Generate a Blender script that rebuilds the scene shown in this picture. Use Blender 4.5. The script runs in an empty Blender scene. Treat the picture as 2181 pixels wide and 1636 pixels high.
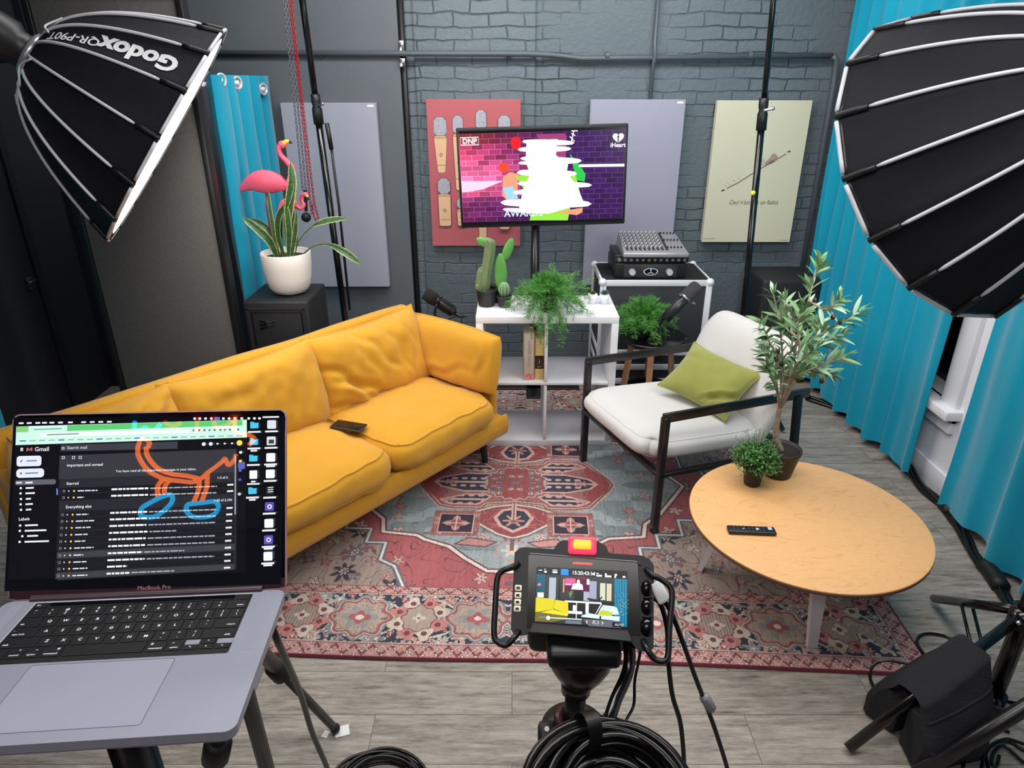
import bpy, bmesh, math, random
import numpy as np
from mathutils import Vector, Matrix, noise
from math import sin, cos, pi, sqrt, radians, atan2
C = bpy.context.scene
COL = C.collection
# ---------------------------------------------------------------- camera, world, exposure, added overhead fill lights
CAM_H, PITCH, FPX = 1.92, radians(24.0), 1454.0
cd = bpy.data.cameras.new('camera'); cam = bpy.data.objects.new('camera', cd); COL.objects.link(cam)
cam.location = (0, 0, CAM_H); cam.rotation_euler = (pi / 2 - PITCH, 0, 0)
cd.sensor_width = 36.0; cd.lens = 36.0 * FPX / 2181.0; cd.clip_start = 0.02; cd.clip_end = 60
C.camera = cam
w = bpy.data.worlds.new('world'); C.world = w; w.use_nodes = True
w.node_tree.nodes['Background'].inputs[0].default_value = (0.75, 0.85, 1.0, 1)
w.node_tree.nodes['Background'].inputs[1].default_value = 0.25
C.view_settings.view_transform = 'Standard'; C.view_settings.look = 'None'
C.view_settings.exposure = 0.0; C.view_settings.gamma = 1.0; C.view_settings.use_curve_mapping = False
SOFTBOX_E = 8.0

def lin(c):
    return tuple(((v / 255.0) / 12.92 if v / 255.0 <= 0.04045 else ((v / 255.0 + 0.055) / 1.055) ** 2.4) for v in c)

def overhead_fill(loc, sx, sy, power, col=(1, 0.98, 0.95), rot=(0, 0, 0)):
    l = bpy.data.lights.new('overhead_fill', 'AREA'); l.shape = 'RECTANGLE'; l.size = sx; l.size_y = sy
    l.energy = power; l.color = col
    o = bpy.data.objects.new('overhead_fill', l); COL.objects.link(o); o.location = loc; o.rotation_euler = rot
    return o
overhead_fill((0.1, 3.75, 2.93), 3.2, 0.4, 52, rot=(radians(32), 0, 0))  # unseen light added and tilted to brighten the back wall
overhead_fill((0.0, 3.0, 2.93), 2.6, 0.5, 30)  # this and the next ones: unseen overhead lights added as general fill
overhead_fill((0.2, 1.2, 2.93), 2.6, 0.6, 42)
overhead_fill((-0.6, -0.6, 2.93), 2.2, 0.6, 22)

# ---------------------------------------------------------------- projecting (real distances go in)
def ray(x, y):
    a = (x - 1090.5) / FPX; b = (818 - y) / FPX
    return Vector((a, cos(PITCH) + b * sin(PITCH), -sin(PITCH) + b * cos(PITCH)))
def at_z(x, y, z=0.0):
    r = ray(x, y); return Vector((0, 0, CAM_H)) + r * ((z - CAM_H) / r.z)
def at_y(x, y, Y):
    r = ray(x, y); return Vector((0, 0, CAM_H)) + r * (Y / r.y)
def at_d(x, y, d):
    return Vector((0, 0, CAM_H)) + ray(x, y) * d

# ---------------------------------------------------------------- materials
MATS = {}
def nodes_of(m):
    m.use_nodes = True; nt = m.node_tree; return nt, nt.nodes['Principled BSDF']
def mat(name, col, rough=0.6, metal=0.0, bump=0.0, bscale=60.0, var=0.0, vscale=4.0, spec=0.5, sheen=0.0, coat=0.0, emis=None, estr=0.0, trans=0.0, stretch=None):
    if name in MATS: return MATS[name]
    m = bpy.data.materials.new(name); nt, b = nodes_of(m); N = nt.nodes; L = nt.links
    c = lin(col) + (1,)
    b.inputs['Base Color'].default_value = c; b.inputs['Roughness'].default_value = rough
    b.inputs['Metallic'].default_value = metal; b.inputs['Specular IOR Level'].default_value = spec
    b.inputs['Sheen Weight'].default_value = sheen; b.inputs['Coat Weight'].default_value = coat
    b.inputs['Transmission Weight'].default_value = trans
    if emis: b.inputs['Emission Color'].default_value = lin(emis) + (1,); b.inputs['Emission Strength'].default_value = estr
    tc = N.new('ShaderNodeTexCoord'); mp = N.new('ShaderNodeMapping'); L.new(tc.outputs['Object'], mp.inputs[0])
    if stretch: mp.inputs['Scale'].default_value = stretch
    if var > 0 or True:
        n = N.new('ShaderNodeTexNoise'); n.inputs['Scale'].default_value = vscale; n.inputs['Detail'].default_value = 4
        L.new(mp.outputs[0], n.inputs[0])
        r = N.new('ShaderNodeMix'); r.data_type = 'RGBA'
        k = max(var, 0.04)
        r.inputs[6].default_value = tuple(v * (1 - k) for v in c[:3]) + (1,)
        r.inputs[7].default_value = tuple(min(1, v * (1 + k)) for v in c[:3]) + (1,)
        L.new(n.outputs[0], r.inputs[0]); L.new(r.outputs[2], b.inputs['Base Color'])
    if bump > 0:
        n2 = N.new('ShaderNodeTexNoise'); n2.inputs['Scale'].default_value = bscale; n2.inputs['Detail'].default_value = 3
        L.new(mp.outputs[0], n2.inputs[0])
        bp = N.new('ShaderNodeBump'); bp.inputs['Strength'].default_value = bump; bp.inputs['Distance'].default_value = 0.01
        L.new(n2.outputs[0], bp.inputs['Height']); L.new(bp.outputs[0], b.inputs['Normal'])
    MATS[name] = m; return m
def mat_attr(name, rough=0.9, emit=0.0, spec=0.3, bump=0.0, bscale=300, coat=0.0):
    if name in MATS: return MATS[name]
    m = bpy.data.materials.new(name); nt, b = nodes_of(m); N = nt.nodes; L = nt.links
    a = N.new('ShaderNodeVertexColor'); a.layer_name = 'tint'
    b.inputs['Roughness'].default_value = rough; b.inputs['Specular IOR Level'].default_value = spec
    b.inputs['Coat Weight'].default_value = coat
    if emit > 0:
        b.inputs['Base Color'].default_value = (0.004, 0.004, 0.005, 1)
        L.new(a.outputs[0], b.inputs['Emission Color']); b.inputs['Emission Strength'].default_value = emit
    else: L.new(a.outputs[0], b.inputs['Base Color'])
    if bump > 0:
        n2 = N.new('ShaderNodeTexNoise'); n2.inputs['Scale'].default_value = bscale
        tc = N.new('ShaderNodeTexCoord'); L.new(tc.outputs['Object'], n2.inputs[0])
        bp = N.new('ShaderNodeBump'); bp.inputs['Strength'].default_value = bump; bp.inputs['Distance'].default_value = 0.003
        L.new(n2.outputs[0], bp.inputs['Height']); L.new(bp.outputs[0], b.inputs['Normal'])
    MATS[name] = m; return m

# ---------------------------------------------------------------- things and meshes
TM = {}
def setp(o, label=None, cat=None, group=None, kind=None):
    if label: o['label'] = label
    if cat: o['category'] = cat
    if group: o['group'] = group
    if kind: o['kind'] = kind
    return o
def thing(name, label, cat, loc=(0, 0, 0), rz=0.0, group=None, M=None):
    o = bpy.data.objects.new(name, None); COL.objects.link(o); o.empty_display_size = 0.05
    if M is None: M = Matrix.Translation(loc) @ Matrix.Rotation(rz, 4, 'Z')
    o.matrix_world = M; TM[o.name] = M.copy()
    return setp(o, label, cat, group)
def frame(o, d, up=None):
    """4x4 with z axis along d"""
    z = Vector(d).normalized(); up = Vector(up) if up else (Vector((0, 0, 1)) if abs(z.z) < 0.95 else Vector((0, 1, 0)))
    x = up.cross(z).normalized(); y = z.cross(x)
    return Matrix(((x.x, y.x, z.x, o[0]), (x.y, y.y, z.y, o[1]), (x.z, y.z, z.z, o[2]), (0, 0, 0, 1)))
class MB:
    """collects shapes; world=True: coordinates are world ones, moved into the parent's frame on build"""
    def __init__(s, world=False): s.v = []; s.f = []; s.mi = []; s.sm = []; s.tc = []; s.world = world; s.cm = 0; s.tint = None; s.M = None
    def add(s, vs, fs, smooth=False, M=None):
        n = len(s.v)
        mm = M if M is not None else None
        for p in vs:
            p = Vector(p)
            if mm is not None: p = mm @ p
            if s.M is not None: p = s.M @ p
            s.v.append(p)
        for f in fs:
            s.f.append([n + i for i in f]); s.mi.append(s.cm); s.sm.append(smooth); s.tc.append(s.tint)
        return s
    def box(s, c, size, bev=0.0, M=None, rz=0, seg=2, smooth=None):
        bm = bmesh.new(); bmesh.ops.create_cube(bm, size=1)
        bmesh.ops.scale(bm, vec=size, verts=bm.verts)
        if bev > 0:
            bmesh.ops.bevel(bm, geom=bm.edges[:], offset=min(bev, min(size) * 0.49), segments=seg, profile=0.5, affect='EDGES')
        L = Matrix.Translation(c) @ Matrix.Rotation(rz, 4, 'Z')
        if M is not None: L = M @ L
        bm.verts.index_update()
        s.add([v.co.copy() for v in bm.verts], [[v.index for v in f.verts] for f in bm.faces], (bev > 0) if smooth is None else smooth, L); bm.free(); return s
    def cyl(s, p0, p1, r0, r1=None, n=16, cap=True, smooth=True):
        r1 = r0 if r1 is None else r1
        p0, p1 = Vector(p0), Vector(p1); M = frame(p0, p1 - p0); h = (p1 - p0).length
        vs = [(r0 * cos(2 * pi * i / n), r0 * sin(2 * pi * i / n), 0) for i in range(n)] + [(r1 * cos(2 * pi * i / n), r1 * sin(2 * pi * i / n), h) for i in range(n)]
        s.add(vs, [[i, (i + 1) % n, n + (i + 1) % n, n + i] for i in range(n)], smooth, M)
        if cap: s.add(vs, [list(range(n))[::-1], list(range(n, 2 * n))], False, M)
        return s
    def tube(s, pts, r, n=8, smooth=True, cap=True, flat=None):
        pts = [Vector(p) for p in pts]; m = len(pts)
        rs = r if isinstance(r, (list, tuple)) else [r] * m
        vs = []; t = (pts[1] - pts[0]).normalized()
        x = t.orthogonal().normalized() if flat is None else Vector(flat).cross(t).normalized()
        for i, p in enumerate(pts):
            t = (pts[min(i + 1, m - 1)] - pts[max(i - 1, 0)]).normalized()
            if flat is not None: x = Vector(flat).cross(t); x.normalize()
            x = (x - t * x.dot(t)).normalized(); y = t.cross(x)
            k = 1.0 if flat is None else 0.35
            for j in range(n): a = 2 * pi * j / n; vs.append(p + (x * cos(a) + y * sin(a) * k) * rs[i])
        fs = [[i * n + j, i * n + (j + 1) % n, (i + 1) * n + (j + 1) % n, (i + 1) * n + j] for i in range(m - 1) for j in range(n)]
        if cap: fs += [list(range(n))[::-1], [(m - 1) * n + j for j in range(n)]]
        return s.add(vs, fs, smooth)
    def lathe(s, prof, M=None, n=32, smooth=True, a0=0, sx=1.0):
        vs = []; m = len(prof)
        for (r, z) in prof:
            for j in range(n): a = 2 * pi * j / n + a0; vs.append((r * cos(a) * sx, r * sin(a), z))
        fs = [[i * n + j, i * n + (j + 1) % n, (i + 1) * n + (j + 1) % n, (i + 1) * n + j] for i in range(m - 1) for j in range(n)]
        if prof[0][0] > 1e-5: fs.append(list(range(n))[::-1])
        if prof[-1][0] > 1e-5: fs.append([(m - 1) * n + j for j in range(n)])
        return s.add(vs, fs, smooth, M)
    def ball(s, c, r, n=16, sc=(1, 1, 1), M=None):
        prof = [(sin(pi * i / n) * r, -cos(pi * i / n) * r) for i in range(n + 1)]
        prof[0] = (1e-6, -r); prof[-1] = (1e-6, r)
        MM = Matrix.Translation(c) @ Matrix.Diagonal((*sc, 1))
        if M is not None: MM = M @ MM
        return s.lathe(prof, MM, n)
    def grid(s, f, nu, nv, smooth=True, closeu=False):
        vs = [f(i / nu, j / nv) for i in range(nu + (0 if closeu else 1)) for j in range(nv + 1)]
        w = nv + 1; R = nu if closeu else nu + 1
        fs = [[i * w + j, ((i + 1) % R) * w + j, ((i + 1) % R) * w + j + 1, i * w + j + 1] for i in range(nu) for j in range(nv)]
        return s.add(vs, fs, smooth)
    def poly(s, pts, M=None, th=0.0):
        """flat outline (x,y); th>0 extrudes along +z"""
        n = len(pts); vs = [(p[0], p[1], 0) for p in pts]
        if th <= 0: return s.add(vs, [list(range(n))], False, M)
        vs += [(p[0], p[1], th) for p in pts]
        return s.add(vs, [list(range(n))[::-1], list(range(n, 2 * n))] + [[i, (i + 1) % n, n + (i + 1) % n, n + i] for i in range(n)], False, M)
    def build(s, name, mats, parent=None, label=None, merge=False):
        me = bpy.data.meshes.new(name)
        vs = s.v
        if s.world and parent is not None:
            inv = TM[parent.name].inverted(); vs = [inv @ p for p in vs]
        me.from_pydata([tuple(p) for p in vs], [], s.f)
        mats = mats if isinstance(mats, (list, tuple)) else [mats]
        for m in mats: me.materials.append(m)
        me.polygons.foreach_set('material_index', s.mi); me.polygons.foreach_set('use_smooth', s.sm)
        if any(t is not None for t in s.tc):
            at = me.color_attributes.new('tint', 'FLOAT_COLOR', 'CORNER'); buf = []
            for p, t in zip(s.f, s.tc):
                t = t or (0, 0, 0); buf += [t[0], t[1], t[2], 1.0] * len(p)
            at.data.foreach_set('color', buf)
        me.validate(); me.update()
        if merge:
            bm = bmesh.new(); bm.from_mesh(me); bmesh.ops.remove_doubles(bm, verts=bm.verts, dist=1e-5); bmesh.ops.recalc_face_normals(bm, faces=bm.faces); bm.to_mesh(me); bm.free()
        o = bpy.data.objects.new(name, me); COL.objects.link(o)
        if parent is not None:
            o.parent = parent; TM[o.name] = TM[parent.name]   # parts carry no transform of their own
        else: TM[o.name] = Matrix.Identity(4)
        if label: o['label'] = label
        return o
def bez(pts, n=8):
    """smooth curve through points (Catmull-Rom)"""
    P = [Vector(p) for p in pts]; P = [P[0] * 2 - P[1]] + P + [P[-1] * 2 - P[-2]]; out = []
    for i in range(1, len(P) - 2):
        for k in range(n):
            t = k / n; a, b, c, d = P[i - 1], P[i], P[i + 1], P[i + 2]
            out.append(0.5 * ((2 * b) + (c - a) * t + (2 * a - 5 * b + 4 * c - d) * t * t + (3 * b - a - 3 * c + d) * t ** 3))
    out.append(P[-2]); return out
def rrect(x0, y0, x1, y1, r, n=4):
    pts = []
    for cx, cy, a in ((x1 - r, y1 - r, 0), (x0 + r, y1 - r, pi / 2), (x0 + r, y0 + r, pi), (x1 - r, y0 + r, 3 * pi / 2)):
        for k in range(n + 1): t = a + pi / 2 * k / n; pts.append((cx + r * cos(t), cy + r * sin(t)))
    return pts
def ell(cx, cy, rx, ry, n=20, rot=0):
    return [(cx + rx * cos(2 * pi * i / n) * cos(rot) - ry * sin(2 * pi * i / n) * sin(rot), cy + rx * cos(2 * pi * i / n) * sin(rot) + ry * sin(2 * pi * i / n) * cos(rot)) for i in range(n)]
def stroke2(pts, w, closed=False):
    """2D ribbon quads along a polyline"""
    P = [Vector((p[0], p[1])) for p in pts]
    if closed: P = P + [P[0]]
    L = []; Rr = []
    for i, p in enumerate(P):
        if closed and i in (0, len(P) - 1): d = P[1] - P[-2]
        else: d = P[min(i + 1, len(P) - 1)] - P[max(i - 1, 0)]
        if d.length < 1e-9: d = Vector((1, 0))
        d.normalize(); q = Vector((-d.y, d.x)) * w / 2
        L.append(p + q); Rr.append(p - q)
    return [[tuple(Rr[i]), tuple(Rr[i + 1]), tuple(L[i + 1]), tuple(L[i])] for i in range(len(P) - 1)]
TXT = {}
def text_polys(s, size=1.0, align='CENTER', bold=0.0):
    k = (s, align, bold)
    if k not in TXT:
        cu = bpy.data.curves.new('t', 'FONT'); cu.body = s; cu.align_x = align; cu.align_y = 'CENTER'; cu.size = 1.0; cu.offset = bold; cu.resolution_u = 3
        ob = bpy.data.objects.new('t', cu); COL.objects.link(ob)
        dg = bpy.context.evaluated_depsgraph_get(); ev = ob.evaluated_get(dg); me = ev.to_mesh()
        TXT[k] = ([(v.co.x, v.co.y) for v in me.vertices], [list(p.vertices) for p in me.polygons])
        ev.to_mesh_clear(); bpy.data.objects.remove(ob); bpy.data.curves.remove(cu)
    vs, fs = TXT[k]
    return [(x * size, y * size) for x, y in vs], fs
class Canvas:
    """flat picture made of coloured outlines on a rectangle; z layers 0.1 mm apart"""
    def __init__(s, M=None, step=0.00008, k=1.0): s.mb = MB(); s.M = M or Matrix.Identity(4); s.z = 0.0; s.step = step; s.k = k
    def put(s, polys, col):
        s.mb.tint = tuple(c * s.k for c in lin(col))
        for p in polys:
            p = [(q[0], q[1], s.z) for q in p]
            s.mb.add(p, [list(range(len(p)))], False, s.M)
        s.z += s.step
    def rect(s, x0, y0, x1, y1, col, r=0):
        s.put([rrect(x0, y0, x1, y1, r) if r > 0 else [(x0, y0), (x1, y0), (x1, y1), (x0, y1)]], col)
    def line(s, pts, w, col, closed=False): s.put(stroke2(pts, w, closed), col)
    def text(s, t, x, y, size, col, align='LEFT', bold=0.0):
        vs, fs = text_polys(t, size, align, bold)
        s.mb.tint = tuple(c * s.k for c in lin(col))
        s.mb.add([(x + a, y + b, s.z) for a, b in vs], fs, False, s.M); s.z += s.step

black = mat('black_paint', (20, 21, 24), 0.45, bump=0.02)
black_gloss = mat('black_gloss', (12, 12, 14), 0.18, spec=0.6)
black_metal = mat('black_metal', (22, 22, 25), 0.3, spec=0.6)
rubber = mat('black_rubber', (16, 16, 18), 0.55)
cable_m = mat('cable_sheath', (8, 8, 10), 0.28)
chrome = mat('chrome', (200, 200, 205), 0.2, metal=1.0)
white_paint = mat('white_laminate', (228, 230, 236), 0.4, var=0.02)
TEXTFLIP = -1
# ---------------------------------------------------------------- the setting
def wall_mat():
    m = bpy.data.materials.new('painted_brick'); nt, b = nodes_of(m); N = nt.nodes; L = nt.links
    tc = N.new('ShaderNodeTexCoord'); sp = N.new('ShaderNodeSeparateXYZ'); cb = N.new('ShaderNodeCombineXYZ')
    L.new(tc.outputs['Object'], sp.inputs[0]); L.new(sp.outputs[0], cb.inputs[0]); L.new(sp.outputs[2], cb.inputs[1])
    nz = N.new('ShaderNodeTexNoise'); nz.inputs['Scale'].default_value = 5; nz.inputs['Detail'].default_value = 4; L.new(tc.outputs['Object'], nz.inputs[0])
    ad = N.new('ShaderNodeVectorMath'); ad.operation = 'MULTIPLY_ADD'; L.new(nz.outputs['Color'], ad.inputs[0]); ad.inputs[1].default_value = (0.06, 0.05, 0); L.new(cb.outputs[0], ad.inputs[2])
    br = N.new('ShaderNodeTexBrick'); br.inputs['Scale'].default_value = 1.0; br.inputs['Brick Width'].default_value = 0.225; br.inputs['Row Height'].default_value = 0.075
    br.inputs['Mortar Size'].default_value = 0.006; br.inputs['Mortar Smooth'].default_value = 0.7; br.offset = 0.5
    L.new(ad.outputs[0], br.inputs[0])
    # the joints are painted over: show only in patches
    n2 = N.new('ShaderNodeTexNoise'); n2.inputs['Scale'].default_value = 2.2; n2.inputs['Detail'].default_value = 3; L.new(tc.outputs['Object'], n2.inputs[0])
    mr = N.new('ShaderNodeMapRange'); mr.inputs['From Min'].default_value = 0.40; mr.inputs['From Max'].default_value = 0.66; L.new(n2.outputs[0], mr.inputs[0])
    mu = N.new('ShaderNodeMath'); mu.operation = 'MULTIPLY'; L.new(br.outputs['Fac'], mu.inputs[0]); L.new(mr.outputs[0], mu.inputs[1])
    n3 = N.new('ShaderNodeTexNoise'); n3.inputs['Scale'].default_value = 28; n3.inputs['Detail'].default_value = 6; n3.inputs['Roughness'].default_value = 0.65; L.new(tc.outputs['Object'], n3.inputs[0])
    s1 = N.new('ShaderNodeMath'); s1.operation = 'MULTIPLY'; s1.inputs[1].default_value = -1.0; L.new(mu.outputs[0], s1.inputs[0])
    s2 = N.new('ShaderNodeMath'); s2.operation = 'MULTIPLY_ADD'; s2.inputs[1].default_value = 0.75; L.new(n3.outputs[0], s2.inputs[0]); L.new(s1.outputs[0], s2.inputs[2])
    bp = N.new('ShaderNodeBump'); bp.inputs['Strength'].default_value = 0.75; bp.inputs['Distance'].default_value = 0.012; L.new(s2.outputs[0], bp.inputs['Height']); L.new(bp.outputs[0], b.inputs['Normal'])
    mx = N.new('ShaderNodeMix'); mx.data_type = 'RGBA'; L.new(n2.outputs[0], mx.inputs[0]); mx.inputs[6].default_value = lin((90, 102, 110)) + (1,); mx.inputs[7].default_value = lin((104, 117, 125)) + (1,)
    dk = N.new('ShaderNodeMix'); dk.data_type = 'RGBA'; L.new(mu.outputs[0], dk.inputs[0]); L.new(mx.outputs[2], dk.inputs[6]); dk.inputs[7].default_value = lin((66, 76, 83)) + (1,)
    L.new(dk.outputs[2], b.inputs['Base Color']); b.inputs['Roughness'].default_value = 0.5; b.inputs['Specular IOR Level'].default_value = 0.4
    return m
def floor_mat():
    m = bpy.data.materials.new('grey_oak_planks'); nt, b = nodes_of(m); N = nt.nodes; L = nt.links
    tc = N.new('ShaderNodeTexCoord')
    br = N.new('ShaderNodeTexBrick'); br.inputs['Scale'].default_value = 1.0; br.inputs['Brick Width'].default_value = 1.22; br.inputs['Row Height'].default_value = 0.18
    br.inputs['Mortar Size'].default_value = 0.0014; br.inputs['Mortar Smooth'].default_value = 0.3; br.offset = 0.37
    br.inputs['Color1'].default_value = (0, 0, 0, 1); br.inputs['Color2'].default_value = (1, 1, 1, 1); br.inputs['Mortar'].default_value = (0, 0, 0, 1)
    L.new(tc.outputs['Object'], br.inputs[0])
    sc = N.new('ShaderNodeVectorMath'); sc.operation = 'MULTIPLY'; sc.inputs[1].default_value = (1.6, 13, 1); L.new(tc.outputs['Object'], sc.inputs[0])
    of = N.new('ShaderNodeVectorMath'); of.operation = 'MULTIPLY_ADD'; L.new(br.outputs['Color'], of.inputs[0]); of.inputs[1].default_value = (7, 5, 3); L.new(sc.outputs[0], of.inputs[2])
    n1 = N.new('ShaderNodeTexNoise'); n1.inputs['Scale'].default_value = 1.3; n1.inputs['Detail'].default_value = 8; n1.inputs['Roughness'].default_value = 0.68; n1.inputs['Distortion'].default_value = 0.8; L.new(of.outputs[0], n1.inputs[0])
    n2 = N.new('ShaderNodeTexNoise'); n2.inputs['Scale'].default_value = 5; n2.inputs['Detail'].default_value = 9; n2.inputs['Roughness'].default_value = 0.8; L.new(of.outputs[0], n2.inputs[0])
    cr = N.new('ShaderNodeValToRGB'); e = cr.color_ramp.elements
    e[0].position = 0.36; e[0].color = lin((70, 64, 60)) + (1,); e[1].position = 0.66; e[1].color = lin((186, 178, 168)) + (1,)
    k = cr.color_ramp.elements.new(0.48); k.color = lin((138, 131, 124)) + (1,)
    mxn = N.new('ShaderNodeMath'); mxn.operation = 'MULTIPLY_ADD'; L.new(n2.outputs[0], mxn.inputs[0]); mxn.inputs[1].default_value = 0.60
    h = N.new('ShaderNodeMath'); h.operation = 'MULTIPLY'; h.inputs[1].default_value = 0.42; L.new(n1.outputs[0], h.inputs[0]); L.new(h.outputs[0], mxn.inputs[2])
    L.new(mxn.outputs[0], cr.inputs[0])
    j = N.new('ShaderNodeMix'); j.data_type = 'RGBA'; L.new(br.outputs['Fac'], j.inputs[0]); L.new(cr.outputs[0], j.inputs[6]); j.inputs[7].default_value = lin((92, 86, 80)) + (1,)
    L.new(j.outputs[2], b.inputs['Base Color']); b.inputs['Roughness'].default_value = 0.5; b.inputs['Specular IOR Level'].default_value = 0.35
    bp = N.new('ShaderNodeBump'); bp.inputs['Strength'].default_value = 0.25; bp.inputs['Distance'].default_value = 0.004; L.new(mxn.outputs[0], bp.inputs['Height']); L.new(bp.outputs[0], b.inputs['Normal'])
    return m
brick_m = wall_mat(); plaster_m = mat('dark_grey_plaster', (92, 99, 106), 0.6, bump=0.12, bscale=25, var=0.1, vscale=3)
def struct(name, mb, m):
    return setp(mb.build(name, m), kind='structure')
XL, XR, YB, YF, ZC = -2.75, 2.17, 4.80, -1.6, 3.0
struct('floor', MB().box(((XL + XR) / 2, (YB + YF) / 2 + .1, -0.05), (XR - XL + .5, YB - YF + .6, 0.1)), floor_mat())
struct('ceiling', MB().box(((XL + XR) / 2, (YB + YF) / 2, ZC + 0.05), (XR - XL + .4, YB - YF + .4, 0.1)), mat('ceiling_paint', (70, 72, 76), 0.8))
mb = MB(); mb.box((0.77, YB + 0.12, 1.5), (3.2, 0.2, 3.0)); struct('wall_back', mb, brick_m)             # brick right of the seam
mb = MB(); mb.box((-0.235, YB + 0.098, 1.5), (0.77, 0.2, 3.0), 0.008); struct('wall_back_pier', mb, brick_m)
mb = MB(); mb.box((-0.665, YB + 0.14, 1.5), (0.11, 0.16, 3.0)); struct('wall_back_recess', mb, mat('recess_brick', (66, 71, 77), 0.7, bump=0.5, bscale=14, var=0.3, vscale=9))
mb = MB(); mb.box((-1.78, YB + 0.07, 1.5), (2.14, 0.2, 3.0)); struct('wall_back_left', mb, plaster_m)
struct('wall_left', MB().box((XL - 0.1, (YB + YF) / 2, 1.5), (0.2, YB - YF + .2, 3.0)), mat('left_wall_paint', (30, 33, 40), 0.7, var=0.1))
struct('wall_front', MB().box(((XL + XR) / 2, YF - 0.1, 1.5), (XR - XL + .2, 0.2, 3.0)), mat('front_wall_paint', (26, 28, 32), 0.8))
# right wall with a window opening y 3.09..4.25, z 0.46..2.3
WH = mat('white_wall_paint', (232, 234, 242), 0.55, bump=0.03)
mb = MB(); xw = XR + 0.1
mb.box((xw, (YF + 3.09) / 2, 1.5), (0.2, 3.09 - YF, 3.0)); mb.box((xw, (4.25 + YB + .1) / 2, 1.5), (0.2, YB + .1 - 4.25, 3.0))
mb.box((xw, 3.67, 0.23), (0.2, 1.16, 0.46)); mb.box((xw, 3.67, 2.65), (0.2, 1.16, 0.7)); struct('wall_right', mb, WH)
mb = MB(); mb.box((XR + 0.14, 3.67, 1.38), (0.02, 1.16, 1.84)); win = struct('window_1', mb, mat('night_glass', (14, 17, 17), 0.06, spec=0.8))
mb = MB()
for yy in (3.03, 4.31): mb.box((XR - 0.012, yy, 1.37), (0.03, 0.12, 1.98), 0.004)
mb.box((XR - 0.012, 3.67, 2.36), (0.03, 1.40, 0.12), 0.004)
mb.box((XR + 0.09, 3.105, 1.38), (0.14, 0.03, 1.84)); mb.box((XR + 0.09, 3.67, 1.38), (0.05, 1.16, 0.04))
mb.build('window_frame', WH, win)
mb = MB(); mb.box((XR - 0.03, 3.67, 0.435), (0.10, 1.46, 0.05), 0.006); mb.box((XR - 0.012, 3.67, 0.37), (0.03, 1.40, 0.09), 0.004); mb.build('window_sill', WH, win)
mb = MB(); mb.box((XR - 0.008, (YF + YB) / 2, 0.06), (0.016, YB - YF, 0.12), 0.003); struct('baseboard_right', mb, WH)
# dark panelling and a door on the far left
dk = mat('dark_navy_panel', (24, 27, 36), 0.6, var=0.1)
mb = MB()
for yy in (2.9, 3.83, 4.3): mb.box((XL + 0.02, yy, 1.45), (0.05, 0.05, 2.9))
struct('trim_1', mb, dk)
mb = MB(); mb.box((XL + 0.02, 3.36, 1.1), (0.04, 0.86, 2.2), 0.004); d = struct('door_1', mb, dk)
mb = MB(); mb.box((XL + 0.05, 3.72, .88), (0.02, 0.04, 0.07), 0.004); mb.tube([(XL + .06, 3.72, .90), (XL + .09, 3.72, .90), (XL + .09, 3.66, .90)], 0.006); mb.build('door_handle', mat('dull_steel', (90, 92, 98), 0.35, metal=0.8), d)

# pipes on the back wall
pipe_m = mat('painted_pipe', (84, 93, 101), 0.42, bump=0.05)
mb = MB(); mb.tube([(-2.0, 4.745, 2.075), (0.10, 4.745, 2.07), (0.25, 4.775, 2.065), (0.44, 4.775, 2.045), (2.02, 4.775, 2.06)], 0.017, 10)
for x in (-1.2, -0.02, 0.6, 1.5): mb.cyl((x - .012, 4.775, 2.062), (x + .012, 4.775, 2.062), 0.023)
mb.tube([(2.02, 4.775, 2.06), (2.05, 4.775, 2.04), (2.06, 4.775, 1.9), (2.07, 4.775, 0.55)], 0.019, 10)
setp(mb.build('conduit_pipe', pipe_m), 'grey painted pipe running level across the top of the back wall', 'pipe')
mb = MB(); mb.tube([(0.897, 4.80, 1.70), (0.897, 4.79, 2.0), (0.897, 4.745, 2.07), (0.897, 4.79, 2.14), (0.9, 4.80, 3.0)], 0.012, 8)
setp(mb.build('conduit_pipe', pipe_m), 'thin upright grey conduit on the brick above the lilac panel', 'pipe')
mb = MB(); mb.tube([(-0.688, 4.80, 0.0), (-0.688, 4.80, 3.0)], 0.018, 10)
setp(mb.build('conduit_pipe', mat('dark_pipe', (28, 30, 34), 0.5)), 'dark upright pipe in the recess beside the pink microphone panel', 'pipe')
hook = thing('wall_bracket', 'small steel bracket where the level pipe crosses the recess', 'bracket', (-0.69, 4.76, 2.07))
mb = MB(True); mb.box((-0.69, 4.752, 2.11), (0.03, 0.012, 0.07), 0.002); mb.box((-0.69, 4.752, 2.02), (0.035, 0.012, 0.05), 0.002); mb.build('plate', chrome, hook)
mb = MB(True); mb.ball((-0.69, 4.745, 2.12), 0.008, 8); mb.ball((-0.69, 4.745, 2.02), 0.008, 8); mb.build('bolt', chrome, hook)

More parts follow.
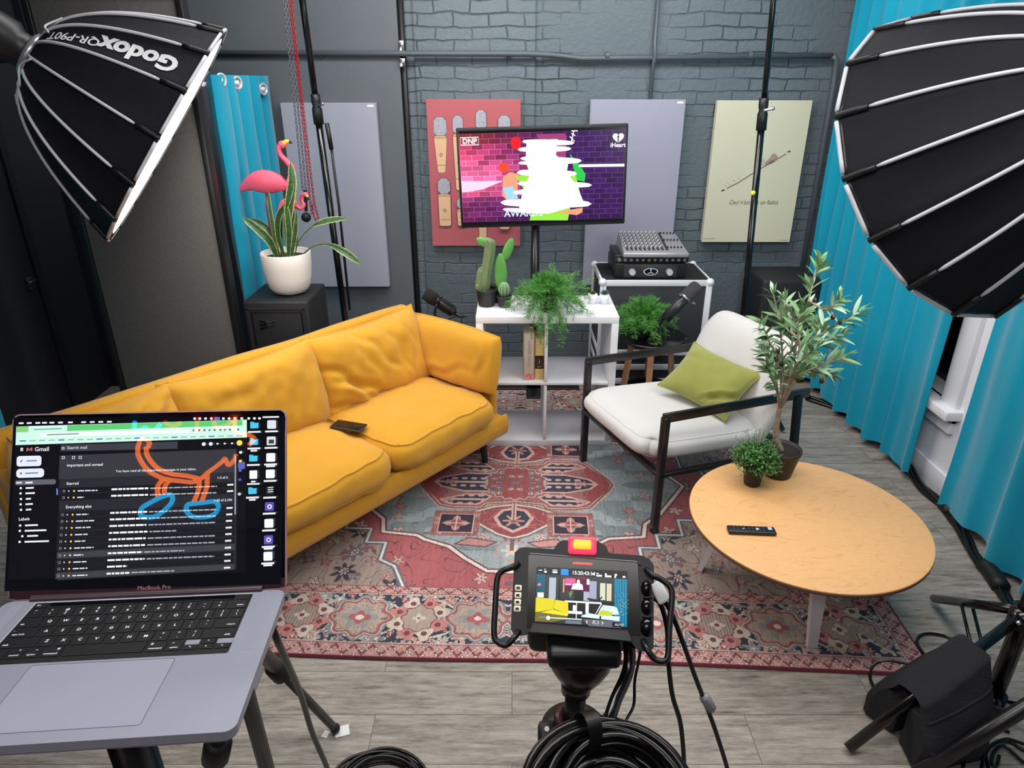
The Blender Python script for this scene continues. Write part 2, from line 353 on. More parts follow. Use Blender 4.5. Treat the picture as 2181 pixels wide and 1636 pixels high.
# ---------------------------------------------------------------- the rug (woven pattern as a tint on a fine grid)
def vnoise(x, y, seed=0):
    def h(i, j): v = np.sin(i * 127.1 + j * 311.7 + seed * 74.7) * 43758.5453; return v - np.floor(v)
    i = np.floor(x); j = np.floor(y); fx = x - i; fy = y - j; fx = fx * fx * (3 - 2 * fx); fy = fy * fy * (3 - 2 * fy)
    return (h(i, j) * (1 - fx) + h(i + 1, j) * fx) * (1 - fy) + (h(i, j + 1) * (1 - fx) + h(i + 1, j + 1) * fx) * fy
def voro(x, y, seed=0, jit=0.8):
    i = np.floor(x); j = np.floor(y); best = np.full(x.shape, 9.0); bid = np.zeros(x.shape); bx = np.zeros(x.shape); by = np.zeros(x.shape)
    for a in (-1, 0, 1):
        for b in (-1, 0, 1):
            ci, cj = i + a, j + b
            r1 = np.sin(ci * 12.9898 + cj * 78.233 + seed) * 43758.5453; r1 -= np.floor(r1)
            r2 = np.sin(ci * 39.346 + cj * 11.135 + seed * 3) * 24634.6345; r2 -= np.floor(r2)
            dx = x - (ci + .5 + (r1 - .5) * jit); dy = y - (cj + .5 + (r2 - .5) * jit); d = np.sqrt(dx * dx + dy * dy)
            m = d < best; best = np.where(m, d, best); bid = np.where(m, r1 * 0.618 + r2 * 7.31, bid); bx = np.where(m, dx, bx); by = np.where(m, dy, by)
    return best, bid - np.floor(bid), bx, by
def rug_picture():
    st = 0.003; nx, ny = 508, 397
    X, Y = np.meshgrid((np.arange(nx) + .5) * st, (np.arange(ny) + .5) * st, indexing='ij')
    navy, slate, teal, ltl = (62, 66, 84), (108, 112, 124), (134, 148, 152), (158, 170, 175)
    red, drd, pink, lpk = (184, 98, 102), (128, 72, 78), (196, 140, 136), (212, 168, 160)
    bei, crm, brn, wht = (168, 150, 140), (212, 196, 182), (128, 94, 92), (226, 216, 208)
    I = np.zeros((nx, ny, 3)); I[:] = bei
    def fill(m, c): I[m] = c
    def inpoly(P):
        m = np.zeros(X.shape, bool); n = len(P)
        for a in range(n):
            (x0, y0), (x1, y1) = P[a], P[(a + 1) % n]
            if y0 == y1: continue
            c = ((y0 > Y) != (y1 > Y)) & (X < (x1 - x0) * (Y - y0) / (y1 - y0) + x0); m ^= c
        return m
    def near(P, w, closed=True):
        d = np.full(X.shape, 9.0); n = len(P)
        for a in range(n if closed else n - 1):
            (x0, y0), (x1, y1) = P[a], P[(a + 1) % n]; dx, dy = x1 - x0, y1 - y0
            t = np.clip(((X - x0) * dx + (Y - y0) * dy) / (dx * dx + dy * dy + 1e-12), 0, 1)
            d = np.minimum(d, np.hypot(X - x0 - t * dx, Y - y0 - t * dy))
        return d < w
    def sym(P): return P
    wx = X + 0.02 * (vnoise(X * 14, Y * 14, 1) - .5); wy = Y + 0.02 * (vnoise(X * 14, Y * 14, 2) - .5)
    def scatter(region, sc, seed, pal, dens=0.6, line=drd, rad=.34, petals=4):
        d, k, dx, dy = voro(wx * sc, wy * sc, seed); an = np.arctan2(dy, dx)
        n = petals + np.floor(k * 97 % 3); rr = rad * (0.72 + 0.38 * np.cos(an * n + k * 20))
        m = region & (k * 13 % 1 < dens)
        for i, c in enumerate(pal): fill(m & (d < rr) & (np.floor(k * 31 % 1 * len(pal)) == i), c)
        fill(m & (d > rr) & (d < rr + 0.055), line); fill(m & (d < rr * 0.42), crm); fill(m & (d < rr * 0.22), drd)
    def tracery(region, sc, seed, c, w=0.05):
        v = vnoise(wx * sc, wy * sc, seed) + 0.5 * vnoise(wx * sc * 2, wy * sc * 2, seed + 3); f = np.abs((v * 4) % 1 - .5); fill(region & (f < w), c)
    ax, ay = 1.13, 0.806
    field = (X < ax) & (Y < ay)
    scatter(field, 13, 5, [pink, brn, slate, crm, red], 0.5); tracery(field, 12, 9, brn); scatter(field, 6, 25, [navy, slate, lpk], .4, brn, .3, 5)
    # red ground with stepped shoulders
    R = [(0, 0), (1.0, 0), (.98, .16), (.88, .16), (.88, .3), (.78, .3), (.78, .42), (.66, .42), (.66, .52), (.57, .52), (.57, .64), (.5, .68), (.44, .806), (0, .806)]
    m = inpoly(R); fill(m, red); fill(m & (vnoise(X * 9, Y * 30, 4) > .62), (184, 98, 100)); tracery(m, 9, 17, drd, .035); scatter(m, 10, 31, [lpk, crm, slate, pink], .32, drd)
    for o, c, wd in ((0, slate, .016), (0, wht, .005)): fill(near(R[1:-1], wd, False), c)
    # teal hexagonal field
    H = [(0, 0), (.86, 0), (.80, .10), (.70, .26), (.62, .34), (.60, .44), (.44, .46), (.40, .49), (.28, .54), (.2, .62), (.1, .70), (0, .705)]
    m = inpoly(H); fill(m, teal); fill(m & (vnoise(X * 6, Y * 24, 8) > .5), ltl); tracery(m, 10, 21, slate, .03); scatter(m, 12, 41, [lpk, crm, pink, red], .3, brn)
    fill(near(H[1:], .017, False), drd); fill(near(H[1:], .008, False), wht)
    # crosswise lozenge wings of the medallion
    M1 = [(0, .18), (.14, .2), (.16, .235), (.3, .235), (.37, .215), (.48, .05), (.50, 0), (0, 0)]
    m = inpoly(M1); fill(m, (160, 104, 104)); scatter(m, 16, 51, [pink, lpk, drd, slate], .5, brn); fill(near(M1[:-1], .012, False), lpk); fill(near(M1[:-1], .005, False), brn)
    m = inpoly([(.36, .2), (.47, .06), (.49, 0), (.42, 0), (.36, .09)]); fill(m, (164, 78, 80)); tracery(m, 20, 2, drd)
    for P in ([(.13, .0), (.13, .085), (.26, .085), (.38, .045), (.42, 0)], [(.12, .13), (.18, .20), (.32, .20), (.37, .165), (.25, .115), (.15, .115)]):
        m = inpoly(P); fill(m, navy); fill(near(P[1:] if P[0][1] == 0 else P, .006, P[0][1] != 0), lpk)
        cy = 0 if P[0][1] == 0 else .16
        fill(m & (np.abs(Y - cy) < .009), lpk)
        for q in (.17, .22, .27, .32): fill(m & (np.hypot((X - q) * 1.0, (np.abs(Y - cy) - .035) * 1.4) < .016), lpk)
        fill(m & (np.hypot((X - .34) * .6, Y - cy) < .02 + .008 * np.cos(np.arctan2(Y - cy, X - .34) * 7)), pink)
    # upper and lower leaf shields
    S = [(0, .20), (.10, .22), (.20, .27), (.165, .36), (.07, .44), (0, .47)]
    m = inpoly(S + [(0, .2)]); fill(m, (160, 76, 80)); tracery(m, 16, 6, pink); fill(near(S, .014, False), brn); fill(near(S, .006, False), crm)
    S2 = [(0, .235), (.055, .25), (.088, .31), (.06, .375), (0, .42)]
    m = inpoly(S2 + [(0, .235)]); fill(m, navy); fill(near(S2, .009, False), lpk)
    an = np.arctan2(Y - .335, X); rr = np.hypot(X, Y - .335); fill(m & (rr < .034 + .02 * np.cos(an * 7)), (205, 140, 124)); fill(m & (rr < .014), brn)
    fill((X < .012) & (Y > .19) & (Y < .33), lpk); fill((X < .004) & (Y > .19) & (Y < .33), brn)
    # rosette in the middle
    an = np.arctan2(Y, X); rr = np.hypot(X / 1.0, Y / .95); rim = .155 + .008 * np.cos(an * 20)
    m = rr < rim + .008; fill(m, lpk); m = rr < rim; fill(m, (164, 78, 80)); scatter(m, 22, 61, [teal, lpk, slate, crm], .75, drd, .36); fill(m & ((np.abs(X % .05 - .025) < .002) | (np.abs(Y % .05 - .025) < .002)), slate)
    # square corner stars
    cx, cy = .27, .36; qx, qy = X - cx, Y - cy; q = np.maximum(np.abs(qx) / 1.12, np.abs(qy))
    m = q < .10; fill(m, (172, 104, 104)); scatter(m & (q > .07), 26, 71, [lpk, brn, drd], .8, brn, .36); fill((q < .074), lpk); fill(q < .069, (66, 56, 72)); r2 = np.hypot(qx, qy); a2 = np.arctan2(qy, qx)
    fill(r2 < .045 + .014 * np.cos(a2 * 4), pink); fill(r2 < .028, (172, 84, 88)); fill((q < .06) & ((np.abs(qx) < .004) | (np.abs(qy) < .004)), crm)
    # pale blossom below the shield
    r3 = np.hypot(X, Y - .56); a3 = np.arctan2(Y - .56, X); fill(r3 < .07, ltl); fill((r3 > .066) & (r3 < .073), pink); fill(r3 < .036 + .012 * np.cos(a3 * 6), crm); fill((X < .008) & (Y > .47) & (Y < .56), brn)
    P = [(.07, .50), (.2, .47), (.26, .52), (.12, .535)]; m = inpoly(P); fill(m, pink); fill(near(P, .004), drd)
    # borders: E = distance from the outer edge
    E = np.minimum(1.524 - X, 1.19 - Y); side = (1.524 - X) < (1.19 - Y); T = np.where(side, Y, X)
    def band(a, b): return (E >= a) & (E < b)
    for a, b, sd in ((.008, .072, 3), (.337, .384, 7)):
        m = band(a, b); fill(m, pink); mid = (a + b) / 2; u = (E - mid) / ((b - a) / 2)
        zz = np.abs(((T / .07) % 1) - .5) * 4 - 1
        fill(m & (np.abs(u - zz * .7) < .22), drd); fill(m & (np.abs(u + zz * .7) < .14), lpk); d, k, _, _ = voro(T * 34, E * 34, sd); fill(m & (d < .22), np.array(brn)); fill(m & (d < .13), np.array(wht))
        fill(band(a, a + .004) | band(b - .004, b), drd)
    m = band(.072, .337); fill(m, navy); u = (E - .2045); sx = ((T + .115) % .46) - .23; sx2 = ((T - .115) % .46) - .23
    E2 = E + .012 * (vnoise(X * 20, Y * 20, 3) - .5); T2 = T + .02 * (vnoise(X * 18, Y * 18, 12) - .5)
    tr = np.abs(np.abs(u) - .07 - .03 * np.sin(T2 * 2 * pi / .23)); fill(m & (tr < .006), crm)
    for scl, sd, rd, dn in ((14, 81, .40, .95), (23, 91, .36, .7)):
        d, k, dx, dy = voro(T2 * scl, E2 * scl, sd); ang = np.arctan2(dy, dx); r_ = rd * (.72 + .4 * np.cos(ang * (3 + np.floor(k * 53 % 4)) + k * 40))
        pal = [(206, 150, 136), (184, 84, 88), (168, 178, 178), (198, 170, 152), (194, 118, 106), (140, 138, 140)]
        mm = m & (k * 17 % 1 < dn)
        fill(mm & (d < r_ + .06), crm)
        for i, c in enumerate(pal): fill(mm & (d < r_) & (np.floor(k * 71 % 1 * 6) == i), c)
        fill(mm & (d < r_ * .5) & (k > .4), drd); fill(mm & (d < r_ * .3), wht)
    for s_, c1, c2, k_ in ((sx, (150, 150, 150), (180, 96, 98), 0), (sx2, (206, 160, 146), (150, 126, 118), 1)):
        wob = .012 * (vnoise(X * 26, Y * 26, 9 + k_) - .5); an = np.arctan2(u, s_); r = np.hypot(s_ * (.82 if k_ == 0 else 1.0), u) + wob; rim = (.096 + .010 * np.cos(an * 8)) if k_ == 0 else (.062 + .006 * np.cos(an * 8))
        if k_ == 0:
            fill(m & (r < rim + .014), (140, 138, 142)); fill(m & (r < rim + .004), crm); fill(m & (r < rim), (164, 96, 98)); fill(m & (r < rim - .012), (182, 162, 148)); tracery(m & (r < rim - .014) & (r > .05), 24, 12, brn, .05); fill(m & (r < .050 + .012 * np.cos(an * 6)), c1); fill(m & (r < .03 + .006 * np.cos(an * 4)), c2); fill(m & (r < .012), wht)
        else:
            for q_ in range(8):
                a_ = q_ * pi / 4 + .39; dq = np.hypot(s_ - .085 * cos(a_), u - .085 * sin(a_)); fill(m & (dq < .032 + .007 * np.cos(np.arctan2(u - .085 * sin(a_), s_ - .085 * cos(a_)) * 3 + q_)), crm if q_ % 2 else (206, 128, 124)); fill(m & (dq < .012), drd)
            fill(m & (r < rim + .005), drd); fill(m & (r < rim), (176, 156, 142)); fill(m & (r < rim) & (np.abs((s_ % .012) - .006) < .0012), (140, 112, 104)); fill(m & (r < .022 + .006 * np.cos(an * 4)), crm); fill(m & (r < .009), drd)
    fill(band(.072, .077) | band(.332, .337), (200, 170, 160))
    fill(E < .008, (104, 34, 50))
    full = np.zeros((2 * nx, 2 * ny, 3)); full[nx:, ny:] = I; full[nx:, :ny] = I[:, ::-1]; full[:nx] = full[nx:][::-1]
    XX, YY = np.meshgrid(np.arange(2 * nx) * st, np.arange(2 * ny) * st, indexing='ij')
    wear = vnoise(XX * 3, YY * 3, 5) * .5 + vnoise(XX * 160, YY * 14, 6) * .28 + vnoise(XX * 300, YY * 300, 7) * .22
    full = full * (0.80 + 0.36 * wear)[..., None]; g = full.mean(axis=2, keepdims=True); full = full * .86 + g * .14
    c = np.clip(full / 255, 0, 1); c = np.where(c <= .04045, c / 12.92, ((c + .055) / 1.055) ** 2.4)
    return c, st
def build_rug():
    c, st = rug_picture(); nx, ny = c.shape[:2]; W, Hh = (nx) * st, (ny) * st
    xs = np.linspace(-W / 2, W / 2, nx + 1); ys = np.linspace(-Hh / 2, Hh / 2, ny + 1); GX, GY = np.meshgrid(xs, ys, indexing='ij')
    e = np.minimum(W / 2 - np.abs(GX), Hh / 2 - np.abs(GY)); GZ = .003 + .006 * np.clip(e / .006, 0, 1) + .0015 * (vnoise(GX * 3, GY * 3, 1))
    GY2 = GY + np.where(GY < 0, .008 * np.sin(GX * 3.2), 0) * np.clip(-GY / 1.19, 0, 1)
    co = np.stack([GX, GY2, GZ], -1).reshape(-1, 3); idx = np.arange((nx + 1) * (ny + 1)).reshape(nx + 1, ny + 1)
    f = np.stack([idx[:-1, :-1], idx[1:, :-1], idx[1:, 1:], idx[:-1, 1:]], -1).reshape(-1, 4)
    me = bpy.data.meshes.new('area_rug'); me.vertices.add(len(co)); me.vertices.foreach_set('co', co.ravel())
    me.loops.add(f.size); me.loops.foreach_set('vertex_index', f.ravel().astype(np.int32)); me.polygons.add(len(f))
    me.polygons.foreach_set('loop_start', np.arange(0, f.size, 4, dtype=np.int32)); me.polygons.foreach_set('loop_total', np.full(len(f), 4, dtype=np.int32)); me.update()
    at = me.color_attributes.new('tint', 'BYTE_COLOR', 'CORNER')
    col = np.concatenate([c.reshape(-1, 3), np.ones((len(f), 1))], 1); at.data.foreach_set('color', np.repeat(col, 4, axis=0).ravel().astype(np.float32))
    me.materials.append(mat_attr('woven_wool', 0.95, bump=0.5, bscale=500))
    o = bpy.data.objects.new('area_rug', me); COL.objects.link(o); o.location = (.02, 3.03, 0.0); o.rotation_euler = (0, 0, radians(-2.2)); TM[o.name] = Matrix.Identity(4)
    setp(o, 'faded red and blue oriental rug with a central medallion on the plank floor', 'rug')
build_rug()
# ---------------------------------------------------------------- soft shapes
def cushion(mb, c, hx, hy, hz, ax=None, seed=0, wr=0.012, wsc=6, p=3.0, q=0.55, n=56, pinch=0.0, sag=0.0, pipe=0.006, ears=0.0, dirn=(1, 0.35), folds=None):
    """knife-edged cushion: hx, hy half sizes of its face, hz half thickness; ax = 3x3 matrix (cols: x, y, normal)"""
    c = Vector(c); A = ax or Matrix.Identity(3); off = Vector((seed * 7.3, seed * 3.1, seed * 1.7)); edge = []
    def f(side):
        def g(u, v):
            a, b = 2 * u - 1, 2 * v - 1
            # rounded-corner outline with pointed ears
            k = 1 + ears * (abs(a) * abs(b)) ** 3 - pinch * ((1 - a * a) * abs(b) ** 4 + (1 - b * b) * abs(a) ** 4)
            x, y = a * k * hx, b * k * hy
            t = max(0.0, (1 - abs(a) ** p) * (1 - abs(b) ** p)) ** q
            P = Vector((x * wsc * dirn[0], y * wsc * dirn[1], side * 2.0)) + off
            w_ = noise.noise(P) * wr + noise.noise(P * 2.3) * wr * .5
            if folds:
                for (fx, fy, ang, ln, wd, dp) in folds:
                    dx, dy = x - fx, y - fy; s_ = dx * cos(ang) + dy * sin(ang); r_ = -dx * sin(ang) + dy * cos(ang) + .012 * sin(s_ * 30)
                    w_ -= 1.5 * dp * math.exp(-(r_ / wd) ** 2) * math.exp(-(s_ / ln) ** 2)
                    w_ += dp * .6 * math.exp(-((r_ - wd * 1.8) / wd) ** 2) * math.exp(-(s_ / ln) ** 2)
            z = side * (hz * t + w_ * min(1, t * 2))
            z += noise.noise(Vector((x * 3, y * 3, 5)) + off) * wr * .6 - sag * (1 - a * a) * (1 if b > 0 else 0) * 0
            y2 = y - sag * (1 - a * a) * (b + 1) / 2
            return c + A @ Vector((x, y2, z))
        return g
    mb.grid(f(1), n, n); g2 = f(-1); mb.grid(lambda u, v: g2(v, u), n, n)
    if pipe:
        g1 = f(0); loop = [g1(i / 40, 0) for i in range(40)] + [g1(1, i / 40) for i in range(40)] + [g1(1 - i / 40, 1) for i in range(40)] + [g1(0, 1 - i / 40) for i in range(41)]
        mb.tube(loop, pipe, 6)
def slab(mb, c, hx, hy, hz, ax=None, seed=0, crown=0.02, wr=0.006, e=0.18, n=(48, 40, 8), bulge=0.02, wsc=6, pr=.006):
    """thick upholstered cushion: a soft box with a crowned top and seam lines"""
    c = Vector(c); A = ax or Matrix.Identity(3); off = Vector((seed * 5.7, seed * 2.9, 0))
    def shape(x, y, z):   # -1..1 cube surface point -> soft box
        rx = 1 - e * .35 * (abs(y) ** 6) * 1 * (abs(x) ** 4) ; ry = 1 - e * .35 * (abs(x) ** 6) * (abs(y) ** 4)
        edge = max(abs(x), abs(y)); kz = 1 - e * max(0, edge - .80) ** 2 * 25 * .6
        px, py = x * rx * hx, y * ry * hy
        fl = 1 - abs(z) ** 4 * .05 + bulge * (1 - z * z)
        pz = z * hz * kz + (crown * (1 - x ** 4) * (1 - y ** 4) if z > 0 else 0) * z
        P = Vector((px * wsc, py * wsc, pz * wsc)) + off; w_ = (noise.noise(P) + .5 * noise.noise(P * 2.2)) * wr
        return c + A @ Vector((px * fl + w_, py * fl + w_, pz + w_ * .8))
    nx, ny, nz = n
    mb.grid(lambda u, v: shape(2 * u - 1, 2 * v - 1, 1), nx, ny); mb.grid(lambda u, v: shape(2 * v - 1, 2 * u - 1, -1), ny, nx)
    for s_ in (-1, 1):
        mb.grid(lambda u, v: shape(2 * (v if s_ > 0 else u) - 1, s_, 2 * (u if s_ > 0 else v) - 1), nz if s_ > 0 else nx, nx if s_ > 0 else nz)
        mb.grid(lambda u, v: shape(s_, 2 * (u if s_ > 0 else v) - 1, 2 * (v if s_ > 0 else u) - 1), ny if s_ > 0 else nz, nz if s_ > 0 else ny)
    for z in (1, -1):
        loop = [shape(-1 + 2 * i / 30, -1, z) for i in range(30)] + [shape(1, -1 + 2 * i / 30, z) for i in range(30)] + [shape(1 - 2 * i / 30, 1, z) for i in range(30)] + [shape(-1, 1 - 2 * i / 30, z) for i in range(31)]
        mb.tube(loop, pr, 6)
def axes(x, y):
    x = Vector(x).normalized(); y = Vector(y); y = (y - x * y.dot(x)).normalized(); z = x.cross(y)
    return Matrix(((x.x, y.x, z.x), (x.y, y.y, z.y), (x.z, y.z, z.z)))

# ---------------------------------------------------------------- sofa
yel = mat('mustard_velvet', (203, 148, 40), 0.85, sheen=0.25, bump=0.18, bscale=260, var=0.07, vscale=7, spec=0.2)
TH = radians(50.9)
sofa = thing('sofa', 'long mustard yellow sofa with loose cushions on slim black legs', 'sofa', (Vector((.63 * 1.5 - .776 * 2.45, .776 * 1.5 + .63 * 2.45, 0))), TH)
# local x: along the sofa (+ = far end), y: - front, + back
XA, XB = -1.04, 1.015
mb = MB(); mb.box(((XA + XB) / 2, 0.005, 0.245), (XB - XA, 0.77, 0.10), 0.045, seg=4)
mb.grid(lambda u, v: Vector((XA + (XB - XA) * u, -.385 + .012 * cos(v * 2 * pi), .235 + .06 * sin(v * 2 * pi))) + Vector((0, .02 + .03 * cos(v * 2 * pi + pi), 0)), 60, 12)
mb.build('base_frame', yel, sofa)
mb = MB()
def backf(u, v):
    a = v * 2 * pi; h = .22; ex = 1 - max(0, abs(2 * u - 1) - .985) * 20
    y = .335 + .045 * np.sign(cos(a)) * abs(cos(a)) ** .35; z = .475 + (.275) * np.sign(sin(a)) * abs(sin(a)) ** .35
    x = XA + (XB - XA) * u; P = Vector((x * 3, y * 3, z * 3)); w_ = noise.noise(P) * .01
    return Vector((x, y + (z - .3) * .12 + w_, z + w_ * .6))
mb.grid(backf, 90, 28); mb.add([backf(0, j / 28) for j in range(28)], [list(range(28))]); mb.add([backf(1, j / 28) for j in range(28)], [list(range(28))[::-1]])
mb.build('back_panel', yel, sofa)
for s_, x0 in ((1, XB - .03), (-1, XA + .035)):
    mb = MB(); mb.box((x0, .02, .42), (.05, .68, .42), .024, seg=3); mb.build('arm_panel', yel, sofa)
seats = [(.205, .895), (-.445, .20), (-.90, -.45)]
for i, (a, b) in enumerate(seats):
    mb = MB(); slab(mb, ((a + b) / 2, -.075, .372), (b - a) / 2, .345, .072, seed=i + 1, crown=.025, wr=.010, e=.25, bulge=.03)
    mb.build('seat_cushion', yel, sofa)
backs = [(.25, .90, 0), (-.43, .24, 1), (-.90, -.44, 2)]
for i, (a, b, k) in enumerate(backs):
    A = axes((1, 0, 0), (0, .30, .92))
    fl = None
    if k == 0: fl = [(-.22, -.02, 2.5, .22, .022, .016), (-.16, -.10, 2.5, .2, .02, .014), (-.10, .10, 1.9, .16, .018, .010), (.0, .05, 2.2, .2, .02, .010), (.12, .02, 1.9, .22, .02, .009), (.22, -.02, 1.6, .2, .02, .008), (-.2, -.18, 2.8, .2, .018, .014), (-.05, -.15, 2.6, .25, .018, .01)]
    if k == 1: fl = [(-.1, .08, .2, .2, .03, .006), (.1, -.1, 1.3, .12, .02, .006)]
    if k == 2: fl = [(.1, .08, .4, .15, .025, .016), (0, .12, .2, .2, .02, .012)]
    mb = MB(); cushion(mb, ((a + b) / 2, .17, .60), (b - a) / 2 + .02, .205, .12, A, seed=i + 3, wr=.016, wsc=9, p=4, q=.5, sag=.02, folds=fl, ears=.03, dirn=(1, .6))
    mb.build('back_cushion', yel, sofa)
A = axes((0, -1, 0.0), (.16, 0, 1))
mb = MB(); cushion(mb, (.935, -.045, .590), .335, .155, .085, A, seed=9, wr=.012, wsc=7, p=4, q=.45, ears=-.02, sag=-.01, folds=[(.28, .0, 1.5, .2, .015, .008), (.0, -.1, .3, .2, .02, .006)]); mb.build('arm_cushion', yel, sofa)
A = axes((0, 1, 0), (-.16, 0, 1))
mb = MB(); cushion(mb, (-.94, -.03, .585), .335, .16, .085, A, seed=11, wr=.012, wsc=7, p=4, q=.45, ears=.03); mb.build('arm_cushion', yel, sofa)
for x in (XA + .12, 0.0, XB - .10):
    for y in (-.28, .30):
        if x == 0 and y < 0: continue
        mb = MB(); mb.cyl((x, y, .20), (x + (.0 if x == 0 else .01), y - .01, .0095), .022, .018, 12); mb.build('leg', black_metal, sofa)
ph = thing('smartphone', 'black smartphone lying on the yellow sofa seat', 'phone', (-.752, 2.79, .462), radians(-18))
mb = MB(); mb.box((0, 0, .004), (.155, .076, .009), .0035, seg=3); mb.build('case', mat('phone_case', (52, 44, 40), .5), ph)
mb = MB(); mb.box((0, 0, .0092), (.145, .068, .0012), .0004); mb.build('screen', mat('phone_glass', (30, 26, 24), .12), ph)

# ---------------------------------------------------------------- armchair
TC = radians(-67.7)
chair = thing('armchair', 'low armchair with white cushions and a thin black metal frame', 'armchair', (.523, 2.933, 0), TC)
cream = mat('off_white_linen', (204, 203, 202), 0.85, sheen=.15, bump=.12, bscale=300, var=.02, spec=.2)
def bar(mb, p0, p1, a, b, up=(0, 0, 1)):
    p0, p1 = Vector(p0), Vector(p1); M = frame(p0, p1 - p0, up); mb.box((0, 0, (p1 - p0).length / 2), (a, b, (p1 - p0).length), .002, M)
for sx in (-1, 1):
    x = sx * .35
    mb = MB(); bar(mb, (x, 0, .0095), (x, 0.004, .60), .032, .03, (1, 0, 0)); mb.build('leg', black_metal, chair)
    mb = MB(); bar(mb, (x, .80, .0095 if sx < 0 else .001), (x, .735, .575), .032, .03, (1, 0, 0)); mb.build('leg', black_metal, chair)
    mb = MB(); bar(mb, (x, -.012, .598), (x, .80, .580), .014, .045, (0, 0, 1)); mb.build('armrest', black_metal, chair)
    mb = MB(); bar(mb, (x, 0, .315), (x, .77, .27), .03, .02, (0, 0, 1)); mb.build('side_rail', black_metal, chair)
mb = MB(); bar(mb, (-.35, .0, .315), (.35, .0, .315), .03, .02); mb.build('front_rail', black_metal, chair)
mb = MB(); bar(mb, (-.35, .77, .27), (.35, .77, .27), .03, .02); mb.build('rear_rail', black_metal, chair)
A = axes((1, 0, 0), (0, 1, -.07))
mb = MB(); slab(mb, (0, .285, .395), .33, .355, .055, A, seed=2, crown=.022, wr=.002, e=.45, bulge=.03, pr=.0022); mb.build('seat_cushion', cream, chair)
mb = MB(); Ab = Matrix.Translation((0, .66, .56))
def bf(u, v, s_=1):
    a, b = 2 * u - 1, 2 * v - 1     # b: up
    hw = .352 * (1 - .10 * max(0, b) ** 4); k = (1 - abs(a) ** 5) ** .5 * (1 - abs(b) ** 5) ** .5
    r_ = 1 - .05 * abs(a) ** 6 * abs(b) ** 2
    cz = b * .255 * (1 - .12 * abs(a) ** 6); y = .0 + cz * .42 - s_ * (.062 * k)
    return Ab @ Vector((a * hw * r_, y, cz - s_ * .0 + .03 * k * s_ * .3))
mb.grid(lambda u, v: bf(u, v, 1), 44, 44); mb.grid(lambda u, v: bf(v, u, -1), 44, 44)
mb.build('back_cushion', cream, chair, merge=True)
grn = mat('olive_green_velvet', (138, 140, 66), 0.7, sheen=.5, var=.22, vscale=9, bump=.1, bscale=200, spec=.2)
mb = MB(world=False)
p00, p10, p11, p01 = at_y(1407, 822, 3.10), at_y(1545, 890, 2.86), at_y(1618, 800, 2.98), at_y(1480, 730, 3.28)
cc = (p00 + p10 + p11 + p01) / 4; ex = ((p10 + p11) - (p00 + p01)) / 2; ey = ((p01 + p11) - (p00 + p10)) / 2
pil = thing('throw_pillow', 'olive green velvet pillow leaning on the white armchair back', 'pillow', cc)
cushion(mb, (0, 0, 0), ex.length / 2, ey.length / 2 * 1.0, .065, axes(ex, ey), seed=4, wr=.006, wsc=9, p=2.6, q=.6, pinch=.05, ears=.06, pipe=.004, folds=[(.13, -.06, .9, .1, .012, .010), (.10, -.09, .7, .1, .01, .008), (-.1, .05, .3, .12, .02, .004)])
mb.build('pillow_cover', grn, pil)

# ---------------------------------------------------------------- coffee table
def ply():
    m = bpy.data.materials.new('birch_plywood'); nt, b = nodes_of(m); N = nt.nodes; L = nt.links
    tc = N.new('ShaderNodeTexCoord'); mp = N.new('ShaderNodeMapping'); mp.inputs['Scale'].default_value = (1.2, 3.2, 1); mp.inputs['Rotation'].default_value = (0, 0, -.5); L.new(tc.outputs['Object'], mp.inputs[0])
    n = N.new('ShaderNodeTexNoise'); n.inputs['Scale'].default_value = 1.7; n.inputs['Detail'].default_value = 3; n.inputs['Distortion'].default_value = 1.6; L.new(mp.outputs[0], n.inputs[0])
    mu = N.new('ShaderNodeMath'); mu.operation = 'MULTIPLY'; mu.inputs[1].default_value = 16; L.new(n.outputs[0], mu.inputs[0])
    fr = N.new('ShaderNodeMath'); fr.operation = 'PINGPONG'; fr.inputs[1].default_value = 1; L.new(mu.outputs[0], fr.inputs[0])
    cr = N.new('ShaderNodeValToRGB'); e = cr.color_ramp.elements; e[0].position = 0; e[0].color = lin((208, 152, 98)) + (1,); e[1].position = .18; e[1].color = lin((232, 180, 122)) + (1,)
    L.new(fr.outputs[0], cr.inputs[0]); n4 = N.new('ShaderNodeTexNoise'); n4.inputs['Scale'].default_value = 40; L.new(mp.outputs[0], n4.inputs[0])
    mx = N.new('ShaderNodeMix'); mx.data_type = 'RGBA'; mx.inputs[0].default_value = .5; L.new(cr.outputs[0], mx.inputs[6]); mx.inputs[7].default_value = lin((230, 177, 120)) + (1,)
    mx2 = N.new('ShaderNodeMix'); mx2.data_type = 'RGBA'; mx2.blend_type = 'MULTIPLY'; mx2.inputs[0].default_value = .18; L.new(mx.outputs[2], mx2.inputs[6]); L.new(n4.outputs[0], mx2.inputs[7])
    L.new(mx2.outputs[2], b.inputs['Base Color']); b.inputs['Roughness'].default_value = .42; return m
tab = thing('coffee_table', 'round birch plywood coffee table with white splayed legs', 'table', (1.106, 2.144, 0))
mb = MB(); mb.lathe([(1e-5, .398), (.395, .398), (.422, .404), (.427, .412), (.426, .419), (.422, .42), (1e-5, .42)], n=96); mb.build('tabletop', ply(), tab)
mb = MB(); mb.lathe([(.4266, .4035), (.4275, .412), (.4266, .417)], n=96); mb.build('edge_band', mat('ply_edge', (120, 82, 50), .6, var=.2, vscale=30, stretch=(1, 1, 40)), tab)
tw = mat('white_table_leg', (225, 225, 230), .45)
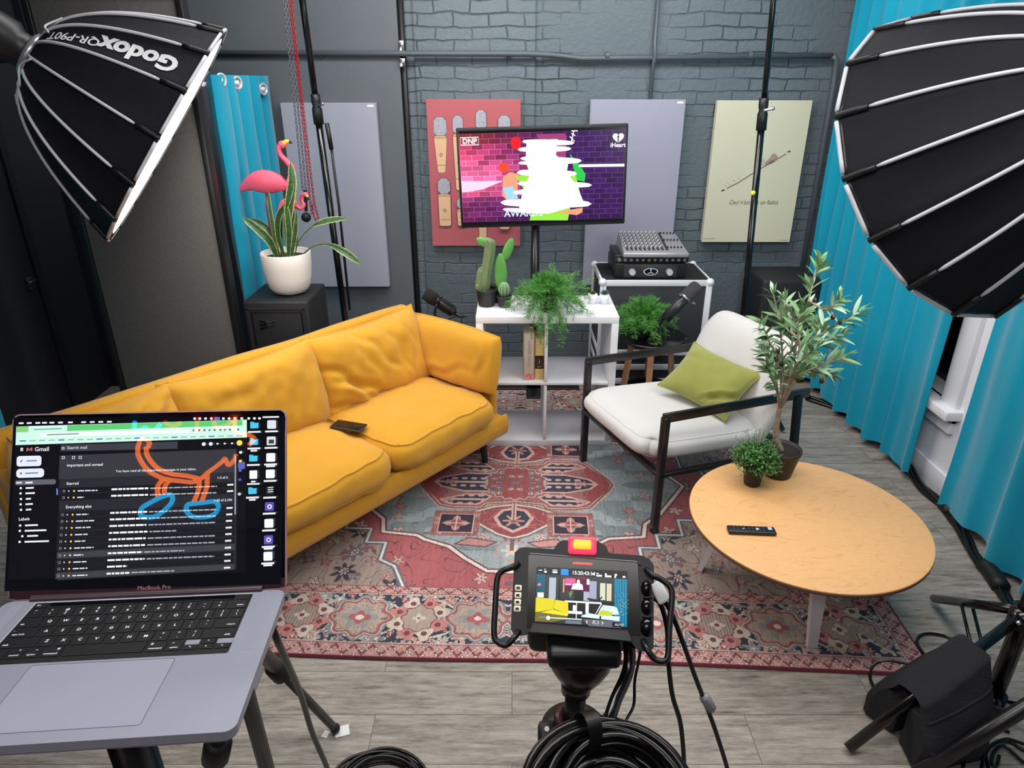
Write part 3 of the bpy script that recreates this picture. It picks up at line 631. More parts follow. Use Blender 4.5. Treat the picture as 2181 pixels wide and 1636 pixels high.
for (bx, by) in ((.0, -.235), (-.30, .20), (.40, .02), (.08, .33)):
    mb = MB(); d = Vector((bx, by, 0)).normalized(); top = Vector((bx, by, 0)) * .72
    M = frame((bx, by, 0.0095), Vector((top.x, top.y, .398)) - Vector((bx, by, 0.0095)), (d.x, d.y, 0))
    L_ = (Vector((top.x, top.y, .398)) - Vector((bx, by, .008))).length
    vs = [(sx * w1, sy * w1 * .55, z) for z, w1 in ((0, .018), (L_, .03)) for sx, sy in ((-1, -1), (1, -1), (1, 1), (-1, 1))]
    mb.add(vs, [[3, 2, 1, 0], [4, 5, 6, 7]] + [[i, (i + 1) % 4, 4 + (i + 1) % 4, 4 + i] for i in range(4)], False, M); mb.build('leg', tw, tab)
rem = thing('remote_control', 'slim black remote control on the round plywood table', 'remote', (.868, 2.045, .4205), radians(-4))
mb = MB(); mb.box((0, 0, .008), (.17, .042, .013), .005, seg=3); mb.build('body', mat('remote_plastic', (24, 24, 26), .35), rem)
mb = MB()
for i in range(9):
    for j in range(3): mb.cyl((-.062 + i * .013, -.011 + j * .011, .014), (-.062 + i * .013, -.011 + j * .011, .0158), .0032, n=8)
mb.build('buttons', mat('remote_buttons', (70, 70, 74), .5), rem)
mb = MB(); mb.box((.066, .006, .0151), (.014, .016, .0012)); mb.box((-.03, 0, .0152), (.012, .004, .0012)); mb.cyl((.02, 0, .0145), (.02, 0, .0160), .006); mb.build('marked_buttons', mat('remote_marks', (190, 190, 195), .5), rem)

# ---------------------------------------------------------------- plants
leaf_g = mat('fern_green', (74, 140, 52), .55, var=.35, vscale=30)
dark_g = mat('cactus_green', (70, 118, 62), .5, var=.25, vscale=20)
pot_b = mat('black_plastic_pot', (36, 36, 38), .55)
soil = mat('potting_soil', (40, 30, 26), .95, bump=.6, bscale=90, var=.4, vscale=60)
def pot(parent, r0, r1, h, m, rim=.006, n=32):
    mb = MB(); mb.lathe([(1e-5, 0), (r0, 0), (r0 + .002, .003), (r1 - .003, h - rim * 2), (r1, h - rim * 1.8), (r1, h), (r1 - .004, h), (r1 - .006, h - .012), (1e-5, h - .014)], n=n); mb.build('pot', m, parent)
    mb = MB(); mb.lathe([(1e-5, h - .010), (r1 - .006, h - .012), (r1 - .0062, h - .014)], n=24); mb.build('soil', soil, parent)
def leaf(mb, base, d, L, W, droop=.3, n=6, up=(0, 0, 1), fold=.25, twist=0, tip=1.0, camber=None):
    d = Vector(d).normalized(); side = d.cross(Vector(up)); side = side.normalized() if side.length > 1e-3 else Vector((1, 0, 0)); nrm = side.cross(d)
    if twist: R = Matrix.Rotation(twist, 3, d); side = R @ side; nrm = R @ nrm
    p = Vector(base); vs = []; dd = d.copy()
    for i in range(n + 1):
        t = i / n; w_ = W * (sin(pi * (t ** .8) * .96 + .06)) ** .9 if tip else W
        vs += [p - side * w_ / 2 + nrm * w_ * fold * .5, p, p + side * w_ / 2 + nrm * w_ * fold * .5]
        p = p + dd * (L / n); dd = (dd + Vector((0, 0, -droop / n))).normalized()
    fs = []
    for i in range(n): a = i * 3; fs += [[a, a + 1, a + 4, a + 3], [a + 1, a + 2, a + 5, a + 4]]
    mb.add(vs, fs, True); return p
def fern(parent, c, R, H, nst, rnd, spill=.5, lo=None):
    mb = MB(); st = MB()
    for k in range(nst):
        a = rnd.uniform(0, 2 * pi); e = rnd.uniform(.15, 1.3); d = Vector((cos(a) * cos(e), sin(a) * cos(e), sin(e))); L = R * rnd.uniform(.75, 1.25) * (1.0 if e < .8 else H / R)
        p = Vector(c) + Vector((cos(a), sin(a), 0)) * rnd.uniform(0, .03); n = 11; dd = d.copy(); pts = [p.copy()]
        for i in range(n):
            dd = (dd + Vector((0, 0, -spill * (1.5 - e) / n * 2.2)) + Vector((rnd.gauss(0, .06), rnd.gauss(0, .06), 0))).normalized(); p = p + dd * L / n
            if lo is not None and p.z < lo: p.z = lo + .004
            pts.append(p.copy())
            if i > 1:
                for q in range(8):
                    b = rnd.uniform(0, 2 * pi); o = dd.orthogonal().normalized(); o = Matrix.Rotation(b, 3, dd) @ o; nd = (o + dd * .8).normalized(); ln = rnd.uniform(.018, .036) * (1.2 - i / n * .5)
                    w_ = .00095; sd = nd.orthogonal().normalized() * w_; q0 = p + dd * rnd.uniform(-L / n, 0)
                    for (s0, dv) in ((0, nd), (.35, (nd + o * .5).normalized()), (.6, (nd * 1.2 - o * .4 + Vector((0, 0, .2))).normalized())):
                        b0 = q0 + nd * ln * s0; mb.add([b0 - sd, b0 + sd, b0 + dv * ln * (1 - s0 * .4)], [[0, 1, 2]])
        st.tube(pts, .0009, 3, cap=False)
    mb.build('foliage', leaf_g, parent); st.build('stems', mat('fern_stem', (78, 96, 50), .7), parent)

# ---------------------------------------------------------------- the shelf and what stands on it
shelf = thing('cube_shelf', 'white open two by two cube shelf below the television', 'shelf', (.187, 3.615, .009))
SX, SD = .378, .195; zb, zt, zm = 0.0, .775, .388
def part(name, c, s, bev=.002, m=white_paint, parent=None): mb = MB(); mb.box(c, s, bev); return mb.build(name, m, parent)
part('top_board', (0, 0, zt - .019), (2 * SX, 2 * SD, .038), parent=shelf); part('bottom_board', (0, 0, .019), (2 * SX, 2 * SD, .038), parent=shelf)
for s_ in (-1, 1): part('side_board', (s_ * (SX - .019), 0, zt / 2), (.038, 2 * SD, zt - .076), parent=shelf)
part('middle_shelf', (0, 0, zm), (2 * SX - .076, 2 * SD - .004, .016), parent=shelf)
for z in ((.038 + zm - .008) / 2, (zt - .038 + zm + .008) / 2): part('divider', (-.003, 0, z), (.016, 2 * SD - .002, .33), parent=shelf)
ZT = .784
def book(label, x0, x1, y0, y1, z, h, cover, marks):
    b = thing('book', label, 'book', ((x0 + x1) / 2, (y0 + y1) / 2, z)); w_ = x1 - x0; d_ = y1 - y0
    mb = MB(); mb.box((-w_ / 2 + .0015, 0, h / 2), (.003, d_, h)); mb.box((w_ / 2 - .0015, 0, h / 2), (.003, d_, h)); mb.box((0, -d_ / 2 + .002, h / 2), (w_, .004, h), .001); mb.build('cover', cover, b)
    mb = MB(); mb.box((0, .002, h / 2), (w_ - .006, d_ - .008, h - .006)); mb.build('pages', mat('book_pages', (226, 212, 186), .8), b)
    cv = Canvas(Matrix.Translation((0, -d_ / 2 - .0004, 0)) @ Matrix.Rotation(pi / 2, 4, 'X')); marks(cv, w_, h); cv.mb.build('spine_print', mat_attr('book_print', .6), b)
def m1(cv, w_, h):
    cv.rect(-w_ / 2 + .001, .001, w_ / 2 - .001, h * .16, (214, 140, 140)); cv.line([(-.012, .02), (.0, .035), (.01, .03), (.008, .018)], .003, (120, 60, 60)); cv.text('N', .004, .012, .014, (60, 50, 50))
    vs, fs = text_polys('WARD BRADT', .024, 'LEFT'); cv.mb.tint = lin((150, 135, 130)); cv.mb.add([(-y + .004, x + .075, cv.z) for x, y in vs], fs, False, cv.M)
def m2(cv, w_, h):
    cv.rect(-w_ / 2 + .001, h * .27, w_ / 2 - .001, h * .60, (52, 34, 30)); cv.rect(-.014, h * .37, .014, h * .52, (120, 82, 50)); cv.rect(-.011, h * .385, .011, h * .505, (34, 24, 24)); cv.line([(-.003, h * .41), (.002, h * .45), (-.001, h * .48)], .003, (235, 225, 210)); cv.line([(-.012, h * .32), (.012, h * .32)], .004, (190, 160, 110)); cv.line([(-.015, h * .01), (.015, h * .01)], .003, (210, 185, 110))
book('thick worn beige book with pink spine foot on the upper left shelf', .062, .122, 3.455, 3.62, .3965 + .009, .262, mat('beige_cover', (198, 182, 170), .7, var=.12, vscale=14), m1)
book('cream book with a dark brown spine label beside the thicker beige book', .124, .176, 3.465, 3.62, .3965 + .009, .235, mat('cream_cover', (222, 196, 128), .6), m2)
R_ = random.Random(5)
cac = thing('potted_cactus', 'tall potted cactus with broad paddle pads in a black pot', 'plant', (-.14, 3.62, ZT)); pot(cac, .042, .058, .095, pot_b)
mb = MB()
def ribbed(mb, p0, pts, r, n=12, ribs=5, amp=.22):
    P = bez(pts, 6); m = len(P); vs = []
    for i, p in enumerate(P):
        t = i / (m - 1); rr = r * (min(1, .55 + t * 3)) * sqrt(max(.02, 1 - max(0, (t - .8) / .2) ** 2))
        for j in range(n * 2): a = 2 * pi * j / (n * 2); k = rr * (1 + amp * cos(a * ribs)); vs.append(p + Vector((cos(a) * k, sin(a) * k, 0)))
    w_ = n * 2; mb.add(vs, [[i * w_ + j, i * w_ + (j + 1) % w_, (i + 1) * w_ + (j + 1) % w_, (i + 1) * w_ + j] for i in range(m - 1) for j in range(w_)] + [[(m - 1) * w_ + j for j in range(w_)]], True)
ribbed(mb, None, [(-.01, 0, .07), (-.008, 0, .15), (.012, 0, .26), (.020, 0, .335), (.010, -.005, .375)], .027, 10, 5, .25)
ribbed(mb, None, [(-.03, .0, .07), (-.034, 0, .12), (-.028, 0, .17), (-.018, 0, .22)], .02, 10, 4, .25)
ribbed(mb, None, [(-.035, -.01, .06), (-.045, -.01, .10), (-.042, -.01, .125)], .013, 8, 4, .25)
mb.build('stems', mat('ribbed_cactus', (112, 132, 92), .6, var=.2, vscale=40), cac)
mb = MB()
def pad(mb, c, w_, h, tilt, th=.010, yaw=0.0):
    M = Matrix.Translation(c) @ Matrix.Rotation(yaw, 4, 'Z') @ Matrix.Rotation(tilt, 4, 'Y')
    mb.grid(lambda u, v: M @ Vector((cos(2 * pi * u) * sin(pi * v) * w_ / 2 * (1 - .25 * cos(pi * v) * -1 * .6), sin(2 * pi * u) * sin(pi * v) * th, h / 2 - cos(pi * v) * h / 2)), 20, 14, closeu=True)
pad(mb, (.078, .0, .09), .070, .20, .0, .012); pad(mb, (.098, .0, .255), .052, .125, .38, .009, .2); pad(mb, (.012, -.012, .335), .046, .070, -1.0, .010); pad(mb, (.075, 0, .07), .03, .06, 0, .01)
mb.build('pads', mat('glossy_pads', (92, 158, 78), .35, var=.3, vscale=22), cac)
mb = MB()
for i in range(7): leaf(mb, (.144 + R_.uniform(-.01, .01), 0, .368), (R_.uniform(-.6, .6), R_.uniform(-.4, .4), 1), .014, .004)
mb.build('spines', mat('dry_spines', (110, 80, 60), .8), cac)
pb = thing('plant_pot', 'plain black pot partly hidden between the tall cactus and small cactus', 'pot', (-.075, 3.70, ZT)); pot(pb, .04, .055, .10, pot_b)
sc_ = thing('potted_cactus', 'small round ribbed cactus in a little black pot', 'plant', (-.042, 3.60, ZT)); pot(sc_, .03, .042, .062, pot_b)
mb = MB(); mb.grid(lambda u, v: Vector((cos(2 * pi * u) * sin(pi * v) * .026 * (1 + .12 * cos(2 * pi * u * 9)), sin(2 * pi * u) * sin(pi * v) * .026 * (1 + .12 * cos(2 * pi * u * 9)), .095 - cos(pi * v) * .042)), 54, 14, closeu=True); mb.build('stem', mat('small_cactus', (96, 138, 92), .6), sc_)
mb = MB()
for k in range(9):
    a = 2 * pi * k / 9; mb.tube([(cos(a) * sin(pi * t) * .0296, sin(a) * sin(pi * t) * .0296, .095 - cos(pi * t) * .0425) for t in [i / 10 for i in range(1, 10)]], .0012, 4)
mb.build('spine_rows', mat('pale_spines', (205, 215, 190), .8), sc_)
fr1 = thing('potted_fern', 'feathery asparagus fern in a dark pot spilling over the white shelf', 'plant', (.195, 3.53, ZT)); pot(fr1, .042, .056, .09, mat('dark_green_pot', (28, 40, 34), .5))
fern(fr1, (0, 0, .09), .21, .10, 120, random.Random(3), .55, lo=.008)
mb = MB(); st = MB(); rn = random.Random(8)
for k in range(16):   # runners that hang over the front edge
    a = rn.uniform(-2.2, -1.0); pts = [Vector((0, 0, .09))]; rr = rn.uniform(.17, .2); q = Vector((cos(a) * rr * .8, -rr, .035)); L_ = rn.uniform(.03, .18)
    P = bez([(0, 0, .09), (q.x * .5, q.y * .5, .13), q, (q.x * 1.15, -rr - .025, -.01), (q.x * 1.2 + rn.uniform(-.03, .03), -rr - .03, -L_)], 6); st.tube(P, .0009, 3, cap=False)
    for i in range(8, len(P) - 1):
        for z in range(3):
            o = Vector((rn.gauss(0, 1), rn.gauss(0, .5), rn.gauss(0, 1))).normalized(); sd = o.orthogonal().normalized() * .0015; ln = rn.uniform(.012, .028); mb.add([P[i] - sd, P[i] + sd, P[i] + o * ln], [[0, 1, 2]]); mb.add([P[i] + o * ln * .4 - sd, P[i] + o * ln * .4 + sd, P[i] + o * ln * .6 + Vector((rn.gauss(0, 1), 0, rn.gauss(0, 1))) * .012], [[0, 1, 2]])
mb.build('hanging_foliage', leaf_g, fr1); st.build('hanging_stems', MATS['fern_stem'], fr1)
white_pot = mat('white_glazed_pot', (236, 236, 240), .35)
for (x, y, lab, col, sp) in ((.447, 3.655, 'tiny olive brown succulent in a white pot on the shelf end', (104, 106, 52), .5), (.512, 3.65, 'tiny grey green rosette succulent in a white pot at the shelf corner', (84, 112, 100), 1.0)):
    s_ = thing('potted_succulent', lab, 'plant', (x, y, ZT)); mb = MB(); mb.lathe([(1e-5, 0), (.020, 0), (.027, .055), (.024, .055), (.022, .045), (1e-5, .045)], n=4 if False else 24); mb.build('pot', white_pot, s_)
    mb = MB(); rn = random.Random(int(x * 100))
    for k in range(34):
        a = k * 2.4; e = .25 + k / 34 * 1.2; leaf(mb, (cos(a) * .004, sin(a) * .004, .052), (cos(a) * cos(e), sin(a) * cos(e), sin(e)), rn.uniform(.022, .032) * (1 if sp > .6 else .8), .009, -.1, 4, fold=.6)
    mb.build('leaves', mat('succulent_%d' % col[0], col, .5, var=.3, vscale=60), s_)
# ---------------------------------------------------------------- television and wall panels
tvm = thing('television', 'wide flat television on a black pole, showing a pink and purple brick wall', 'television', M=Matrix.Translation(at_y(1155.5, 378, 4.15)) @ Matrix.Rotation(radians(-1.55), 4, 'Y') @ Matrix.Rotation(pi / 2, 4, 'X'))
mb = MB(); mb.box((0, 0, -.022), (.985, .566, .04), .006); mb.box((0, -.02, -.055), (.6, .36, .04), .01); mb.build('casing', black, tvm)
cv = Canvas(Matrix.Translation((0, 0, -.0012)), step=.00012)
def q(zx, zy): return ((zx - 961) * .000885, -(zy - (622 - (zx - 961) * .0265)) * .00088)
cv.rect(-.478, -.268, .478, .268, (10, 8, 14)); rn = random.Random(4)
X0, X1, Yb, Yt = -.478, .478, -.248, .252
cv.rect(X0, Yb, X1, Yt, (60, 20, 70))
for r_ in range(17):
    y0 = Yb + (Yt - Yb) * r_ / 17; y1 = Yb + (Yt - Yb) * (r_ + 1) / 17
    for c_ in range(-1, 15):
        x0 = X0 + (c_ + (.5 if r_ % 2 else 0)) * .068; x1 = x0 + .068; x0 = max(x0, X0); x1 = min(x1, X1)
        if x1 - x0 < .006: continue
        xm = (x0 + x1) / 2; ym = (y0 + y1) / 2; t = max(0, min(1, (xm + .48) / .55)); g = math.exp(-((ym - .0) / .10) ** 2) * (1 - t)
        a, b, c3 = (198, 62, 98), (52, 20, 78), (255, 120, 170)
        if ym > .18 and xm < 0: a = (150, 50, 50)
        if ym < -.09: a = (104, 34, 84)
        k = rn.uniform(.8, 1.15); col = [min(255, (a[i] * (1 - t) + b[i] * t) * (1 - g) * k + c3[i] * g * k) for i in range(3)]
        line = [min(255, v * 1.25 + 34) for v in col]; cv.put([[(x0, y0), (x1, y0), (x1, y1), (x0, y1)]], line); cv.z -= cv.step
        cv.z += .00004; cv.put([[(x0 + .0016, y0 + .0012), (x1 - .0016, y0 + .0012), (x1 - .0016, y1 - .0012), (x0 + .0016, y1 - .0012)]], col); cv.z -= .00004 + cv.step
cv.z += .0003
cv.put([[q(420, 645), q(700, 645), q(560, 700), q(425, 720)]], (255, 200, 225))
cv.put([[q(*p) for p in ((690, 740), (700, 620), (745, 588), (800, 600), (790, 760), (720, 770))]], (240, 150, 120))
cv.put([[q(*p) for p in ((695, 690), (760, 680), (800, 760), (720, 762))]], (150, 200, 240))
cv.put([[q(*p) for p in ((780, 610), (1180, 600), (1215, 740), (1150, 800), (1130, 905), (870, 905), (900, 800))]], (140, 214, 60))
cv.put([[q(*p) for p in ((1050, 850), (1230, 820), (1228, 850), (1190, 870))]], (245, 150, 110))
cv.put([[q(*p) for p in ((1200, 540), (1246, 600), (1240, 650), (1190, 640), (1165, 560), (1140, 470))]], (40, 190, 70))
cv.put([ell(*q(1170, 735), .022, .016)], (60, 90, 200)); cv.put([ell(*q(705, 560), .030, .028)], (255, 70, 40)); cv.put([ell(*q(790, 405), .030, .035)], (240, 30, 40))
cv.put([[q(*p) for p in ((920, 350), (1110, 345), (1120, 370), (1110, 560), (1040, 560))]], (150, 60, 110))
for (a, b) in (((1150, 330), (1190, 330)), ((1150, 345), (1175, 360)), ((1140, 365), (1170, 395)), ((1165, 330), (1150, 400))): cv.line([q(*a), q(*b)], .006, (230, 230, 220))
cv.text('AWARDS', *q(700, 862), .055, (190, 220, 245), bold=.02)
for (xa, ya, xb, yb, w_) in ((830, 395, 1170, 405, .030), (800, 445, 1150, 440, .032), (815, 500, 1220, 515, .030), (800, 530, 1215, 520, .026), (790, 590, 1190, 598, .040), (790, 660, 1290, 672, .036), (760, 720, 1200, 690, .036), (675, 785, 1290, 795, .050), (690, 830, 1000, 850, .026)):
    p0, p1 = Vector(q(xa, ya)), Vector(q(xb, yb)); d = (p1 - p0).normalized(); n_ = Vector((-d.y, d.x)); pts = []
    m_ = 24; hw_ = lambda t: w_ * .5 * (sin(pi * min(1, max(0, t))) ** .3)
    for i in range(m_ + 1): t = i / m_; pts.append(p0.lerp(p1, t) + n_ * hw_(t))
    for i in range(m_, -1, -1): t = i / m_; pts.append(p0.lerp(p1, t) - n_ * hw_(t))
    cv.put([[tuple(p) for p in pts]], (255, 255, 255))
cv.put([[q(*p) for p in ((860, 390), (1060, 380), (1050, 480), (1130, 540), (1120, 590), (1180, 660), (1240, 790), (1000, 860), (800, 830), (830, 700), (880, 600), (850, 520))]], (255, 255, 255))
cv.line([q(1200, 547), q(1500, 543)], .015, (255, 255, 255))
cv.line([q(430, 372), q(548, 368), q(548, 415), q(432, 418)], .005, (225, 235, 240), True); cv.text('DNP', *q(443, 396), .041, (225, 235, 240), bold=.03)
hx, hy = q(1453, 372)
hp = [(hx + .0022 * 16 * sin(t) ** 3 * .92, hy + .0020 * (13 * cos(t) - 5 * cos(2 * t) - 2 * cos(3 * t) - cos(4 * t))) for t in [2 * pi * i / 40 for i in range(40)]]
cv.put([hp], (240, 245, 250)); cv.put([ell(hx, hy + .006, .006, .006)], (40, 20, 60)); cv.line([(hx, hy), (hx, hy - .03)], .007, (40, 20, 60)); cv.text('iHeart', *q(1453, 418), .034, (240, 245, 250), 'CENTER', .02)
cv.text('LG', *q(1470, 926), .0, (150, 150, 150)) if False else None
cv.mb.build('screen', mat_attr('tv_picture', .25, 1.35), tvm)
pole = thing('television_stand', 'black upright pole rising behind the shelf to hold the television', 'stand', (.145, 4.24, 0))
mb = MB(); mb.tube([(0, 0, 0.02), (0, 0, 1.35)], .028, 16); mb.build('pole', black_metal, pole)
mb = MB(); mb.cyl((0, 0, .62), (0, 0, .70), .036); mb.tube([(0, 0, .66), (-.05, -.01, .66)], .008); mb.ball((-.055, -.01, .66), .016, 10); mb.build('clamp', black, pole)
mb = MB(); mb.box((0, .0, .012), (.62, .1, .02), .004); mb.box((0, .02, .012), (.1, .42, .02), .004); mb.build('base', black_metal, pole)
mb = MB(); mb.box((0, -.02, 1.36), (.34, .03, .30), .004); mb.build('mount_plate', black_metal, pole)

def acoustic_panel(name, label, x0p, x1p, yt, yb, col, y=4.745, wdt=.61, cat='wall panel', var=.03):
    a = at_y(x0p, yt, y); b = at_y(x0p, yb, y); cx = (at_y(x0p, yt, y).x + at_y(x1p, yt, y).x) / 2; zc = (a.z + b.z) / 2; h = a.z - b.z
    t = thing(name, label, cat, M=Matrix.Translation((cx, y, zc)) @ Matrix.Rotation(pi / 2, 4, 'X'))
    mb = MB(); mb.box((0, 0, -.0262), (wdt, h, .0525), .003, seg=2, smooth=False); mb.build('panel', mat(label[:18], col, .9, bump=.15, bscale=400, var=var, vscale=3, sheen=.2), t)
    return t, wdt, h
t, w_, h = acoustic_panel('acoustic_panel', 'plain pale lilac acoustic panel hanging behind the pink flamingos', 598, 798, 219, 611, (160, 163, 178), y=4.712)
mb = MB(); mb.box((w_ / 2 - .035, h / 2 - .018, .0006), (.04, .012, .001)); mb.build('tag', white_paint, t)
t, w_, h = acoustic_panel('acoustic_panel', 'plain lilac acoustic panel hanging behind the television and mixer', 1259, 1461, 212, 608, (160, 160, 180))
mb = MB(); mb.box((w_ / 2 - .035, h / 2 - .018, .0006), (.04, .012, .001)); mb.build('tag', white_paint, t)
t, w_, h = acoustic_panel('acoustic_panel', 'pink acoustic panel printed with cream vintage microphones', 907, 1109, 212, 524, (184, 96, 104))
cv = Canvas(Matrix.Translation((0, 0, .0006))); S_ = .61 / 637
def mic(cx, y0, y1, w0, nt=.30, taper=.8):
    X = lambda v: (v - 498.5) * S_; Y = lambda v: h / 2 - (v - 97) * S_; cxx = X(cx); wd = w0 * S_ / 2; yt, yb = Y(y0), Y(y1); ym = yt + (yb - yt) * nt
    def body(x_, t_, b_, wt, wb, r_, c): cv.put([[(x_ - wt + r_, t_), (x_ + wt - r_, t_), (x_ + wt, t_ - r_), (x_ + wb, b_ + r_), (x_ + wb - r_, b_), (x_ - wb + r_, b_), (x_ - wb, b_ + r_), (x_ - wt, t_ - r_)]], c)
    body(cxx, ym, yb, wd, wd * taper, .008, (70, 40, 44)); body(cxx, ym - .002, yb + .002, wd - .002, wd * taper - .002, .008, (226, 186, 150))
    body(cxx, yt, ym, wd * .95, wd, .02, (90, 70, 80)); body(cxx, yt - .002, ym + .001, wd * .95 - .002, wd - .002, .02, (172, 172, 184))
    r_ = random.Random(cx)
    for k in range(26): x, y = cxx + r_.uniform(-wd, wd) * .8, r_.uniform(ym, yt - .015); cv.put([[(x, y), (x + .004, y + .001), (x + .003, y + .005)]], (120, 120, 130))
    cv.line([(cxx - wd, ym - .012), (cxx + wd, ym - .012)], .002, (110, 70, 60)); cv.line([(cxx - wd * .7, ym + (yb - ym) * .78), (cxx + wd * .7, ym + (yb - ym) * .78)], .002, (150, 100, 80))
    my = ym + (yb - ym) * .5; cv.line([(cxx - .01, my), (cxx, my + .012), (cxx + .01, my), (cxx, my - .012)], .003, (60, 40, 40), True)
mic(268, 205, 572, 92, .33, .62); mic(390, 195, 690, 76, .24, .7); mic(548, 160, 1060, 76, .14, .75); mic(705, 195, 700, 88, .28, .8); mic(280, 605, 938, 90, .32, .95); mic(402, 735, 936, 74, .4, .9); mic(560, 640, 900, 80, .3, .9); mic(705, 735, 960, 80, .35, .9)
cv.line([((495 - 498.5) * S_, h / 2 - 180 * S_), ((605 - 498.5) * S_, h / 2 - 180 * S_)], .012, (196, 160, 130))
cv.mb.build('print', mat_attr('panel_print', .9), t)
t, w_, h = acoustic_panel('acoustic_panel', 'pale yellow acoustic panel with a leaf sketch and handwriting', 1529, 1732, 214, 516, (216, 214, 188), var=.02)
cv = Canvas(Matrix.Translation((0, 0, .0006))); S_ = .61 / 930
yy = lambda v: h / 2 - (v - 65) / (1525 - 65) * h
def xx(zx, zy): l = 150 - (zy - 65) * .094; r = 1120 - (zy - 65) * .147; return ((zx - l) / (r - l) - .5) * .61
P = lambda x, y: (xx(x, y), yy(y))
cv.line([P(258, 943), P(380, 880), P(500, 800), P(640, 715), P(780, 635), P(858, 588)], .005, (70, 56, 54)); cv.line([P(203, 968), P(238, 958)], .008, (50, 44, 44)); cv.line([P(873, 570), P(902, 560)], .008, (50, 44, 44))
for a, b in (((232, 905), (258, 922)), ((262, 882), (290, 905)), ((316, 852), (350, 872)), ((368, 830), (400, 850))): cv.line([P(*a), P(*b)], .002, (130, 120, 116))
cv.put([[P(*p) for p in ((640, 715), (645, 670), (680, 640), (715, 590), (740, 582), (765, 600), (782, 635), (720, 680))]], (170, 150, 138)); cv.put([[P(*p) for p in ((640, 715), (700, 660), (782, 635), (720, 680))]], (126, 100, 96)); cv.put([[P(*p) for p in ((585, 720), (600, 650), (640, 620), (640, 700))]], (196, 190, 166))
vs, fs = text_polys("Ceci n'est pas un fados", .042, 'LEFT'); cv.mb.tint = lin((110, 104, 96)); x0, y0 = P(285, 1090); cv.mb.add([(x0 + a * .86 + b * .25, y0 + b, cv.z) for a, b in vs], fs, False, cv.M)
cv.line([P(20, 1485), P(145, 1482)], .004, (180, 176, 150)); cv.line([P(790, 1500), P(885, 1502)], .003, (160, 156, 140))
cv.mb.build('print', MATS['panel_print'], t)

# ---------------------------------------------------------------- curtains
teal = mat('teal_curtain', (4, 150, 182), .85, sheen=.3, bump=.12, bscale=350, var=.05, vscale=5, spec=.2)
def curtain(parent, path, z0, z1, nf, amp, seed, name='cloth', zb=None, taper=.3, th=.004, n=None):
    """path: list of (x,y); folds across it"""
    P = [Vector((a, b, 0)) for a, b in path]; L = [0]
    for i in range(len(P) - 1): L.append(L[-1] + (P[i + 1] - P[i]).length)
    def at(u):
        s = u * L[-1]; i = 0
        while i < len(P) - 2 and L[i + 1] < s: i += 1
        t = (s - L[i]) / (L[i + 1] - L[i]); p = P[i].lerp(P[i + 1], t); d = (P[i + 1] - P[i]).normalized(); return p, Vector((-d.y, d.x, 0)), d
    def f(u, v, o=0):
        p, nrm, d = at(u); ph = 2 * pi * nf * u; nz = noise.noise(Vector((u * nf * 1.3 + seed, v * .8, seed)))
        a = amp * (1 - taper * v) * (.65 + .7 * noise.noise(Vector((u * nf * .7, seed * 2, 1)))); s_ = sin(ph + nz * 1.6)
        k = a * np.sign(s_) * abs(s_) ** .75 + .010 * noise.noise(Vector((u * nf * 3, v * 5, seed + 4)))
        zz = z0 + (z1 - z0) * v + (1 - v) ** 8 * (.012 * sin(ph * .5 + seed))
        if zb: zz = z0 + zb * u * (1 - v) ** 4 + (z1 - z0) * v
        return p + nrm * (k + o) + d * a * .5 * cos(ph) + Vector((0, 0, zz))
    n = n or nf * 14; mb = MB(world=True)
    mb.grid(lambda u, v: f(u, v, 0), n, 24); mb.grid(lambda u, v: f(1 - u, v, -th), n, 24)
    for v0 in (0, 1): mb.add([f(i / n, v0, 0) for i in range(n + 1)] + [f(i / n, v0, -th) for i in range(n + 1)], [[i, i + 1, n + 2 + i, n + 1 + i] for i in range(n)], True)
    mb.build(name, teal, parent); return f
rod_m = mat('brushed_steel', (205, 208, 214), .35, metal=.35)
rc = thing('curtain_rod', 'long steel curtain rod along the right wall', 'curtain rod', (2.05, 3.0, 2.75)); mb = MB(); mb.cyl((0, -2.6, 0), (0, 1.75, 0), .014); mb.build('rod', rod_m, rc)
c1 = thing('curtain', 'teal curtain hanging between the wall corner and the white window frame', 'curtain', (2.06, 3.9, 0))
curtain(c1, [(2.07, 3.06), (2.03, 3.5), (2.01, 4.0), (2.07, 4.66)], .045, 2.74, 9, .042, 3)
c2 = thing('curtain', 'teal curtain at the right edge of the photo in front of the white wall', 'curtain', (2.06, 2.2, 0))
curtain(c2, [(2.04, 1.1), (2.05, 2.0), (2.08, 2.79)], .045, 2.74, 7, .05, 8)
c3 = thing('curtain', 'teal grommet curtain on a short rod behind the pink flamingos', 'curtain', (-1.5, 4.2, 0))
f3 = curtain(c3, [(-1.505, 3.70), (-1.53, 4.2), (-1.535, 4.66)], .03, 1.945, 5, .036, 5, taper=-.2)
mb = MB(world=True); gr = []
for (px, py, Y) in ((455, 171, 3.83), (496, 177, 4.05), (561, 190, 4.52)):
    c = at_y(px, py, Y); c.x = max(c.x, -1.49) if Y < 4.4 else c.x; d = Vector((1, -.45, .0)).normalized(); M = frame(c, d)
    mb.lathe([(.024, -.002), (.024, .004), (.036, .004), (.036, -.002), (.024, -.002)], M, 20)
    gr.append(c)
mb.build('grommets', rod_m, c3)
rd = thing('curtain_rod', 'short white curtain rod through the grommets on the left', 'curtain rod', (-1.5, 4.2, 1.88)); mb = MB(world=True)
for c in gr:
    mb.cyl(c + Vector((-.045, -.05, .004)), c + Vector((.002, .002, 0)), .013)
mb.tube([(-1.545, 3.64, 1.90), (-1.545, 4.7, 1.90)], .012); mb.build('rod', mat('white_rod', (215, 217, 222), .35), rd)
c4 = thing('curtain', 'strip of teal curtain at the far left edge beside the sofa', 'curtain', (-2.62, 2.8, 0))
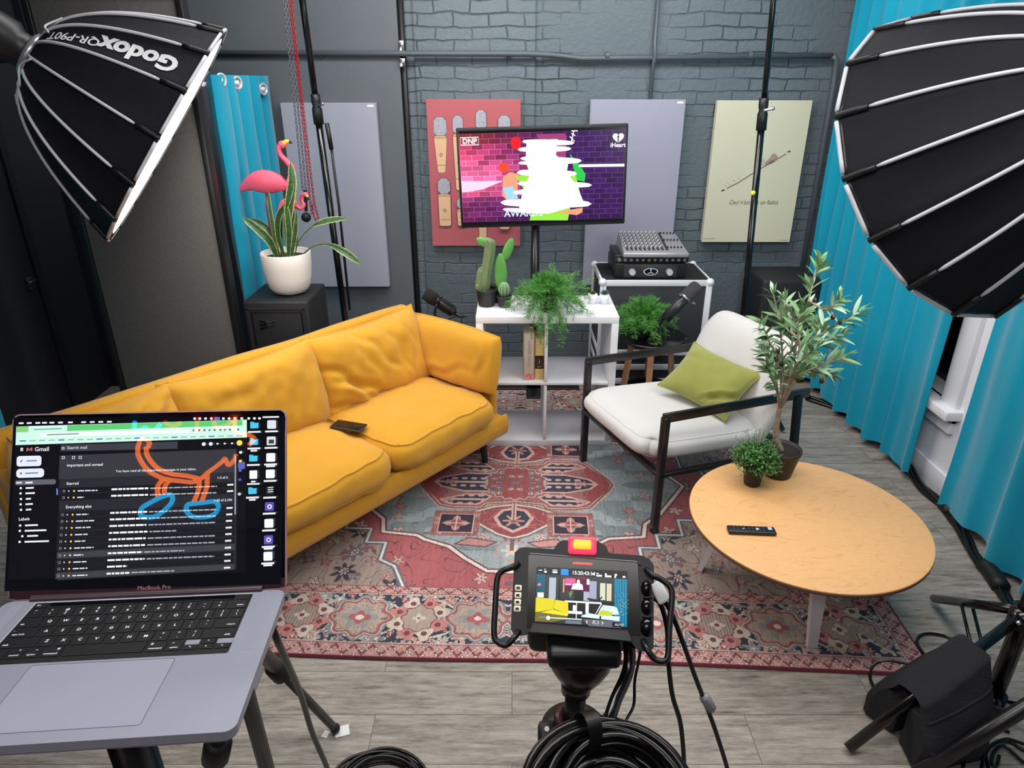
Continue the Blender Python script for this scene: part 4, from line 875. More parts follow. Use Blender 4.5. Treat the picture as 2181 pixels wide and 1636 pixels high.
curtain(c4, [(-2.60, 2.3), (-2.62, 3.12)], .03, 2.6, 4, .03, 2)
# the charcoal gobo
gb = thing('acoustic_partition', 'tall charcoal fabric partition standing between the sofa and teal curtain', 'partition', (-1.84, 3.52, 0))
mb = MB(); mb.box((0, 0, 1.15), (.66, .05, 2.26), .006); mb.build('panel', mat('charcoal_felt', (104, 102, 101), .95, bump=.4, bscale=260, var=.2, vscale=90), gb)
mb = MB()
for s_ in (-1, 1): mb.box((s_ * .345, 0, 1.14), (.03, .07, 2.28), .003)
mb.box((0, 0, 2.275), (.72, .07, .03)); mb.box((0, 0, .03), (.72, .3, .03), .004); mb.build('frame', black, gb)

# ---------------------------------------------------------------- speaker, pot, flamingos
sp = thing('loudspeaker', 'tall black loudspeaker cabinet under the white flamingo pot', 'loudspeaker', (-1.30, 3.79, 0))
mb = MB(); mb.box((0, 0, .405), (.36, .38, .81), .012); mb.build('cabinet', mat('speaker_black', (28, 28, 31), .6, bump=.2, bscale=200), sp)
mb = MB()
for (a, b, c_, d_) in ((-.16, .16, .765, .775), (-.16, .16, .49, .50)): mb.box(((a + b) / 2, -.192, (c_ + d_) / 2), (b - a, .006, d_ - c_))
for s_ in (-1, 1): mb.box((s_ * .155, -.192, .632), (.008, .006, .28))
mb.build('horn_frame', mat('dark_grey_plastic', (50, 50, 54), .4), sp)
mb = MB()
ho = Vector((0, -.185, .66))
for (ax, az) in ((-.13, .09), (.13, .09), (.13, -.08), (-.13, -.08)): pass
v_ = [(-.14, -.194, .75), (.14, -.194, .75), (.14, -.194, .55), (-.14, -.194, .55), (-.03, -.12, .67), (.03, -.12, .67), (.03, -.12, .63), (-.03, -.12, .63)]
mb.add(v_, [[0, 1, 5, 4], [1, 2, 6, 5], [2, 3, 7, 6], [3, 0, 4, 7]]); 
for k in range(3): mb.tube([(-.10, -.196, .70 - k * .022), (-.02, -.192, .69 - k * .006)], .0035, 5)
mb.build('horn', black_gloss, sp)
mb = MB(); mb.cyl((0, -.190, .28), (0, -.196, .28), .15, .145, 32); mb.build('woofer', black, sp)
pt = thing('potted_plant', 'variegated snake plant with arching leaves in a white pot', 'plant', (-1.265, 3.78, .81))
mb = MB(); prof = [(1e-5, 0), (.06, .001), (.09, .012), (.112, .04), (.125, .09), (.133, .16), (.136, .232), (.134, .236), (.129, .232), (.124, .20), (1e-5, .195)]; mb.lathe(prof, n=48); mb.build('pot', mat('matte_white_pot', (236, 230, 224), .5, var=.02), pt)
mb = MB(); mb.lathe([(1e-5, .206), (.125, .203), (.126, .19)], n=30); mb.build('soil', soil, pt)
def snake_mat():
    m = bpy.data.materials.new('snake_plant_leaf'); nt, b = nodes_of(m); N = nt.nodes; L = nt.links
    a = N.new('ShaderNodeVertexColor'); a.layer_name = 'tint'; tc = N.new('ShaderNodeTexCoord'); n = N.new('ShaderNodeTexNoise'); n.inputs['Scale'].default_value = 30; mp = N.new('ShaderNodeMapping'); mp.inputs['Scale'].default_value = (1, 1, 2.5); L.new(tc.outputs['Object'], mp.inputs[0]); L.new(mp.outputs[0], n.inputs[0])
    r = N.new('ShaderNodeMapRange'); r.inputs['From Min'].default_value = .35; r.inputs['From Max'].default_value = .65; r.inputs['To Min'].default_value = .72; r.inputs['To Max'].default_value = 1.15; L.new(n.outputs[0], r.inputs[0])
    v = N.new('ShaderNodeVectorMath'); v.operation = 'SCALE'; L.new(a.outputs[0], v.inputs[0]); L.new(r.outputs[0], v.inputs['Scale']); L.new(v.outputs[0], b.inputs['Base Color']); b.inputs['Roughness'].default_value = .4; return m
snake = snake_mat()
def blade(mb, pts, w0, yaw=0.0, edge=(176, 180, 108), mid=(54, 92, 56), prof=None):
    P = bez(pts, 6); m = len(P); g1, g2 = lin(edge), lin(mid); rows = []
    for i, p in enumerate(P):
        t = i / (m - 1); w_ = w0 * (prof(t) if prof else (.35 + .65 * sin(pi * min(1, t * .95 + .02)) ** .8)) * (1 if t < .9 else max(.04, (1 - t) / .1))
        tg = (P[min(i + 1, m - 1)] - P[max(i - 1, 0)]).normalized(); s_ = tg.cross(Vector((0, -1, 0.15))); s_ = Matrix.Rotation(yaw, 3, tg) @ s_.normalized(); nn = s_.cross(tg)
        rows.append([p + s_ * w_ * k + nn * w_ * .35 * abs(k) * (1) for k in (-1, -.76, 0, .76, 1)])
    for off, flip in ((0, False), (.0012, True)):
        for i in range(m - 1):
            for j in range(4):
                mb.tint = g1 if j in (0, 3) else g2; o = Vector((0, off, 0)); f = [rows[i][j] + o, rows[i][j + 1] + o, rows[i + 1][j + 1] + o, rows[i + 1][j] + o]
                mb.add(f, [[3, 2, 1, 0] if flip else [0, 1, 2, 3]], True)
    mb.tint = None
def A3(x, y, Y): return at_y(x, y, Y)
def leafp(P3, w0, yaw=0, **k): mb = MB(world=True); blade(mb, P3, w0, yaw, **k); mb.build('leaf', snake, pt)
thin = lambda t: (.22 + .12 * t if t < .5 else .28 + .72 * sin(pi * (t - .5) / .5) ** .8)
leafp([A3(617, 548, 3.76), A3(612, 480, 3.74), A3(618, 420, 3.72), A3(622, 385, 3.72), A3(618, 343, 3.73)], .026, .5)
leafp([A3(606, 548, 3.78), A3(592, 500, 3.76), A3(594, 460, 3.74), A3(612, 432, 3.72), A3(628, 380, 3.72)], .017, .2)
leafp([A3(614, 550, 3.75), A3(615, 500, 3.73), A3(612, 460, 3.72), A3(606, 425, 3.72)], .018, .6)
leafp([A3(620, 550, 3.75), A3(628, 500, 3.73), A3(632, 450, 3.73)], .014, .2)
leafp([A3(590, 548, 3.76), A3(583, 500, 3.74), A3(574, 440, 3.74), A3(571, 405, 3.75)], .012, .9)
leafp([A3(590, 548, 3.74), A3(575, 515, 3.70), A3(550, 490, 3.68), A3(515, 462, 3.68)], .022, .3)
leafp([A3(596, 548, 3.80), A3(582, 510, 3.84), A3(565, 482, 3.86), A3(533, 464, 3.88)], .015, .2)
leafp([A3(628, 548, 3.76), A3(636, 515, 3.72), A3(665, 483, 3.68), A3(700, 470, 3.66), A3(744, 465, 3.66)], .017, -.3, prof=thin)
leafp([A3(645, 542, 3.74), A3(668, 525, 3.70), A3(700, 521, 3.66), A3(735, 538, 3.62), A3(772, 565, 3.60)], .019, -.2, prof=thin)
leafp([A3(600, 548, 3.80), A3(598, 500, 3.80), A3(600, 455, 3.80)], .010, .2)
pinkm = mat('flamingo_pink', (244, 98, 128), .5, var=.05, bump=.05); beak_m = mat('beak_yellow', (236, 186, 70), .45); beak_t = mat('beak_tip', (40, 36, 34), .4)
def flamingo(label, S, O, Y, flip, body, neck, head, beak, tip, legs, rw=1.0):
    t = thing('garden_flamingo', label, 'ornament', A3(*O, Y))
    mb = MB(world=True); P = [A3(x, y, Y) for x, y, _ in body]; rs = [r for _, _, r in body]; m = len(P); n = 20; vs = []
    for i, p in enumerate(P):
        tg = (P[min(i + 1, m - 1)] - P[max(i - 1, 0)]).normalized(); up = (Vector((0, 0, 1)) - tg * tg.z).normalized(); sd = tg.cross(up)
        for j in range(n): a = 2 * pi * j / n; vs.append(p + (up * sin(a) + sd * cos(a) * .62) * rs[i])
    mb.add(vs, [[i * n + j, i * n + (j + 1) % n, (i + 1) * n + (j + 1) % n, (i + 1) * n + j] for i in range(m - 1) for j in range(n)] + [list(range(n))[::-1], [(m - 1) * n + j for j in range(n)]], True)
    N_ = bez([A3(x, y, Y) for x, y in neck], 6); rr = [S * (.022 - .009 * min(1, i / len(N_) * 1.6)) for i in range(len(N_))]; mb.tube(N_, rr, 12); hc = A3(*head, Y); mb.ball(hc, S * .020, 14, (1.15, .8, 1.0)); mb.build('body', pinkm, t)
    mb = MB(world=True); B = bez([A3(x, y, Y) for x, y in beak], 5); mb.tube(B, [S * (.015 - .006 * i / len(B)) for i in range(len(B))], 10); mb.build('beak', beak_m, t)
    mb = MB(world=True); B = bez([A3(x, y, Y) for x, y in tip], 4); mb.tube(B, [S * (.009 - .006 * i / len(B)) for i in range(len(B))], 8); mb.build('beak_tip', beak_t, t)
    for lg in legs: mb = MB(world=True); mb.tube([A3(x, y, yy_) for x, y, yy_ in lg], .0035, 6); mb.build('leg', mat('wire_leg', (150, 110, 125), .4, metal=.5), t)
flamingo('large pink plastic flamingo with its head raised above the snake plant', 1.0, (560, 395), 3.84, 1,
    [(506, 410, .004), (516, 402, .017), (530, 392, .036), (545, 388, .054), (562, 387, .063), (580, 388, .060), (596, 391, .045), (606, 396, .028), (614, 399, .018), (618, 399, .012)],
    [(608, 397), (618, 385), (622, 360), (612, 345), (598, 330), (594, 316), (599, 306)], (601, 308), [(604, 306), (610, 302), (616, 302)], [(616, 302), (622, 304)],
    [[(566, 412, 3.84), (568, 440, 3.84), (590, 560, 3.82)], [(570, 412, 3.86), (566, 435, 3.86), (586, 560, 3.84)]])
flamingo('small pink plastic flamingo half hidden among the snake plant leaves', .62, (618, 433), 3.80, 1,
    [(593, 455, .004), (597, 444, .014), (604, 436, .024), (614, 432, .030), (626, 433, .026), (633, 438, .012)],
    [(630, 438), (640, 444), (647, 436), (641, 425), (643, 416), (649, 413)], (650, 414), [(652, 415), (656, 420)], [(656, 420), (656, 427)],
    [[(618, 446, 3.80), (616, 560, 3.80)], [(622, 446, 3.81), (612, 560, 3.80)]])
# hanging chains
def chain(label, col, pts, link=.016, wire=.0022):
    d0 = pts[0] - pts[1]; pts = [pts[0] + d0 * ((2.99 - pts[0].z) / d0.z)] + list(pts); t = thing('chain', label, 'chain', pts[0]); P = bez(pts, 10); L = [0]
    for i in range(len(P) - 1): L.append(L[-1] + (P[i + 1] - P[i]).length)
    n = int(L[-1] / (link * 1.35)); mb = MB(world=True); k = 0
    for i in range(n):
        s = L[-1] * (i + .5) / n
        while k < len(L) - 2 and L[k + 1] < s: k += 1
        p = P[k].lerp(P[k + 1], (s - L[k]) / max(1e-6, L[k + 1] - L[k])); tg = (P[k + 1] - P[k]).normalized(); M = frame(p, tg)
        a0 = (i % 2) * pi / 2 + .6; lp = [M @ Vector((cos(a0) * cos(2 * pi * j / 8) * link * .42, sin(a0) * cos(2 * pi * j / 8) * link * .42, sin(2 * pi * j / 8) * link)) for j in range(9)]
        mb.tube(lp, wire, 4, cap=False)
    mb.build('links', mat('chain_' + ('red' if col[0] > 150 else 'grey'), col, .4, metal=.2), t)
def CH(*p): return [A3(x, y, 4.3) for x, y in p]
gcol, rcol = (118, 118, 124), (186, 44, 60)
chain('grey chain hanging from the ceiling, outer left strand by the flamingo', gcol, CH((600, -90), (608, 30), (620, 150), (634, 290), (645, 405)))
chain('grey chain hanging from the ceiling just beside the red chains', gcol, CH((607, -90), (615, 30), (627, 150), (641, 290), (652, 408)))
chain('red chain hanging beside the grey chains, left strand', rcol, CH((612, -90), (620, 30), (633, 150), (648, 290), (660, 420), (664, 455)))
chain('red chain hanging loose, right strand nearest the black pole', rcol, CH((616, -90), (624, 30), (637, 150), (653, 290), (668, 420), (677, 462), (670, 464), (664, 430)))
kn = thing('hanging_weight', 'black ball weight hanging below the chains', 'weight', A3(652, 463, 4.3)); mb = MB(world=True); mb.ball(A3(652, 463, 4.3), .030, 18); mb.build('ball', rubber, kn)
mb = MB(world=True); mb.cyl(A3(650, 405, 4.3), A3(652, 450, 4.3), .010); mb.build('handle', black, kn)

# ---------------------------------------------------------------- uprights
def big_stand(label, p_top, p_bot, r0, r1, zc, base_dirs, knob=True):
    t = thing('light_stand', label, 'stand', (p_bot[0], p_bot[1], 0)); d = Vector(p_top) - Vector(p_bot); p_top = Vector(p_bot) + d * ((2.97 - p_bot[2]) / d.z); d = p_top - Vector(p_bot); pc = Vector(p_bot) + d * ((zc - p_bot[2]) / d.z)
    mb = MB(world=True); mb.tube([p_bot, pc], r0, 14); mb.build('lower_tube', black_gloss, t)
    mb = MB(world=True); mb.tube([pc, p_top], r1, 14); mb.build('upper_tube', black_gloss, t)
    u = d.normalized(); mb = MB(world=True); mb.tube([pc - u * .10, pc - u * .02, pc + u * .0, pc + u * .02, pc + u * .06], [r0 * 1.45, r0 * 1.45, r0 * 1.1, r0 * 1.35, r0 * 1.3], 14); mb.build('collar', black, t)
    mb = MB(world=True); mb.cyl(pc + Vector((0, -r0, 0)), pc + Vector((r0 * 2.2, -r0 * 1.6, .01)), .007); mb.ball(pc + Vector((r0 * 2.2, -r0 * 1.6, .01)), .010, 10); mb.build('clamp_bolt', chrome, t)
    for k in base_dirs:
        mb = MB(world=True); b = Vector((p_bot[0], p_bot[1], .42)); e = Vector((p_bot[0] + k[0], p_bot[1] + k[1], .015)); mb.tube([b, e], .013, 10); mb.tube([Vector((p_bot[0], p_bot[1], .10)), b.lerp(e, .5)], .007, 8); mb.build('leg', black_gloss, t)
    return t, pc
pb_ = A3(735, 680, 4.2); ptp = A3(636, -60, 4.2); dd = (ptp - pb_).normalized(); p0 = pb_ - dd * ((pb_.z - .02) / dd.z)
t, pc = big_stand('tall black pole stand leaning left in front of the lilac panel', ptp, p0, .020, .018, A3(683, 225, 4.2).z, [(.3, .25), (-.2, .3), (.1, -.35)])
mb = MB(world=True); mb.tube([A3(696, 262, 4.18), A3(706, 318, 4.18)], .013, 10); mb.tube([A3(706, 318, 4.18), A3(722, 440, 4.18), A3(745, 660, 4.18)], .008, 8); mb.build('side_rod', black, t)
pb_ = A3(1585, 655, 3.9); ptp = A3(1653, -60, 3.9); dd = (ptp - pb_).normalized(); p0 = pb_ - dd * ((pb_.z - .02) / dd.z)
t, pc = big_stand('tall black pole stand crossing the pale yellow panel', ptp, p0, .019, .015, A3(1617, 235, 3.9).z, [(.3, .2), (-.05, .38), (.2, -.3)])
c = A3(1602, 410, 3.9) + Vector((0, -.0195, 0)); mb = MB(world=True); M = frame(c, (0, -1, 0.1)); mb.lathe([(1e-5, .0012), (.013, .0012), (.013, -.006)], M, 18); mb.build('sticker', mat('yellow_sticker', (220, 226, 90), .5), t, label='round yellow sticker')

# ---------------------------------------------------------------- road case with amplifier and mixer
cx0, cx1, cy0, cy1 = .552, 1.232, 4.10, 4.56
case = thing('road_case', 'black road case with silver edges behind the white shelf', 'case', ((cx0 + cx1) / 2, (cy0 + cy1) / 2, 0)); W_, D_ = cx1 - cx0, cy1 - cy0
cm = mat('case_laminate', (46, 49, 54), .6, bump=.1, bscale=150); alu = mat('case_aluminium', (226, 230, 236), .4, metal=.1)
mb = MB(); mb.box((0, 0, .44), (W_ - .01, D_ - .01, .68), .003); mb.build('body', cm, case)
mb = MB(); mb.box((0, 0, .785), (W_ - .02, D_ - .02, .012), .002); mb.build('top_mat', mat('black_carpet', (22, 21, 22), .95, bump=.4, bscale=300), case)
mb = MB(); e = .038
for z in (.775, .315, .215, .115):
    for s_ in (-1, 1): mb.box((0, s_ * (D_ / 2 - .004), z), (W_, .012, e), .002)
    for s_ in (-1, 1): mb.box((s_ * (W_ / 2 - .004), 0, z), (.012, D_, e), .002)
for sx in (-1, 1):
    for sy in (-1, 1): mb.box((sx * (W_ / 2 - .012), sy * (D_ / 2 - .002), .45), (e, .012, .68), .002); mb.box((sx * (W_ / 2 - .002), sy * (D_ / 2 - .012), .45), (.012, e, .68), .002)
mb.build('edging', alu, case)
for sx in (-1, 1):
    for sy in (-1, 1): mb = MB(); mb.ball((sx * (W_ / 2 - .008), sy * (D_ / 2 - .008), .778), .026, 12); mb.build('corner', alu, case)
for sx in (-1, 1):
    for sy in (-1, 1): mb = MB(); mb.M = None; mb.cyl((sx * (W_ / 2 - .07) - .015, sy * (D_ / 2 - .07), .042), (sx * (W_ / 2 - .07) + .015, sy * (D_ / 2 - .07), .042), .04, n=20); mb.box((sx * (W_ / 2 - .07), sy * (D_ / 2 - .07), .092), (.05, .07, .012)); mb.build('caster', rubber, case)
ZC_ = .7915
amp = thing('amplifier', 'black rack amplifier with two silver knobs on top of the road case', 'amplifier', (.858, 4.32, ZC_))
mb = MB(); mb.box((0, 0, .048), (.44, .34, .092), .004); mb.build('housing', black, amp)
mb = MB(); mb.box((0, -.174, .046), (.33, .008, .082), .003); mb.build('front_plate', mat('grey_faceplate', (70, 70, 76), .35, metal=.5), amp)
for s_ in (-1, 1): mb = MB(); mb.cyl((s_ * .115, -.178, .045), (s_ * .115, -.20, .045), .021, .019, 24); mb.build('knob', mat('pale_silver', (215, 218, 224), .3, metal=.25), amp)
mb = MB(); M = Matrix.Translation((0, -.1795, .048)) @ Matrix.Rotation(pi / 2, 4, 'X'); mb.poly([(.046 * cos(a), .026 * sin(a) * (1 if sin(a) < 0 else .8)) for a in [2 * pi * i / 28 for i in range(28)]], M, .003); mb.build('badge_rim', mat('badge_silver', (220, 230, 236), .3, metal=.3), amp)
mb = MB(); M = Matrix.Translation((0, -.1830, .048)) @ Matrix.Rotation(pi / 2, 4, 'X'); mb.poly([(.038 * cos(a), .020 * sin(a) * (1 if sin(a) < 0 else .8)) for a in [2 * pi * i / 28 for i in range(28)]], M, .001); mb.build('badge', black_gloss, amp)
cv = Canvas(Matrix.Translation((0, -.1844, .048)) @ Matrix.Rotation(pi / 2, 4, 'X')); cv.line([(0, .014), (0, -.010)], .005, (150, 210, 235)); cv.line([(-.018, -.014), (-.006, -.008), (.006, -.008), (.018, -.014)], .004, (220, 230, 236)); cv.put([ell(0, .010, .006, .006)], (120, 200, 240)); cv.mb.build('badge_mark', mat_attr('badge_print', .4), amp)
eq = thing('rack_unit', 'slim black rack unit with a row of knobs between amplifier and mixer', 'rack unit', (.862, 4.32, ZC_ + .0945))
mb = MB(); mb.box((0, 0, .024), (.44, .30, .046), .003); mb.build('housing', black, eq); mb = MB(); mb.box((0, -.153, .024), (.46, .006, .045), .002); mb.build('front_plate', mat('dark_faceplate', (60, 62, 68), .3, metal=.7), eq)
for k in range(12): mb = MB(); mb.cyl((-.20 + k * .0365, -.156, .022), (-.20 + k * .0365, -.170, .022), .011, .010, 14); mb.build('knob', mat('grey_knob', (150, 152, 160), .3, metal=.6), eq)
mx = thing('mixing_console', 'silver mixing console with rows of knobs on top of the rack gear', 'mixer', M=Matrix.Translation((.875, 4.30, ZC_ + .0945 + .0475)) @ Matrix.Rotation(0, 4, 'Z'))
silver = mat('console_silver', (170, 170, 176), .35, metal=.45)
mb = MB(); vs = [(-.195, -.19, 0), (.195, -.19, 0), (.195, .17, 0), (-.195, .17, 0), (-.195, -.19, .028), (.195, -.19, .028), (.18, .17, .085), (-.18, .17, .085)]
mb.add(vs, [[3, 2, 1, 0], [4, 5, 6, 7], [0, 1, 5, 4], [1, 2, 6, 5], [2, 3, 7, 6], [3, 0, 4, 7]]); mb.box((0, -.195, .016), (.40, .016, .030), .007); mb.build('chassis', silver, mx)
def topz(y): return .028 + (y + .19) / .36 * .057
mb = MB()
for c_ in range(10): mb.box((-.172 + c_ * .026, .01, topz(.01) + .0012), (.015, .30, .002), 0, None) if False else None
for c_ in range(10):
    x = -.172 + c_ * .027; mb.add([(x - .004, -.15, topz(-.15) + .001), (x + .014, -.15, topz(-.15) + .001), (x + .014, .15, topz(.15) + .001), (x - .004, .15, topz(.15) + .001)], [[0, 1, 2, 3]])
mb.build('channel_strips', mat('strip_dark', (52, 50, 52), .5), mx)
kdup = None
for c_ in range(9):
    for r_ in range(6):
        x, y = -.172 + c_ * .027, .14 - r_ * .047; z = topz(y)
        mb = MB(); mb.cyl((x, y, z), (x, y - .003, z + .012), .0065, .0055, 10); mb.build('knob', mat('pale_knob', (206, 204, 206), .4), mx)
for c_ in range(5):
    for r_ in range(3):
        x, y = .085 + c_ * .021, .13 - r_ * .12; z = topz(y); mb = MB(); mb.cyl((x, y, z), (x, y - .003, z + .010), .006, .005, 10); mb.build('knob', mat('dark_knob', (40, 40, 44), .4), mx)
# rear loudspeaker by the corner
s2 = thing('loudspeaker', 'black loudspeaker cabinet in the corner behind the olive tree', 'loudspeaker', (1.83, 4.5, 0)); mb = MB(); mb.box((0, 0, .37), (.40, .36, .74), .03, seg=3); mb.build('cabinet', MATS['speaker_black'], s2)
mb = MB(); mb.box((0, -.183, .50), (.28, .008, .20), .003); mb.build('horn', mat('dark_grey_plastic', (50, 50, 54), .4), s2); mb = MB(); mb.cyl((0, -.181, .22), (0, -.188, .22), .14, .135, 32); mb.build('woofer', black, s2)
lb = thing('cable', 'tangle of thin black cable on the floor behind the cube shelf', 'cable', (.3, 4.3, 0)); mb = MB(world=True); rn = random.Random(2)
pts = [(.18 + .22 * k / 14 + rn.uniform(-.08, .08), 4.35 + rn.uniform(-.1, .12), .02 + rn.uniform(0, .12)) for k in range(15)]; mb.tube(bez(pts, 5), .005, 6); mb.build('cord', cable_m, lb)

# stool with fern and microphone
st = thing('stool', 'round black topped stool with slanted wooden legs', 'stool', (.84, 3.865, 0))
mb = MB(); mb.lathe([(1e-5, .498), (.19, .498), (.205, .506), (.205, .516), (.198, .520), (1e-5, .520)], n=48); mb.build('seat', black_gloss, st)
wood = mat('beech_leg', (190, 138, 100), .5, var=.15, vscale=12, stretch=(6, 6, .6))
for k in range(6):
    a = 2 * pi * k / 6 + .35; mb = MB(); d = Vector((cos(a), sin(a), 0)); vs = []
    for (r_, z) in ((.13, .498), (.19, 0)):
        for (p, q_) in ((-.008, -.018), (.008, -.018), (.008, .018), (-.008, .018)): vs.append(d * (r_ + p) + Vector((-d.y, d.x, 0)) * q_ + Vector((0, 0, z)))
    mb.add(vs, [[0, 1, 2, 3], [7, 6, 5, 4]] + [[(i + 1) % 4, i, 4 + i, 4 + (i + 1) % 4] for i in range(4)]); mb.build('leg', wood, st)
mb = MB(); mb.lathe([(.150, .17), (.156, .17), (.156, .182), (.150, .182), (.150, .17)], n=36); mb.build('ring', black_metal, st)
fr2 = thing('potted_fern', 'feathery asparagus fern in a black pot on the stool by the microphone', 'plant', (.78, 3.86, .520)); pot(fr2, .045, .062, .12, pot_b); fern(fr2, (0, 0, .12), .17, .10, 110, random.Random(12), .6, lo=.006)
def cylmic(label, P0, P1, r, parts_fn): pass
mc = thing('studio_microphone', 'large grey side address microphone tilted over the stool', 'microphone', A3(1400, 700, 3.72)); mb = MB(world=True)
a = A3(1424, 672, 3.72); b = A3(1462, 632, 3.72); tip = A3(1490, 606, 3.72); u = (tip - a).normalized()
mb.tube([a - u * .03, a - u * .028, b], [.02, .030, .031], 24); mb.build('body', mat('mic_body', (62, 62, 68), .35, metal=.6), mc)
mb = MB(world=True); M = frame(b, u, (0, -1, .3)); Lh = (tip - b).length
vs = []; mb.M = None
for z, k in ((0, 1), (Lh * .75, 1.02), (Lh * .93, .8), (Lh, .35)):
    for j in range(24): a_ = 2 * pi * j / 24; vs.append(M @ Vector((cos(a_) * .039 * k, sin(a_) * .026 * k, z)))
mb.add(vs, [[i * 24 + j, i * 24 + (j + 1) % 24, (i + 1) * 24 + (j + 1) % 24, (i + 1) * 24 + j] for i in range(3) for j in range(24)] + [[72 + j for j in range(24)]], True); mb.build('grille', mat('mic_grille', (84, 82, 86), .55, metal=.3, bump=.8, bscale=900), mc)
mb = MB(world=True); mb.tube([b - u * .012, b + u * .002], .034, 24); mb.cyl(b + Vector((-.045, -.01, .02)), b + Vector((-.035, -.01, .01)), .010); mb.cyl(b + Vector((.028, -.02, -.028)), b + Vector((.045, -.02, -.038)), .009); mb.build('ring', chrome, mc)
ms = thing('microphone_stand', 'short black microphone stand arm rising from the stool top', 'stand', (.86, 3.76, .520)); mb = MB(world=True)
j1 = A3(1398, 705, 3.73); mb.tube([(j1.x, 3.735, .522), j1], .010, 10); mb.ball(j1, .020, 12); mb.tube([j1, A3(1408, 680, 3.735), A3(1440, 650, 3.75), A3(1455, 640, 3.76)], .014, 10); mb.build('arm', black, ms)
mb = MB(world=True); mb.lathe([(1e-5, .5205), (.05, .5205), (.05, .528), (1e-5, .533)], Matrix.Translation((j1.x, 3.735, 0)), 24); mb.build('foot', black_metal, ms)
m2 = thing('studio_microphone', 'black broadcast microphone on a boom arm between sofa and shelf', 'microphone', A3(940, 640, 3.75)); a = A3(904, 624, 3.75); b = A3(968, 666, 3.75); u = (b - a).normalized(); L_ = (b - a).length
mb = MB(world=True); mb.tube([a, a + u * .006, a + u * L_ * .36], [.030, .037, .038], 24); mb.build('foam', mat('mic_foam', (24, 24, 27), .9, bump=.5, bscale=300), m2)
mb = MB(world=True); mb.tube([a + u * L_ * .36, a + u * L_ * .40, a + u * L_ * .93, a + u * L_], [.036, .034, .034, .022], 24); mb.build('body', black_metal, m2)
mb = MB(world=True); mb.tube([b, A3(980, 674, 3.74), A3(996, 675, 3.74)], [.014, .010, .003], 10); mb.build('tail', black, m2)
mb = MB(world=True); mb.tube([a + u * L_ * .5 + Vector((0, -.036, 0)), a + u * L_ * .5 + Vector((.01, -.05, .045))], .004); mb.ball(a + u * L_ * .5 + Vector((.012, -.05, .05)), .011, 10); mb.tube(bez([a + u * L_ * .42 + Vector((0, -.03, -.01)), A3(926, 668, 3.72), A3(933, 682, 3.73)], 5), .008); mb.build('yoke', black, m2)
bs = thing('boom_arm', 'black boom arm rising behind the sofa arm to the microphone', 'stand', (-.42, 3.9, 0)); mb = MB(world=True); e1 = A3(934, 680, 3.75)
mb.tube([e1, (-.44, 3.86, .62), (-.45, 3.95, .02)], .010, 10); mb.ball(e1, .018, 12); mb.ball((-.44, 3.86, .62), .02, 12); mb.lathe([(1e-5, 0), (.11, 0), (.11, .012), (.02, .022), (1e-5, .022)], Matrix.Translation((-.45, 3.95, 0)), 30); mb.build('arm', black_metal, bs)
mb = MB(world=True); mb.tube(bez([A3(978, 673, 3.745), A3(960, 678, 3.75), A3(942, 690, 3.77), (-.43, 3.87, .6)], 5), .0035, 6); mb.build('cable', cable_m, bs)
